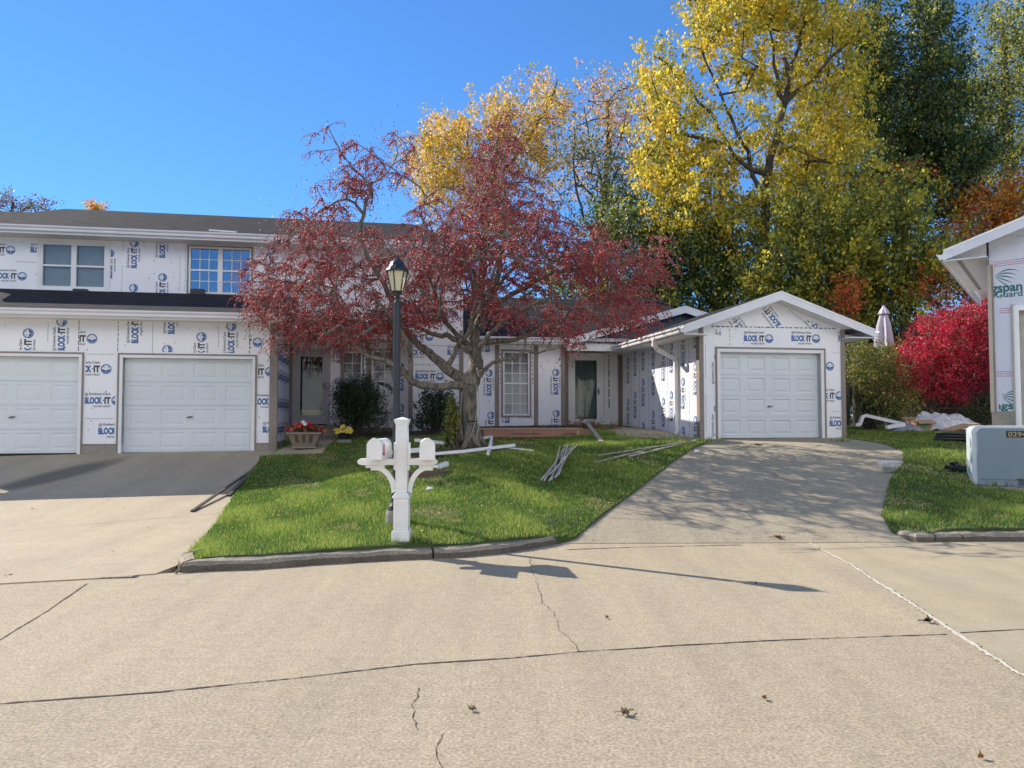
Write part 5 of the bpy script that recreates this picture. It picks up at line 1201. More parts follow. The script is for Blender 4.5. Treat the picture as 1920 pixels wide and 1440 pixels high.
# ------------------------------------------------------------------ background trees
g0 = 1.2
def gp(px, d): p = P(px, 780, d); return (p.x, d, g0)
def Q_(d): return lambda px, py, dz=0.0: tuple(P(px, py, d+dz))
Q = Q_(32)
make_tree("locust_tree", "tall golden yellow tree behind the gabled garage, its crown reaching the top of the photo", "tree", "trees behind the houses", gp(1432, 32),
    [Q(1430, 700), Q(1428, 600), Q(1432, 520, -1), Q(1436, 420, -.9), Q(1440, 330, -1.1), Q(1462, 230, -1.1), Q(1478, 160, -1.1), Q(1470, 110, -.9)], [[Q(1437, 410, -.9), Q(1410, 310, -1.1), Q(1395, 270, -1.1), Q(1362, 200, -1.1), Q(1340, 150, -1.1), Q(1300, 60, -.9)], [Q(1436, 330, -1.1), Q(1395, 305, -1.1), Q(1362, 270, -1.1), Q(1330, 215, -1.1), Q(1290, 165, -1.1), Q(1250, 120, -.9)], [Q(1468, 190, -1.1), Q(1520, 150, -1.1), Q(1575, 95, -1.1), Q(1610, 60, -.9)], [Q(1475, 160, -1.1), Q(1500, 90, -1.1), Q(1510, 20, -.9)], [Q(1462, 200, -1.1), Q(1455, 120, -1.1), Q(1440, 40, -.9)], [Q(1362, 275, -1.1), Q(1300, 255, -1.1), Q(1240, 245, -1.1), Q(1210, 215, -.9)], [Q(1434, 430, -.9), Q(1500, 380, -.9), Q(1560, 330, -.9)]],
    [(1335, 40, 48, 50, 15), (1300, 90, 30, 25, 5), (1265, 150, 45, 30, 8), (1225, 130, 25, 30, 5), (1290, 210, 70, 35, 13), (1410, 30, 60, 50, 20), (1500, 40, 70, 60, 26), (1580, 50, 60, 60, 18), (1420, 130, 55, 50, 13), (1500, 150, 60, 50, 16), (1570, 180, 60, 60, 18), (1235, 215, 35, 25, 6), (1265, 280, 70, 35, 15), (1350, 320, 60, 40, 14), (1430, 240, 50, 40, 9), (1510, 270, 70, 45, 20), (1570, 300, 60, 50, 20), (1225, 330, 40, 40, 12), (1290, 365, 60, 35, 15), (1390, 400, 60, 40, 14), (1480, 360, 60, 50, 18), (1560, 390, 60, 50, 18), (1330, 430, 50, 30, 12), (1360, 490, 45, 40, 14), (1265, 420, 30, 25, 6), (1395, 560, 45, 30, 9), (1440, -50, 150, 60, 40)],
    32, 3.2, [L_YEL, L_GOLD, L_YG, L_OLV], [.50, .17, .26, .07], 6, 26, .50, .15, .165, (.24, .095), droop=1.1, rtip=.018)
Q = Q_(29)
make_tree("leafy_tree", "olive green tree with yellowing leaves filling the space above the gabled garage roof", "tree", "trees behind the houses", gp(1520, 29),
    [Q(1520, 650), Q(1515, 560), Q(1520, 460), Q(1530, 380)], [[Q(1518, 540), Q(1440, 470), Q(1400, 450)], [Q(1518, 520), Q(1600, 450), Q(1650, 420)]],
    [(1430, 520, 80, 55, 40), (1540, 470, 90, 70, 56), (1620, 450, 90, 80, 60), (1500, 410, 80, 50, 30), (1680, 500, 90, 60, 50), (1570, 550, 90, 45, 44), (1660, 390, 70, 60, 30), (1760, 480, 60, 50, 26), (1680, 560, 70, 35, 22), (1490, 560, 60, 30, 16)],
    29, 2.0, [L_OLV, L_YG, L_GRN, L_YEL], [.34, .36, .12, .18], 4, 26, .42, .16, .15, (.18, .09), droop=.9)
Q = Q_(35)
make_tree("ivy_tree", "tall dark green tree with narrow spires right of the golden tree", "tree", "trees behind the houses", gp(1700, 35),
    [Q(1700, 650), Q(1695, 500), Q(1690, 380), Q(1700, 250), Q(1735, 120), Q(1750, 20)], [[Q(1692, 400), Q(1660, 280), Q(1645, 160), Q(1640, 50)], [Q(1695, 360), Q(1760, 260), Q(1800, 200)]],
    [(1645, 70, 45, 60, 34), (1640, 150, 60, 70, 50), (1750, 30, 40, 60, 34), (1755, 110, 55, 60, 40), (1680, 210, 90, 70, 70), (1770, 200, 60, 60, 44), (1680, 300, 90, 60, 70), (1770, 290, 80, 60, 56), (1640, 370, 70, 50, 36), (1740, 370, 90, 50, 50), (1830, 280, 50, 50, 24)],
    35, 2.6, [L_DGR, L_GRN, L_OLV, L_YG], [.36, .36, .2, .08], 5, 22, .42, .17, .16, (.28, .12))
Q = Q_(38)
make_tree("leafy_tree", "green and yellow tree at the upper right corner above the edge building", "tree", "trees behind the houses", gp(1900, 38),
    [Q(1900, 600), Q(1895, 450), Q(1890, 300), Q(1885, 150), Q(1880, 50)], [[Q(1893, 400), Q(1800, 330), Q(1720, 300)], [Q(1890, 330), Q(1960, 200), Q(2000, 100)]],
    [(1890, 60, 60, 70, 50), (1880, 170, 70, 70, 54), (1830, 170, 50, 60, 24), (1870, 280, 80, 60, 50), (1960, 120, 60, 90, 40), (1960, 280, 60, 80, 30), (1810, 330, 60, 40, 18)],
    38, 2.6, [L_GREY, L_GRN, L_YG, L_YEL], [.3, .3, .28, .12], 6, 15, .45, .2, .15, (.3, .14))
Q = Q_(34)
make_tree("maple_tree", "orange maple tree behind the building at the right edge", "tree", "trees behind the houses", gp(1870, 34),
    [Q(1870, 600), Q(1868, 480), Q(1865, 400)], [], [(1860, 400, 80, 50, 60), (1810, 365, 40, 25, 12), (1900, 440, 60, 40, 36), (1780, 450, 40, 60, 20), (1920, 360, 50, 40, 20), (1840, 500, 60, 40, 26), (1820, 540, 50, 40, 24), (1890, 520, 50, 50, 20)],
    34, 2.0, [L_ORG, L_GOLD, L_RED, L_OLV], [.5, .25, .1, .15], 6, 14, .4, .17, .14, (.2, .1))
for px, d, bl, lab in ((1590, 27, [(1592, 545, 22, 24, 12), (1570, 575, 20, 16, 6)], "small red orange sapling just above the right slope of the garage roof"), (1715, 28, [(1712, 548, 18, 14, 7), (1745, 515, 26, 22, 12), (1760, 560, 20, 20, 6)], "small orange sapling above the closed patio umbrella"), (1690, 31, [(1715, 325, 26, 9, 5), (1650, 345, 22, 8, 3)], "red leaved branches showing below the dark green tree")):
    Q = Q_(d); make_tree("sapling", lab, "tree", None, gp(px, d), [Q(px, 650), Q(px, 600), Q(px, bl[0][1]+15)], [], bl, d, .7, [L_RED, L_ORG, L_YG], [.5, .35, .15], 4, 12, .28, .13, .12, (.07, .03), .4)
Q = Q_(40)
make_tree("autumn_tree", "broad golden orange tree behind the top of the crabapple", "tree", "trees behind the houses", gp(900, 40),
    [Q(900, 600), Q(905, 480), Q(915, 380), Q(930, 300), Q(950, 220)], [[Q(908, 420), Q(860, 340), Q(820, 300)], [Q(920, 350), Q(990, 260), Q(1030, 190), Q(1045, 150)], [Q(912, 390), Q(880, 290), Q(880, 230)]],
    [(850, 270, 55, 50, 40), (810, 330, 40, 60, 26), (880, 340, 80, 60, 50), (960, 240, 70, 50, 36), (1030, 190, 45, 45, 22), (1000, 280, 70, 70, 34), (830, 250, 40, 20, 8), (920, 210, 50, 26, 10), (900, 430, 110, 60, 40), (780, 300, 20, 20, 3)],
    40, 3.2, [L_GOLD, L_PALE, L_YG, L_ORG], [.42, .34, .16, .08], 5, 16, .5, .17, .165, (.24, .1), droop=.9)
Q = Q_(44)
make_tree("bare_tree", "thin half bare tree with pale orange leaves against the sky left of the golden tree", "tree", "trees behind the houses", gp(1130, 44),
    [Q(1130, 600), Q(1128, 450), Q(1135, 350), Q(1140, 260), Q(1140, 190)], [[Q(1135, 330), Q(1165, 250), Q(1180, 190)], [Q(1132, 360), Q(1105, 260), Q(1095, 200)], [Q(1130, 400), Q(1060, 300), Q(1030, 250)]],
    [(1140, 190, 60, 50, 46), (1110, 260, 70, 60, 40), (1180, 260, 50, 60, 34), (1070, 330, 60, 60, 26), (1160, 340, 60, 50, 26), (1120, 150, 30, 20, 8)],
    44, 2.6, [L_PALE, L_ORG, L_GREY], [.55, .2, .25], 4, 8, .5, .2, .16, (.18, .08), rtip=.018)
make_tree("willowy_tree", "grey green thin leaved tree behind the low roof in the middle", "tree", "trees behind the houses", gp(1110, 36),
    [Q_(36)(1110, 600), Q_(36)(1115, 480), Q_(36)(1120, 400)], [[Q_(36)(1115, 450), Q_(36)(1080, 350), Q_(36)(1075, 280)], [Q_(36)(1116, 440), Q_(36)(1150, 340), Q_(36)(1170, 300)]],
    [(1090, 280, 40, 50, 20), (1130, 330, 70, 60, 26), (1190, 330, 40, 50, 16), (1100, 400, 60, 40, 10), (1180, 400, 60, 40, 34), (1220, 360, 50, 60, 26)],
    36, 1.8, [L_GREY, L_OLV, L_GRN], [.6, .25, .15], 4, 11, .45, .2, .13, (.14, .07))
Q = Q_(31)
make_tree("leafy_tree", "dark leafy tree behind the low shingle roof beside the crabapple's right side", "tree", "trees behind the houses", gp(1255, 31),
    [Q(1255, 650), Q(1250, 560), Q(1245, 480), Q(1250, 420)], [[Q(1250, 520), Q(1190, 450)], [Q(1250, 520), Q(1310, 450)]],
    [(1180, 450, 70, 60, 40), (1270, 440, 70, 50, 46), (1330, 500, 60, 60, 44), (1240, 520, 80, 50, 50), (1140, 420, 50, 50, 20), (1300, 570, 70, 30, 30), (1100, 520, 80, 50, 34), (1180, 560, 90, 30, 30)],
    31, 2.2, [L_DGR, L_GRN, L_OLV, L_YG], [.32, .22, .24, .22], 5, 20, .42, .17, .14, (.2, .09))
for px, d, l_ in ((1345, 30.5, "dark"), (1462, 34, "straight"), (1605, 33, "leaning"), (1560, 37, "thin")):
    lab = {"dark": "narrow dark tree trunk with sparse yellow leaves left above the garage ridge", "straight": "straight dark trunk with sparse leaves seen right above the garage peak", "leaning": "dark trunk with sparse leaves above the right slope of the garage roof", "thin": "thin dark trunk deep in the foliage right of the golden tree"}[l_]
    Q = Q_(d); make_tree("slender_tree", lab, "tree", "trees behind the houses", gp(px, d), [Q(px, 640), Q(px+6, 560), Q(px-4, 480), Q(px+8, 400), Q(px+4, 330)], [[Q(px, 520), Q(px-40, 440)], [Q(px, 500), Q(px+45, 430)]],
        [(px, 400, 50, 60, 14), (px-20, 520, 50, 40, 12), (px+20, 590, 50, 30, 12)], d, 1.5, [L_YG, L_OLV, L_GRN], [.5, .3, .2], 4, 12, .4, .18, .13, (.16, .07))
Q = Q_(60)
make_tree("far_tree", "dusky reddish tree tops above the far left roof", "tree", None, gp(20, 60), [Q(20, 500), Q(20, 430), Q(25, 380)], [[Q(20, 440), Q(60, 395)], [Q(20, 440), Q(-40, 385)]],
    [(5, 375, 22, 22, 16), (45, 385, 26, 14, 16), (80, 388, 16, 9, 7), (-50, 380, 40, 30, 24), (100, 388, 8, 5, 2)], 60, 2, [L_CRIMD, L_GREY, L_OLV], [.4, .4, .2], 4, 8, .35, .15, .16, (.2, .1))
make_tree("far_tree", "small orange tree top peeking over the upper roof at the left", "tree", None, gp(175, 60), [Q(175, 500), Q(175, 430), Q(175, 395)], [], [(172, 390, 16, 8, 16), (185, 392, 10, 5, 5)], 60, 1, [L_ORG, L_GOLD], [.4, .6], 4, 10, .25, .12, .16, (.12, .06))
# dark woodland mass deep behind
def woods(name, xs_, y0, y1, zmax, n, mats, probs, size=.3):
    k = n//24; x = rng.uniform(*xs_, k); y = rng.uniform(y0, y1, k); top = zmax*(.72+.2*np.sin(x*.37+1)+.1*np.sin(x*1.3)); z = g0+rng.random(k)**.8*top
    T = np.stack([x, y, z], 1); C = cloud(T, 24, .7); V, Fl = leaves(C, size, .7); mi = np.repeat(rng.choice(len(mats), k, p=probs), 24)
    o = arrmesh(name, V, Fl, mats, mi); return o
tag(woods("far_woods", (2, 34), 42, 50, 8.5, 66000, [L_DGR, L_GRN, L_OLV], [.6, .28, .12]), "dark green woodland mass far behind the garage", "woods", None, "stuff")

# ------------------------------------------------------------------ shrubs
def shrub(name, label, cat, base, blobs, d, dd, mats, probs, n, nsub=4, sp=.12, spsub=.05, size=.04, stems=9, stemh=.5, group=None, asp=.6, stemm=None):
    base = Vector(base); root = thing(name, label, cat, base, 0, group)
    T = np.array([tuple(t) for t in ellpts(blobs, d, dd)]); C = clustered(T, nsub, n, sp, spsub); kk = np.repeat(rng.choice(len(mats), len(T), p=probs), nsub*n)[C[:, 2] > base.z]; C = C[C[:, 2] > base.z]; V, Fl = leaves(C, size, asp, .2); swp = rng.random(len(kk)) < .5; kk[swp] = rng.choice(len(mats), swp.sum(), p=probs)
    arrmesh("foliage", V, Fl, mats, kk, root, False, tuple(base))
    idx = rng.choice(len(T), min(stems*5, len(T)), replace=False); P0, P1, r0, r1 = [], [], [], []
    for i in idx:
        a = np.array(base)+np.array([rng.normal(0, .08), rng.normal(0, .08), 0]); b = a*.4+T[i]*.6; b[2] = a[2]+(T[i][2]-a[2])*.5
        P0 += [a, b]; P1 += [b, T[i]]; r0 += [.016, .010]; r1 += [.010, .004]
    V, Fq = frustums(P0, P1, r0, r1, 5); arrmesh("stem", V, Fq, stemm or M_BARKD, None, root, True, tuple(base)); return root
bs = P(670, 812, 19.0); shrub("round_shrub", "dense round dark green shrub in front of the entry windows", "shrub", (bs.x, 19.0, lawnz(bs.x, 19.0)), [(672, 745, 42, 36, 150), (660, 775, 40, 30, 60), (690, 780, 40, 26, 50), (650, 745, 30, 28, 40)], 19.0, .6, [L_DGR, L_GRN], [.85, .15], 9, 5, .10, .05, .045)
bs = P(815, 815, 19.3); shrub("broadleaf_shrub", "loose broad leaved dark shrub in front of the wrapped bay wall", "shrub", (bs.x, 19.3, lawnz(bs.x, 19.3)), [(812, 765, 30, 32, 60), (835, 780, 22, 30, 34), (800, 745, 16, 14, 12), (830, 745, 16, 16, 12), (790, 800, 24, 12, 12)], 19.3, .4, [L_DGR, L_GRN], [.7, .3], 7, 3, .09, .06, .085, asp=.4)
bs = P(848, 830, 16.0); shrub("climbing_vine", "bright green leafy column left of the crabapple trunk", "shrub", (bs.x, 16.0, lawnz(bs.x, 16)), [(846, 760, 7, 16, 22), (848, 790, 8, 20, 30), (845, 818, 7, 16, 22)], 16.0, .09, [L_GRN, L_YG, L_OLV], [.45, .35, .2], 8, 4, .05, .03, .045, stems=6)
bs = P(1115, 818, 20.0); shrub("dead_flowers", "low heap of brown dried flowers beside the porch", "plant", (bs.x, 20.0, lawnz(bs.x, 20.0)), [(1095, 803, 34, 7, 40), (1140, 810, 26, 6, 26)], 20.0, .4, [L_BRN, L_CRAB, L_OLV], [.6, .3, .1], 8, 4, .08, .04, .05)
d_ = 21.5; bs = P(1628, 795, d_); shrub("hedge_shrub", "loose brownish green shrub beside the garage corner, its leaves turning yellow", "shrub", (bs.x, d_, g0), [(1630, 700, 46, 50, 150), (1660, 690, 34, 46, 90), (1610, 660, 26, 24, 40), (1640, 760, 50, 34, 70), (1690, 760, 40, 34, 60), (1690, 720, 30, 30, 44)], d_, .8, [L_OLV, L_GRN, L_YG, L_BRN], [.42, .25, .18, .15], 8, 4, .14, .06, .055, stems=20)
d_ = 22.5; bs = P(1760, 780, d_); shrub("burning_bush", "large dome shaped crimson bush between the garage and the building at the right edge", "shrub", (bs.x, d_, g0), [(1780, 640, 70, 62, 420), (1720, 680, 50, 50, 240), (1700, 700, 34, 40, 110), (1800, 700, 60, 50, 240), (1840, 600, 40, 44, 150), (1850, 660, 40, 70, 160), (1745, 725, 50, 25, 70), (1780, 740, 50, 16, 40)], d_, 1.5, [L_CRIM, L_PINK, L_CRIMD, L_BRN], [.40, .22, .28, .10], 9, 5, .10, .045, .055, stems=20)
d_ = 24.5; bs = P(1830, 780, d_); shrub("back_shrub", "yellow green shrub peeping out between the crimson bush and the edge building", "shrub", (bs.x, d_, g0), [(1845, 700, 22, 30, 40), (1800, 760, 60, 20, 50), (1845, 780, 20, 20, 20), (1870, 740, 30, 50, 50), (1790, 780, 60, 14, 40)], d_, .5, [L_YG, L_OLV, L_BRN], [.45, .35, .2], 7, 4, .14, .06, .06)
# grass ------------------------------------------------------------
B1 = leafmat("grass_green", (.085, .17, .022), .5, .6); B2 = leafmat("grass_deep", (.05, .13, .015), .5, .6); B3 = leafmat("grass_dry", (.42, .36, .14), .35, .6); B4 = leafmat("grass_light", (.23, .31, .06), .5, .6)
def grass(name, poly, dens, label, holes=(), lim=300000, far=1.0):
    xs_ = [p[0] for p in poly]; ys_ = [p[1] for p in poly]; A = (max(xs_)-min(xs_))*(max(ys_)-min(ys_)); n = int(A*dens)
    x = rng.uniform(min(xs_), max(xs_), n); y = rng.uniform(min(ys_), max(ys_), n); keep = rng.random(n) < np.clip((11.0/y)**1.3, .12, 1)*far
    x, y = x[keep], y[keep]
    def inside(poly):
        c = np.zeros(len(x), bool); j = len(poly)-1
        for i in range(len(poly)):
            xi, yi = poly[i][:2]; xj, yj = poly[j][:2]
            if yi != yj:
                m = ((yi > y) != (yj > y)) & (x < (xj-xi)*(y-yi)/(yj-yi)+xi); c ^= m
            j = i
        return c
    m = inside(poly)
    for h in holes: m &= ~inside(h)
    x, y = x[m], y[m]; n = len(x)
    if n > lim: sel = rng.choice(n, lim, replace=False); x, y = x[sel], y[sel]; n = lim
    gx_ = np.arange(min(xs_)-.3, max(xs_)+.4, .3); gy_ = np.arange(min(ys_)-.3, max(ys_)+.4, .3)
    Zg = np.array([[lawnz(a, b) for a in gx_] for b in gy_]); fx = (x-gx_[0])/.3; fy = (y-gy_[0])/.3; ix, iy = fx.astype(int), fy.astype(int); u, v = fx-ix, fy-iy
    z = (Zg[iy, ix]*(1-u)+Zg[iy, ix+1]*u)*(1-v)+(Zg[iy+1, ix]*(1-u)+Zg[iy+1, ix+1]*u)*v
    pn = np.sin(x*1.7+2*np.sin(y*.9))*np.cos(y*1.3+1.5*np.sin(x*1.1))+.5*np.sin(x*4.1+y*3.3)+.35*np.sin(x*9.3-y*7.1)*np.sin(y*11.)
    hgt = rng.uniform(.018, .058, n)*(1+.35*pn)*(1+.4*(y > 14)*0); w = rng.uniform(.003, .0055, n)*(1+np.clip((y-9)/9, 0, 1.6))
    a = rng.uniform(0, 2*np.pi, n); la = rng.uniform(0, 2*np.pi, n); le = rng.uniform(.1, .9, n)*hgt
    bx_, by_ = np.cos(a)*w, np.sin(a)*w; tx, ty = x+np.cos(la)*le, y+np.sin(la)*le
    V = np.stack([np.stack([x-bx_, y-by_, z-.01], 1), np.stack([x+bx_, y+by_, z-.01], 1), np.stack([tx, ty, z+hgt], 1)], 1).reshape(-1, 3)
    q = pn+rng.normal(0, .7, n); dry = ((pn < -.75) & (rng.random(n) < .38)) | (rng.random(n) < .10); mi = np.where(dry, 2, np.where(q > .45, 3, np.where(q < -.6, 1, 0)))
    return tag(arrmesh(name, V, np.arange(n*3).reshape(-1, 3), [B1, B2, B3, B4], mi), label, "grass", None, "stuff")
bedsmall = [(tc[0]+(p[0]-tc[0])*.72, tc[1]+(p[1]-tc[1])*.72) for p in TREEBED]
grass("lawn_grass", [tuple(p) for p in lawn], 5200, "sunlit green grass of the front lawn under the crabapple", [walk, walk2, bed, bedsmall], 330000)
grass("lawn_grass", [p for p in rl if p[0] < 15]+[], 3200, "green grass of the lawn right of the aged driveway", [], 170000) if False else None
rl2 = [(5.3, 9.9)]+[(x, de(x)+KIN) for x in (5.6, 6.2, 7, 8, 9.5, 11)]+[(13, 16), (13.5, 25.5), bw(11.2, 25.5), bw(11.2, 16.8)]+rb[::-1][:-1]
grass("lawn_grass", rl2, 4200, "green grass of the lawn right of the aged driveway", [], 190000)
def weeds():
    pts = []
    for (px, py, n, r_) in ((1302, 829, 60, .25), (1265, 822, 30, .2), (1222, 818, 30, .25), (1160, 818, 50, .3), (520, 842, 40, .2), (1335, 826, 16, .12), (862, 838, 70, .25), (830, 842, 60, .25), (1575, 826, 20, .1), (752, 1012, 60, .12), (728, 978, 40, .14), (1850, 905, 60, .35)):
        g = Gh(px, py, lawnz)
        for _ in range(n): pts.append((g.x+random.gauss(0, r_), g.y+random.gauss(0, r_*.6), g.z-.02))
    P0 = np.array(pts); n = len(P0); k = 5; P0 = np.repeat(P0, k, 0)+rng.normal(0, .012, (n*k, 3))*[1, 1, 0]; n *= k
    a = rng.uniform(0, 2*np.pi, n); h = rng.uniform(.05, .15, n); w = .005; l = rng.uniform(-.05, .05, (n, 2))
    V = np.stack([P0+np.stack([np.cos(a)*w, np.sin(a)*w, 0*a], 1), P0-np.stack([np.cos(a)*w, np.sin(a)*w, 0*a], 1), P0+np.stack([l[:, 0], l[:, 1], h], 1)], 1).reshape(-1, 3)
    tag(arrmesh("weeds", V, np.arange(n*3).reshape(-1, 3), [B1, B4, B3], rng.choice(3, n, p=[.5, .3, .2])), "taller tufts of grass and weeds at post bases and wall corners", "weeds", None, "stuff")
weeds()
# fallen leaves scattered on the lawns and drives
def litter():
    pts = []
    for poly, n, zf in ((lawn, 420, lawnz), (rl2, 260, lawnz), (leftdrive, 60, lambda x, y: H(x, y)-.02), (rightdrive, 60, lambda x, y: H(x, y)-.02)):
        k = 0
        while k < n:
            x = random.uniform(min(p[0] for p in poly), max(p[0] for p in poly)); y = random.uniform(min(p[1] for p in poly), max(p[1] for p in poly))
            if inpoly(x, y, [tuple(p[:2]) for p in poly]): pts.append((x, y, zf(x, y)+.045)); k += 1
    for _ in range(260):
        x, y = -.6+random.gauss(0, 1.5), 14.9+random.gauss(0, 1.3)
        if inpoly(x, y, [tuple(p[:2]) for p in lawn]): pts.append((x, y, lawnz(x, y)+.04))
    V, Fl = leaves(np.array(pts), .055, .6, 0); V = V.reshape(-1, 4, 3); c = V.mean(1, keepdims=True); V = c+(V-c)*np.array([1, 1, .3]); V = V.reshape(-1, 3)
    tag(arrmesh("fallen_leaves", V, Fl, [L_BRN, L_GOLD, L_PALE, L_CRIMD], rng.choice(4, len(pts), p=[.42, .16, .22, .20])), "small dry leaves scattered over the lawns and the aged driveway", "leaves", None, "stuff")
litter()
print("p4 ok")
# ================================================================== OBJECTS
M_MAIL = simple("mailbox_white", (.76, .765, .745), .5, .06, 7, .05); M_FLAG = simple("flag_red", (.45, .02, .025), .45, .1)
M_POST = simple("lamp_post_paint", (.03, .035, .04), .38, .15, 8, .05, .3)
# mailbox stand
b = Gh(753, 1013, lawnz); mbx, mby = b.x, b.y; mz = lawnz(mbx, mby)-.01
ms = thing("mailbox_stand", "white post with two white mailboxes on a cross arm near the kerb", "mailbox", (mbx, mby, mz))
ya = R(0)
def mz_(py): return EYE+(780-py)*mby/FPX-mz
mb = MB()
def sq(mb, r0, z0, r1, z1): mb.add([(-r0, -r0, z0), (r0, -r0, z0), (r0, r0, z0), (-r0, r0, z0), (-r1, -r1, z1), (r1, -r1, z1), (r1, r1, z1), (-r1, r1, z1)], [(0, 1, 5, 4), (1, 2, 6, 5), (2, 3, 7, 6), (3, 0, 4, 7), (0, 3, 2, 1), (4, 5, 6, 7)])
sq(mb, .104, 0, .104, .11); sq(mb, .104, .1101, .085, .14); sq(mb, .084, .1401, .084, .50); sq(mb, .100, .5001, .100, .525); sq(mb, .092, .5251, .072, .56)
for s_ in (0, 1):          # raised fillets of the sunk panels on four faces
    for sg in (-1, 1):
        for (w_, z0, z1, r_) in ((.055, .18, .46, .084), (.044, .62, 1.28, .066)):
            for (a0, a1, c0, c1) in ((-w_, w_, z1-.006, z1+.006), (-w_, w_, z0-.006, z0+.006), (-w_-.006, -w_+.006, z0, z1), (w_-.006, w_+.006, z0, z1)):
                if s_: mb.box(sg*r_-.004, sg*r_+.004, a0, a1, c0, c1)
                else: mb.box(a0, a1, sg*r_-.004, sg*r_+.004, c0, c1)
sq(mb, .066, .5601, .066, 1.34)
p = mb.build("post", M_MAIL, ms, bevel=.004)
mb = MB(); sq(mb, .067, 1.34, .086, 1.395); sq(mb, .086, 1.3951, .086, 1.405); sq(mb, .086, 1.4051, .005, 1.435); mb.build("post_cap", M_MAIL, ms, bevel=.003)
za = mz_(866)-.02; al0, al1 = (672-753)*mby/FPX, (818-753)*mby/FPX
mb = MB(); mb.prism([(al0, za+.0), (al0-.012, za+.03), (al0+.02, za+.06), (-.0661, za+.06), (-.0661, za-.01), (al0+.05, za-.015)], -.05, .05, 'y'); mb.prism([(al1, za), (al1+.012, za+.03), (al1-.02, za+.06), (.0661, za+.06), (.0661, za-.01), (al1-.05, za-.015)], -.05, .05, 'y')
mb.box(-.09, -.0662, -.052, .052, za-.07, za+.25); mb.box(.0662, .09, -.052, .052, za-.07, za+.25)
mb.build("cross_arm", M_MAIL, ms, bevel=.004)
for sg in (-1, 1):
    mb = MB(); xo = sg*.31; n_ = 9; A_, B_ = [], []
    for i in range(n_):
        t = i/(n_-1)*math.pi/2; A_.append((sg*(.067+.23*(1-math.cos(t))), za-.32+.30*math.sin(t))); B_.append((sg*(.067+.05+.20*(1-math.cos(t))), za-.34+.27*math.sin(t)))
    poly = A_+[(sg*.40, za-.02), (sg*.40, za-.045), (sg*.36, za-.06), (sg*.33, za-.085)]+B_[::-1]
    for i in range(n_-1): mb.prism([A_[i], A_[i+1], B_[i+1], B_[i]], -.022, .022, 'y')
    mb.box(min(sg*.20, sg*.42), max(sg*.20, sg*.42), -.03, .03, za-.045, za-.012); mb.box(min(sg*.25, sg*.36), max(sg*.25, sg*.36), -.028, .028, za-.075, za-.046)
    mb.build("bracket", M_MAIL, ms, bevel=.002)
def mailbox(cx, zb, rz, tilt=0):
    w, h, L = .082, .15, .24; prof_ = [(-w, 0), (w, 0), (w, h)]+[(w*math.cos(a), h+w*math.sin(a)) for a in np.linspace(0, math.pi, 13)[1:-1]]+[(-w, h)]
    c, s = math.cos(R(rz)), math.sin(R(rz))
    def T(mb): mb.v = [(cx+x*c-y*s, x*s+y*c-.02, zb+z) for x, y, z in mb.v]; return mb
    mb = MB(); mb.prism(prof_, -L+.0, L, 'y'); o = T(mb).build("mailbox", M_MAIL, ms, bevel=.004)
    mb = MB(); pr2 = [(x*1.07, z*1.03-.002) for x, z in prof_]; mb.prism(pr2, -L-.014, -L-.001, 'y'); mb.box(-.022, .022, -L-.03, -L-.0141, h+w-.012, h+w+.014); T(mb).build("mailbox_door", M_MAIL, o, bevel=.003)
    mb = MB(); mb.box(w+.001, w+.007, -.16, -.13, .07, .17); mb.box(w+.001, w+.007, -.19, -.12, .055, .075); mb.box(w+.001, w+.012, -.165, -.13, .045, .06); T(mb).build("flag", M_FLAG, o)
mailbox((712-753)*mby/FPX, za+.062, -5)
mailbox((800-753)*mby/FPX, za+.062, 7)
# street lamp
lb_ = Gh(742, 981, lawnz); lx, ly = lb_.x+.0, lb_.y; lz = lawnz(lx, ly)-.01; sc_l = ly/FPX
lamp = thing("street_lamp", "black lantern on a tall dark post behind the mailboxes, on a concrete footing", "street lamp", (lx, ly, lz))
lh = lambda py: EYE+(780-py)*sc_l-lz
mb = MB(); mb.lathe([(.13, 0), (.13, lh(962)-0), (.12, lh(955))], (0, 0, 0), 20); mb.build("footing", M_FOUND, lamp)
mb = MB(); z1 = lh(955); mb.lathe([(.105, z1+.001), (.105, z1+.02), (.085, z1+.03), (.095, z1+.05), (.07, z1+.09), (.062, z1+.11), (.062, lh(905)), (.072, lh(902)), (.05, lh(892)), (.047, lh(890))], (0, 0, 0), 18); mb.build("base_casting", M_POST, lamp, smooth=False)
mb = MB(); mb.lathe([(.0465, lh(889)), (.0465, lh(573)), (.05, lh(572)), (.05, lh(566)), (.03, lh(563)), (.025, lh(560)), (.04, lh(557)), (.03, lh(553))], (0, 0, 0), 16); pole = mb.build("pole", M_POST, lamp)
mb = MB(); z0, z1, z2 = lh(556), lh(548), lh(517)
mb.lathe([(.03, z0), (.06, z1), (.075, z1+.012), (.075, z1+.02)], (0, 0, 0), 12)
k = 6; rb0, rt0 = .078, .135
for j in range(k):
    a = 2*math.pi*j/k+.3; mb.tube([(rb0*math.cos(a), rb0*math.sin(a), z1+.015), (rt0*math.cos(a), rt0*math.sin(a), lh(508))], .009, 5)
zt = lh(508)
mb.lathe([(.15, zt), (.152, zt+.012), (.145, zt+.03), (.105, zt+.075), (.085, zt+.12), (.055, zt+.15), (.032, zt+.16), (.034, zt+.18), (.012, zt+.195), (.014, zt+.215), (.008, zt+.235), (.001, zt+.27)], (0, 0, 0), 6*2)
mb.build("lantern", M_POST, lamp)
gm, t_, b_ = newmat("lantern_glass"); b_.inputs["Base Color"].default_value = (.72, .66, .44, 1); b_.inputs["Roughness"].default_value = .25; b_.inputs["Transmission Weight"].default_value = .25; b_.inputs["Subsurface Weight"].default_value = 0
mb = MB(); v = []
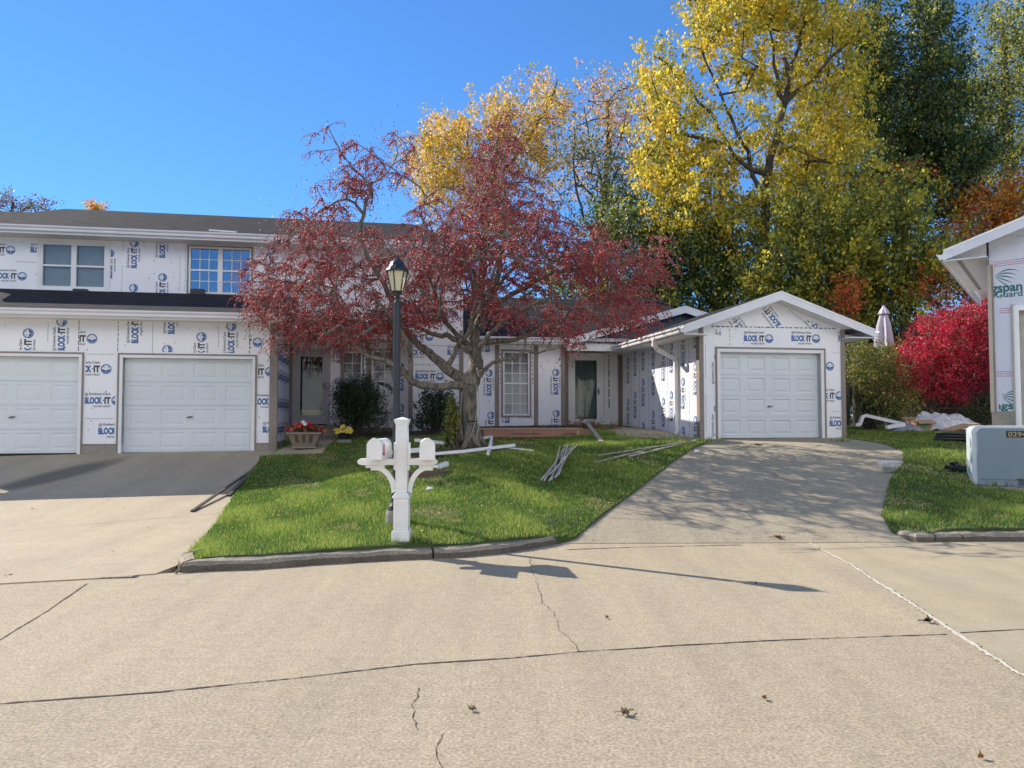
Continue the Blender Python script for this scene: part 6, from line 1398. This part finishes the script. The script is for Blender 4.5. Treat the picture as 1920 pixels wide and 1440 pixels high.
for z, r_ in ((z1+.02, rb0-.006), (zt-.002, rt0-.008)): v += [(r_*math.cos(2*math.pi*j/k+.3), r_*math.sin(2*math.pi*j/k+.3), z) for j in range(k)]
mb.add(v, [(j, (j+1) % k, k+(j+1) % k, k+j) for j in range(k)]+[tuple(range(k))[::-1], tuple(range(k, 2*k))]); mb.build("lamp_glass", gm, lamp)
# transformer
tx0 = P(1828, 850, 12.35); tz = H(7.6, 12.5); wT = 1.55; dT = .85; hT = .98
tr = thing("transformer_cabinet", "pale blue grey steel utility cabinet on the right lawn with a number plate", "utility cabinet", (tx0.x+.02, 12.45, tz), R(-25))
M_TR_SHADE = simple("cabinet_paint_shaded", (.19, .25, .29), .4, .06, 3); M_TR_LIT = simple("cabinet_paint_sunlit", (.52, .59, .63), .35, .08, 6)  # one paint in two tones: sunlit body and shaded front put into the colours
mb = MB(); r_ = .10; arc = [(r_-r_*math.cos(a), hT-r_+r_*math.sin(a)) for a in np.linspace(0, math.pi/2, 6)]
body = [(0, .02)]+arc+[(wT-x, z) for x, z in arc[::-1]]+[(wT, .02)]
mb.prism(body, .03, dT, 'y'); mb.build("cabinet", M_TR_LIT, tr)
mb = MB(); inn = [(.07+(x-0)*(wT-.14)/wT, .13+(z-.02)*(hT-.03-.13)/(hT-.02)) for x, z in body]; mb.prism([(x, z) for x, z in inn], .0, .03-.001, 'y', 0); mb.box(.07, wT-.07, .004, .029, .03, .125, 0); mb.build("front_panel", M_TR_SHADE, tr, bevel=.004)
mb = MB(); mb.box(.62, .84, -.012, -.001, .05, .15); mb.box(.60, .86, -.03, -.001, .14, .155); mb.build("latch_cover", simple("latch_grey", (.06, .09, .11), .4), tr)
PLM = simple("number_plate_black", (.025, .022, .018), .5)
mb = MB(); px0, pz0 = .47, .80; mb.box(px0, px0+.36, -.004, -.001, pz0, pz0+.105); pl_ = mb.build("number_plate", PLM, tr)
tp = Print(lambda u, z: (u, -.0055, z)); v, fs = text2d("02947", .31, .078, .01)
for f_ in fs: tp.poly([(px0+.025+v[i][0], pz0+.014+v[i][1]) for i in f_], 0)
tp.mb.build("number_digits", simple("digit_tan", (.42, .34, .2), .5), pl_)
mb = MB(); mb.box(-.22, wT+.2, -.10, dT+.15, -.12, .019); mb.build("pad", M_FOUND, tr, bevel=.01)
# tangle of black straps by the cabinet
bt_ = Gh(1808, 892, lawnz); mb = MB()
for k in range(7):
    pts = [(bt_.x+random.uniform(-.17, .2), bt_.y+.3+random.uniform(-.1, .1), bt_.z+.04+random.uniform(0, .16)) for _ in range(6)]; mb.tube(pts, random.uniform(.018, .032), 6)
tag(mb.build("tool_belt", M_BLACK, smooth=True), "black crumpled tool belt lying against the cabinet's left side", "tool belt")
# plastic tub on the drive
c = Gh(1672, 890); M_TUB = glassmat("clear_plastic", .35, (.82, .85, .88), .25); tb_ = thing("plastic_tub", "clear plastic tub with its rim lying at the edge of the aged driveway", "tub", (c.x, c.y+.1, H(c.x, c.y+.1)+.0))
def frus(mb, w0, d0_, w1, d1_, z0, z1, th=.004):
    o = [(-w0, -d0_, z0), (w0, -d0_, z0), (w0, d0_, z0), (-w0, d0_, z0), (-w1, -d1_, z1), (w1, -d1_, z1), (w1, d1_, z1), (-w1, d1_, z1)]
    mb.add(o, [(0, 1, 5, 4), (1, 2, 6, 5), (2, 3, 7, 6), (3, 0, 4, 7), (0, 3, 2, 1)])
mb = MB(); frus(mb, .11, .07, .145, .10, .005, .20); mb.build("tub_body", M_TUB, tb_)
mb = MB(); 
for a in ((-.16, .16, -.115, -.10), (-.16, .16, .10, .115), (-.16, -.145, -.10, .10), (.145, .16, -.10, .10)): mb.box(*a, .195, .212)
mb.build("tub_rim", simple("tub_rim_white", (.62, .64, .66), .3), tb_)
mb = MB()
for k in range(26): x, y, z = random.uniform(-.09, .09), random.uniform(-.05, .05), random.uniform(.015, .11); mb.obox((x, y, z), (random.uniform(.01, .03), random.uniform(-.02, .02), random.uniform(-.01, .01)), (0, .01, 0), (0, 0, .006))
mb.build("tub_contents", simple("tub_scraps", (.5, .52, .54), .4, .3), tb_)
# long strips on the ground
M_STRIP = simple("weathered_strip", (.33, .28, .24), .7, .3, 9); M_DSTRIP = simple("dark_strip", (.035, .032, .03), .5, .2)
M_PSTRIP = simple("pale_lath", (.42, .39, .34), .7, .2, 9); M_TIMB = simple("timber_pine", (.36, .26, .17), .75, .25, 12, .2); M_CARD = simple("carton_orange", (.30, .15, .10), .8, .12, 4); M_CARDB = simple("cardboard_brown", (.30, .20, .12), .8, .1, 4)
def lay(name, a, b, w, h, mat, label, cat, fn=None, dz=0.0, group=None, za=0, zb=0, n=10):
    fn = fn or lawnz; a = Vector(a[:2]); b = Vector(b[:2]); pts = []
    for i in range(n+1):
        p = a.lerp(b, i/n); pts.append((p.x, p.y, fn(p.x, p.y)+dz+h/2+(za*(1-i/n)+zb*i/n)))
    # straighten: a rigid piece keeps a straight line above its highest support
    A, B = Vector(pts[0]), Vector(pts[-1]); lift = max([0]+[q[2]-A.lerp(B, i/n).z for i, q in enumerate(pts)])*.6
    mb = MB(); mb.rtube([A+Vector((0, 0, lift)), B+Vector((0, 0, lift))], w, h); base = A; o = mb.build(name, mat, None, A); o.location = A
    return tag(o, label, cat, group)
lay("trim_strip", Gh(360, 962), Gh(470, 886), .05, .022, M_DSTRIP, "longer dark strip lying across the left driveway", "strip", H, .016)
lay("trim_strip", Gh(428, 933), Gh(480, 880), .06, .025, M_DSTRIP, "shorter dark strip lying beside the lawn edge on the left driveway", "strip", H, .016)
for i, (a, b, l_) in enumerate([((1014, 906), (1062, 846)), ((1020, 908), (1056, 848)), ((1029, 911), (1068, 847)), ((1034, 911), (1050, 846)), ((1040, 908), (1074, 846)), ((1044, 908), (1060, 845)), ((1030, 904), (1082, 846)), ((1048, 906), (1064, 850)), ((1036, 902), (1078, 852))] and [(a, b, 0) for a, b in [((1014, 906), (1062, 846)), ((1020, 908), (1056, 848)), ((1029, 911), (1068, 847)), ((1034, 911), (1050, 846)), ((1040, 908), (1074, 846)), ((1044, 908), (1060, 845)), ((1030, 904), (1082, 846)), ((1048, 906), (1064, 850)), ((1036, 902), (1078, 852))]]):
    lay("lath_strip", Gh(*a, lawnz), Gh(*b, lawnz), .022, .010, M_PSTRIP, "pale wooden lath in the fanned bundle on the front lawn", "lath", None, .03+.012*i, "laths fanned out in a bundle on the lawn")
lay("trim_strip", Gh(1114, 872, lawnz), Gh(1205, 850, lawnz), .05, .02, M_STRIP, "grey brown strip lying in the grass left of the long thin strip", "strip", None, .03)
lay("trim_strip", Gh(1122, 862, lawnz), Gh(1300, 834, lawnz), .04, .018, M_STRIP, "long thin grey strip running over the grass to the garage corner", "strip", None, .045)
lay("trim_strip", Gh(1180, 862, lawnz), Gh(1305, 831, lawnz), .04, .018, M_PSTRIP, "pale thin strip with its end at the garage corner by the driveway", "strip", None, .035)
lay("board", (Gh(1104, 816, lawnz).x, Gh(1104, 816, lawnz).y+.4), Gh(1128, 832, lawnz), .09, .03, M_STRIP, "weathered board tilted beside the long carton near the porch", "board", None, .02, za=.22)
# long cartons
def longbox(name, pa, pb, w, h, mat, label, cat, z0, d):
    a, b = Vector(pa), Vector(pb); dr = (b-a).normalized(); q = Vector((-dr.y, dr.x)); L = (b-a).length; c = (a+b)/2
    o = thing(name, label, cat, (c.x, c.y, z0), math.atan2(dr.y, dr.x))
    mb = MB(); mb.box(-L/2, L/2, -w/2, w/2, 0, h); mb.build("carton_body", mat, o, bevel=.004)
    mb = MB(); mb.box(-L/2-.002, L/2+.002, -.03, .03, h+.001, h+.003); mb.box(L/2-.32, L/2-.27, -w/2-.002, -w/2-.0005, .0, h); mb.build("tape", simple("packing_tape", (.45, .28, .18), .3), o)
    pt = Print(lambda u, z: (u, -w/2-.003, z)); pt.dash(-.6, h*.5, .1, h*.5, .03, .05, .02, 0); pt.dash(.6, h*.5, .9, h*.5, .03, .05, .02, 0); pt.mb.build("printed_marks", M_INK, o)
    return o
ca = Gh(905, 834, lawnz); cb = Gh(1104, 834, lawnz); cyy = 17.8
pa = (P(905, 820, 17.6).x, 17.6); pb = (P(1103, 820, 17.9).x, 17.9); zc = lawnz(0, 17.8)
longbox("long_carton", pa, pb, .5, .16, M_CARD, "long flat orange brown carton lying below the front window", "carton", zc-.0, 0)
lay("carton_board", (pa[0]-.1, pa[1]+.15), (pb[0]-.15, pb[1]+.1), .35, .03, M_TIMB, "flat board lying on top of the long orange brown carton", "board", lambda x, y: zc, .175)
# white gutter and downspout pieces round the tree
Gl = lambda px, py: Gh(px, py, lawnz)
def spout(name, pts, w, h, label, cat="downspout", side=None, mat=None):
    base = Vector(pts[0]); mb = MB(); mb.rtube(pts, w, h, side=side); o = mb.build(name, mat or M_WHITE, None, base); o.location = base; return tag(o, label, cat)
def gpt(px, py, dz): g = Gl(px, py); return Vector((g.x, g.y, g.z+dz))
spout("downspout_piece", [gpt(800, 862, .10), gpt(870, 855, .09), gpt(965, 843, .09)], .07, .055, "long white downspout lying across the foot of the crabapple")
spout("downspout_piece", [gpt(780, 832, .08), gpt(842, 838, .07)], .09, .07, "short white downspout left of the green column behind the right mailbox")
spout("downspout_piece", [gpt(732, 858, .1), gpt(800, 850, .08)], .1, .09, "white downspout end showing between the lamp post and the right mailbox")
spout("downspout_elbow", [gpt(898, 832, .10), gpt(922, 829, .12), gpt(921, 838, .11), gpt(915, 856, .04)], .06, .05, "white ribbed downspout elbow resting on the long downspout")
spout("downspout_piece", [gpt(925, 842, .05), gpt(968, 846, .05), gpt(1000, 849, .04)], .03, .02, "thin white strip right of the crabapple trunk")
spout("downspout_elbow", [gpt(822, 882, .05), gpt(838, 878, .08)], .09, .08, "stubby white downspout end behind the right mailbox arm", side=None)
# half ring of brown edging
e0 = Gl(795, 895); mb = MB(); pts = [(e0.x+.5*math.cos(a), e0.y+.35+.36*math.sin(a), lawnz(e0.x, e0.y)+.05) for a in np.linspace(3.6, 6.1, 12)]; mb.rtube(pts, .05, .11)
tag(mb.build("edging_block", simple("edging_brown", (.12, .08, .06), .8, .2)), "curved dark brown edging behind the mailbox post", "edging")
# planter
pc = Gh(566, 848); pd = pc.y+.28; pw0, pw1 = .235, .36; pz = H(pc.x, pd)+.05
pln = thing("flower_planter", "stone coloured square planter with red flowers by the garage corner", "planter", (pc.x, pd, pz), R(8))
M_PLT = concrete("planter_stone", (.27, .22, .17), .8, .5)
mb = MB(); sq2 = lambda mb, r0, z0, r1, z1: sq(mb, r0, z0, r1, z1); sq(mb, .25, 0, .25, .05); sq(mb, .225, .0501, .335, .30); sq(mb, .36, .3001, .36, .345)
for sg in (-1, 1):
    for u in (-.12, 0.0, .12): mb.add([(u*1.0-.035, -.232-.0, .07), (u+.035, -.232, .07), (u*1.35+.04, -.335, .285), (u*1.35-.04, -.335, .285)], [(0, 1, 2, 3)])
mb.build("pot", M_PLT, pln, bevel=.006)
mb = MB(); sq(mb, .33, .346, .33, .352); mb.build("potting_soil", M_SOIL, pln)
def flowers(root, off, pts, r, mat, center, petals=9):
    V, Fc, mi = [], [], []
    for c in pts:
        c = np.array(c); nrm = np.array([rng.normal(0, .5), -1+rng.normal(0, .3), .7+rng.normal(0, .4)]); nrm /= np.linalg.norm(nrm); a = np.cross(nrm, [0, 0, 1.]); a /= np.linalg.norm(a); b = np.cross(nrm, a); rr = r*rng.uniform(.7, 1.15)
        for ring_, rs in ((0, 1), (1, .6)):
            for k in range(petals):
                t = 2*np.pi*(k+.5*ring_)/petals; u = a*np.cos(t)+b*np.sin(t); v = -a*np.sin(t)+b*np.cos(t); o = len(V); cc = c+nrm*.006*(ring_+1)
                V += [cc+u*rr*.15*rs, cc+u*rr*.7*rs+v*rr*.22*rs+nrm*.006, cc+u*rr*rs+nrm*.002, cc+u*rr*.7*rs-v*rr*.22*rs+nrm*.006]; Fc.append((o, o+1, o+2, o+3)); mi.append(0)
        o = len(V); cc = c+nrm*.02
        V += [cc+a*rr*.2, cc+b*rr*.2, cc-a*rr*.2, cc-b*rr*.2]; Fc.append((o, o+1, o+2, o+3)); mi.append(1)
    arrmesh("blooms", np.array(V), Fc, [mat, center], mi, root)
M_RF = leafmat("petal_red", (.36, .02, .03), .2); M_RF2 = leafmat("petal_deep_orange_red", (.42, .07, .03), .2); M_YF = leafmat("petal_yellow", (.70, .55, .10), .2); M_WF = leafmat("petal_white", (.7, .7, .68), .2)
pts = [(random.gauss(0, .19), random.uniform(-.3, .2), .42+random.uniform(-.05, .14)) for _ in range(60)]; flowers(pln, 0, [(max(-.42, min(.45, x)), y, z-.35*abs(x)*.5) for x, y, z in pts], .05, M_RF, M_GOLDc if False else M_RF2)
flowers(pln, 0, [(.42, -.2, .38), (.3, -.3, .42), (-.25, -.3, .40), (-.1, -.3, .46), (.15, -.3, .44)], .055, M_RF2, M_RF); flowers(pln, 0, [(-.02, -.3, .56), (.02, -.3, .52)], .05, M_WF, M_WF)
C = np.array([(random.gauss(0, .2), random.uniform(-.3, .3), .36+random.uniform(-.02, .12)) for _ in range(500)]); V, Fl = leaves(C, .06); arrmesh("leaves", V, Fl, [L_GRN, L_DGR], rng.choice(2, len(C)), pln)
# yellow mums
yc = P(644, 822, 18.3); yz = lawnz(yc.x, 18.3); ym = thing("yellow_mums", "pot of pale yellow flowers in front of the round shrub", "flowers", (yc.x, 18.3, yz))
mb = MB(); mb.lathe([(.10, 0), (.13, .15), (.14, .17)], (0, 0, 0), 14); mb.build("pot", M_BLACK, ym)
flowers(ym, 0, [(-.16, -.1, .26), (-.02, -.14, .29), (.02, -.16, .22), (.13, -.1, .27), (.1, -.12, .23), (-.1, -.13, .22), (0, -.1, .33), (.17, -.08, .24)], .085, M_YF, L_GOLD, 12)
C = np.array([(random.gauss(0, .1), random.uniform(-.1, .1), .2+random.uniform(-.05, .06)) for _ in range(260)]); V, Fl = leaves(C, .05); arrmesh("leaves", V, Fl, [L_GRN, L_DGR], rng.choice(2, len(C)), ym)
st = P(645, 832, 17.6); mb = MB(); mb.obox((st.x, 17.6, lawnz(st.x, 17.6)+.04), (.16, .02, 0), (-.02, .1, .02), (0, 0, .02)); tag(mb.build("paving_stone", M_FOUND, bevel=.006), "small flat grey paving stone in front of the yellow flowers", "stone")
# closed patio umbrella
ud = 24.0; up = P(1661, 780, ud); um = thing("patio_umbrella", "closed pale patio umbrella standing beyond the hedge beside the crimson bush", "umbrella", (up.x, ud, g0))
uz = lambda py: P(1661, py, ud).z-g0
mb = MB(); mb.tube([(0, 0, 0), (0, 0, uz(580))], .022, 8); mb.build("pole", simple("umbrella_pole", (.35, .33, .3), .4), um)
M_UMB = simple("umbrella_cloth", (.52, .48, .52), .8, .06)
def folds(prof_, k, amp, c=(0, 0)):
    mb = MB(); v = []; n_ = k*4
    for r_, z, am in prof_:
        for j in range(n_): a = 2*math.pi*j/n_; rr = r_*(1+am*math.cos(k*a)); v.append((c[0]+rr*math.cos(a), c[1]+rr*math.sin(a), z))
    mb.add(v, [(i*n_+j, i*n_+(j+1) % n_, (i+1)*n_+(j+1) % n_, (i+1)*n_+j) for i in range(len(prof_)-1) for j in range(n_)]+[tuple(range((len(prof_)-1)*n_, len(prof_)*n_))]); return mb
folds([(.25, uz(652), .3), (.23, uz(640), .3), (.17, uz(610), .28), (.10, uz(590), .2), (.07, uz(584), .1)], 7, .3).build("canopy", M_UMB, um)
folds([(.17, uz(589), .1), (.13, uz(583), .1), (.05, uz(576), .05), (.03, uz(573), 0)], 8, .1).build("vent", M_UMB, um)
# small white garden cone in the gap of the bush
cp = P(1828, 716, 23.6); mb = MB(); mb.lathe([(.06, 0), (.05, .10), (.02, .24), (.005, .3)], (0, 0, 0), 10); o = mb.build("garden_ornament", M_WHITE, smooth=True); o.location = cp; 
mb = MB(); mb.tube([(0, 0, -(cp.z-g0)), (0, 0, 0)], .015, 6); mb.build("stake", M_DARK, o); tag(o, "small white cone shaped garden ornament showing through the crimson bush", "ornament")
# debris in the side yard
def yd(px, py): return Gh(px, py, lawnz)
def dpt(px, py, d, dz=0): p = P(px, py, d); return Vector((p.x, d, p.z+dz))
D1 = 19.5
spout("downspout_piece", [dpt(1604, 797, D1), dpt(1612, 795, D1), dpt(1617, 781, D1), dpt(1624, 779, D1), dpt(1695, 795, D1-.4)], .10, .08, "grey downspout with a hooked elbow lying behind the garage corner", mat=M_GUTTER)
spout("downspout_piece", [dpt(1662, 801, D1-.8), dpt(1696, 796, D1-.8)], .11, .08, "short white downspout offcut left of the small cardboard box", mat=M_GUTTER)
bc = yd(1722, 808); bxo = thing("cardboard_box", "open brown cardboard box with a green label on the grass beside the crimson bush", "box", (bc.x, bc.y, lawnz(bc.x, bc.y)), R(18))
mb = MB(); w_, h_ = .26, .30
mb.box(-w_, w_, -.2, -.192, 0, h_); mb.box(-w_, w_, .192, .2, 0, h_); mb.box(-w_, -w_+.008, -.192, .192, 0, h_); mb.box(w_-.008, w_, -.192, .192, 0, h_); mb.box(-w_, w_, -.192, .192, .0, .008); bb_ = mb.build("box_body", M_CARDB, bxo)
mb = MB(); mb.slab([(-w_, -.2, h_), (w_, -.2, h_), (w_+.02, -.33, h_-.10), (-w_-.02, -.33, h_-.10)], .006); mb.slab([(w_, -.19, h_), (w_, .19, h_), (w_+.15, .2, h_-.08), (w_+.15, -.2, h_-.08)], .006); mb.slab([(-w_, .2, h_), (w_, .2, h_), (w_, .34, h_+.07), (-w_, .34, h_+.07)], .006); mb.build("flap", M_CARDB, bxo)
lbm = simple("label_green", (.08, .38, .22), .5); mb = MB(); mb.box(-.08, .14, -.203, -.2005, .07, .2); lo_ = mb.build("label", lbm, bxo)
pt = Print(lambda u, z: (u, -.2045, z)); 
for z in (.1, .13, .165): pt.dash(-.06, z, .12, z, .012, .03, .01, 0)
pt.mb.build("printed_marks", M_INK, lo_)
# crumpled plastic sheeting
def crumple(name, cx, cy, z0, w, d, h, mat, label, cat, seed=1, n=48):
    r2 = np.random.default_rng(seed); V = []; base = (cx, cy, z0)
    ph = r2.uniform(0, 6, 12); fr = r2.uniform(2, 9, 12)
    for j in range(n):
        for i in range(n):
            u, v = i/(n-1)*2-1, j/(n-1)*2-1; rr = math.sqrt(u*u+v*v)
            e = max(0, 1-rr**2.2*.8); f_ = sum(abs(math.sin(fr[k]*u*1.9+ph[k]+fr[(k+3) % 12]*v*1.4))**1.6 for k in range(6))/6
            V.append((u*w/2*(1+.12*math.sin(5*v+ph[0])), v*d/2*(1+.12*math.sin(4*u+ph[1])), max(.0, h*e*(.25+.95*f_))+r2.uniform(0, .012)))
    Fq = [(j*n+i, j*n+i+1, (j+1)*n+i+1, (j+1)*n+i) for j in range(n-1) for i in range(n-1)]
    o = arrmesh(name, V, Fq, mat); o.location = base; return tag(o, label, cat)
M_PLAST = simple("plastic_film", (.50, .51, .54), .18, .12, 5); M_PLASTD = simple("plastic_film_grey", (.24, .25, .27), .2, .3, 5)
s1 = P(1770, 795, 20.8); crumple("plastic_sheet", s1.x-.1, 20.8, lawnz(s1.x, 20.8), 2.3, .9, .52, M_PLAST, "crumpled clear plastic sheeting heaped at the foot of the crimson bush", "plastic sheet", 3)
s1 = P(1700, 798, 20.2); crumple("plastic_sheet", s1.x, 20.3, lawnz(s1.x, 20.3), .8, .6, .25, M_PLASTD, "darker plastic sheet spread left of the crumpled clear sheeting", "plastic sheet", 5)
s1 = yd(1835, 800); crumple("plastic_bag", P(1838, 800, 17.6).x, 17.6, lawnz(10.6, 17.6)+.02, .5, .4, .26, M_PLAST, "puffy white plastic bag lying near the edge building", "bag", 8)
lay("carton_board", P(1772, 800, 17.8)[:2], P(1822, 785, 18.4)[:2], .34, .03, M_CARDB, "flattened cardboard leaning on the black edging roll", "cardboard", None, .16, zb=.14)
lay("board", P(1765, 812, 16.9)[:2], P(1850, 806, 17.3)[:2], .12, .03, M_STRIP, "thin grey board behind the black edging roll", "board", None, .03)
rc = P(1798, 818, 16.3); mb = MB()
for rad, zz, rt in ((.50, .05, .035), (.47, .11, .03), (.44, .165, .028)):
    mb.tube([(rad*math.cos(a), rad*.55*math.sin(a), zz+.02*math.sin(a*2)) for a in np.linspace(0, 2*math.pi*.985, 34)], rt, 7)
o = mb.build("edging_roll", M_BLACK, smooth=True); o.location = (rc.x, 16.3, lawnz(rc.x, 16.3)); tag(o, "black coiled lawn edging lying on the grass left of the edge building", "edging roll")
# lattice fence behind the sheeting
lt = thing("lattice_fence", "low brown lattice panel behind the plastic sheeting", "fence", (P(1790, 780, 22.0).x, 22.0, g0)); mb = MB()
for i in range(-7, 12):
    x = i*.17
    for s_ in (-1, 1):
        a0 = max(-1.2, min(1.2, x)); a1 = max(-1.2, min(1.2, x+s_*.6))
        if a0 != a1: z0_ = (a0-x)*s_; z1_ = (a1-x)*s_; mb.rtube([(a0, .01*s_, z0_), (a1, .01*s_, z1_)], .03, .008)
mb.build("lattice", M_BARKD, lt); mb = MB(); mb.box(-1.22, 1.22, -.03, .03, .6, .64); mb.build("rail", M_BARKD, lt)
for x in (-1.2, 1.2): mb = MB(); mb.box(x-.04, x+.04, -.04, .04, -.2, .7); mb.build("fence_post", M_BARKD, lt)
M_LEAFT = simple("dry_leaf_tan", (.30, .23, .15), .7, .2, 30)
# leaves on the road, one by one
def roadleaf(px, py, s, mat, label, grp=None, stick=False):
    if py < 1015: g = Gh(px, py); z = g.z+.012
    else: x, y = G0(px, py); g = Vector((x, y, 0)); z = .005
    mb = MB(); a = random.uniform(0, 6); n_ = 8; L = s
    for k in range(4 if stick else 2):
        t = a+k*1.3; c_, s_ = math.cos(t), math.sin(t)
        P_ = [(-L*.5, 0, .004), (-L*.15, L*.22, .02), (L*.25, L*.2, .006), (L*.5, 0, .028), (L*.2, -L*.2, .012), (-L*.2, -L*.18, .022), (0, 0, .004)]
        v = [(x*c_-y*s_, x*s_+y*c_, zz*(1+.3*k)) for x, y, zz in P_]; mb.add(v, [(6, i, (i+1) % 6) for i in range(6)])
    if stick: mb.tube([(-L, .02, .01), (0, 0, .02), (L*.9, .05, .01)], .004, 4)
    o = mb.build("fallen_leaf", mat); o.location = (g.x, g.y, z); tag(o, label, "leaf", grp)
roadleaf(885, 1334, .055, M_LEAFT, "pale curled leaf on the road below the mailbox post")
roadleaf(1172, 1342, .06, M_LEAFT, "pale twiggy leaf low on the road right of the lawn", None, True)
roadleaf(1138, 1161, .035, L_BRN, "small dark leaf on the road right of the long thin crack")
roadleaf(1417, 1097, .035, L_BRN, "tiny dark leaf on the road near the lamp's shadow")
roadleaf(1433, 1313, .045, L_BRN, "dark flat leaf on the road left of the white sealed joint")
roadleaf(1840, 1424, .04, L_BRN, "small brown leaf near the lower right corner of the road")
roadleaf(1459, 1011, .11, L_BRN, "brown dry leaf cluster where the aged driveway meets the road", None, True)
roadleaf(1740, 1168, .07, M_DARK, "dark crumbled debris beside the white sealed joint", None, True)
roadleaf(20, 1082, .05, L_BRN, "brown leaf on the left driveway above the brick border")
roadleaf(1420, 836, .14, L_BRN, "brown leaf on the driveway in front of the gabled garage door", None, True)
for (px, py, l_) in ((1308, 853, "white paper scrap at the lawn edge beside the aged driveway"), (806, 925, "white scrap lying in the grass right of the mailbox post")):
    g = Gh(px, py, lawnz); mb = MB(); mb.add([(-.06, -.03, 0), (.05, -.05, .03), (.07, .04, .02), (-.04, .05, .05)], [(0, 1, 2), (0, 2, 3)]); o = mb.build("paper_scrap", M_WHITE); o.location = (g.x, g.y, g.z+.05); tag(o, l_, "scrap")
print("p5 ok")
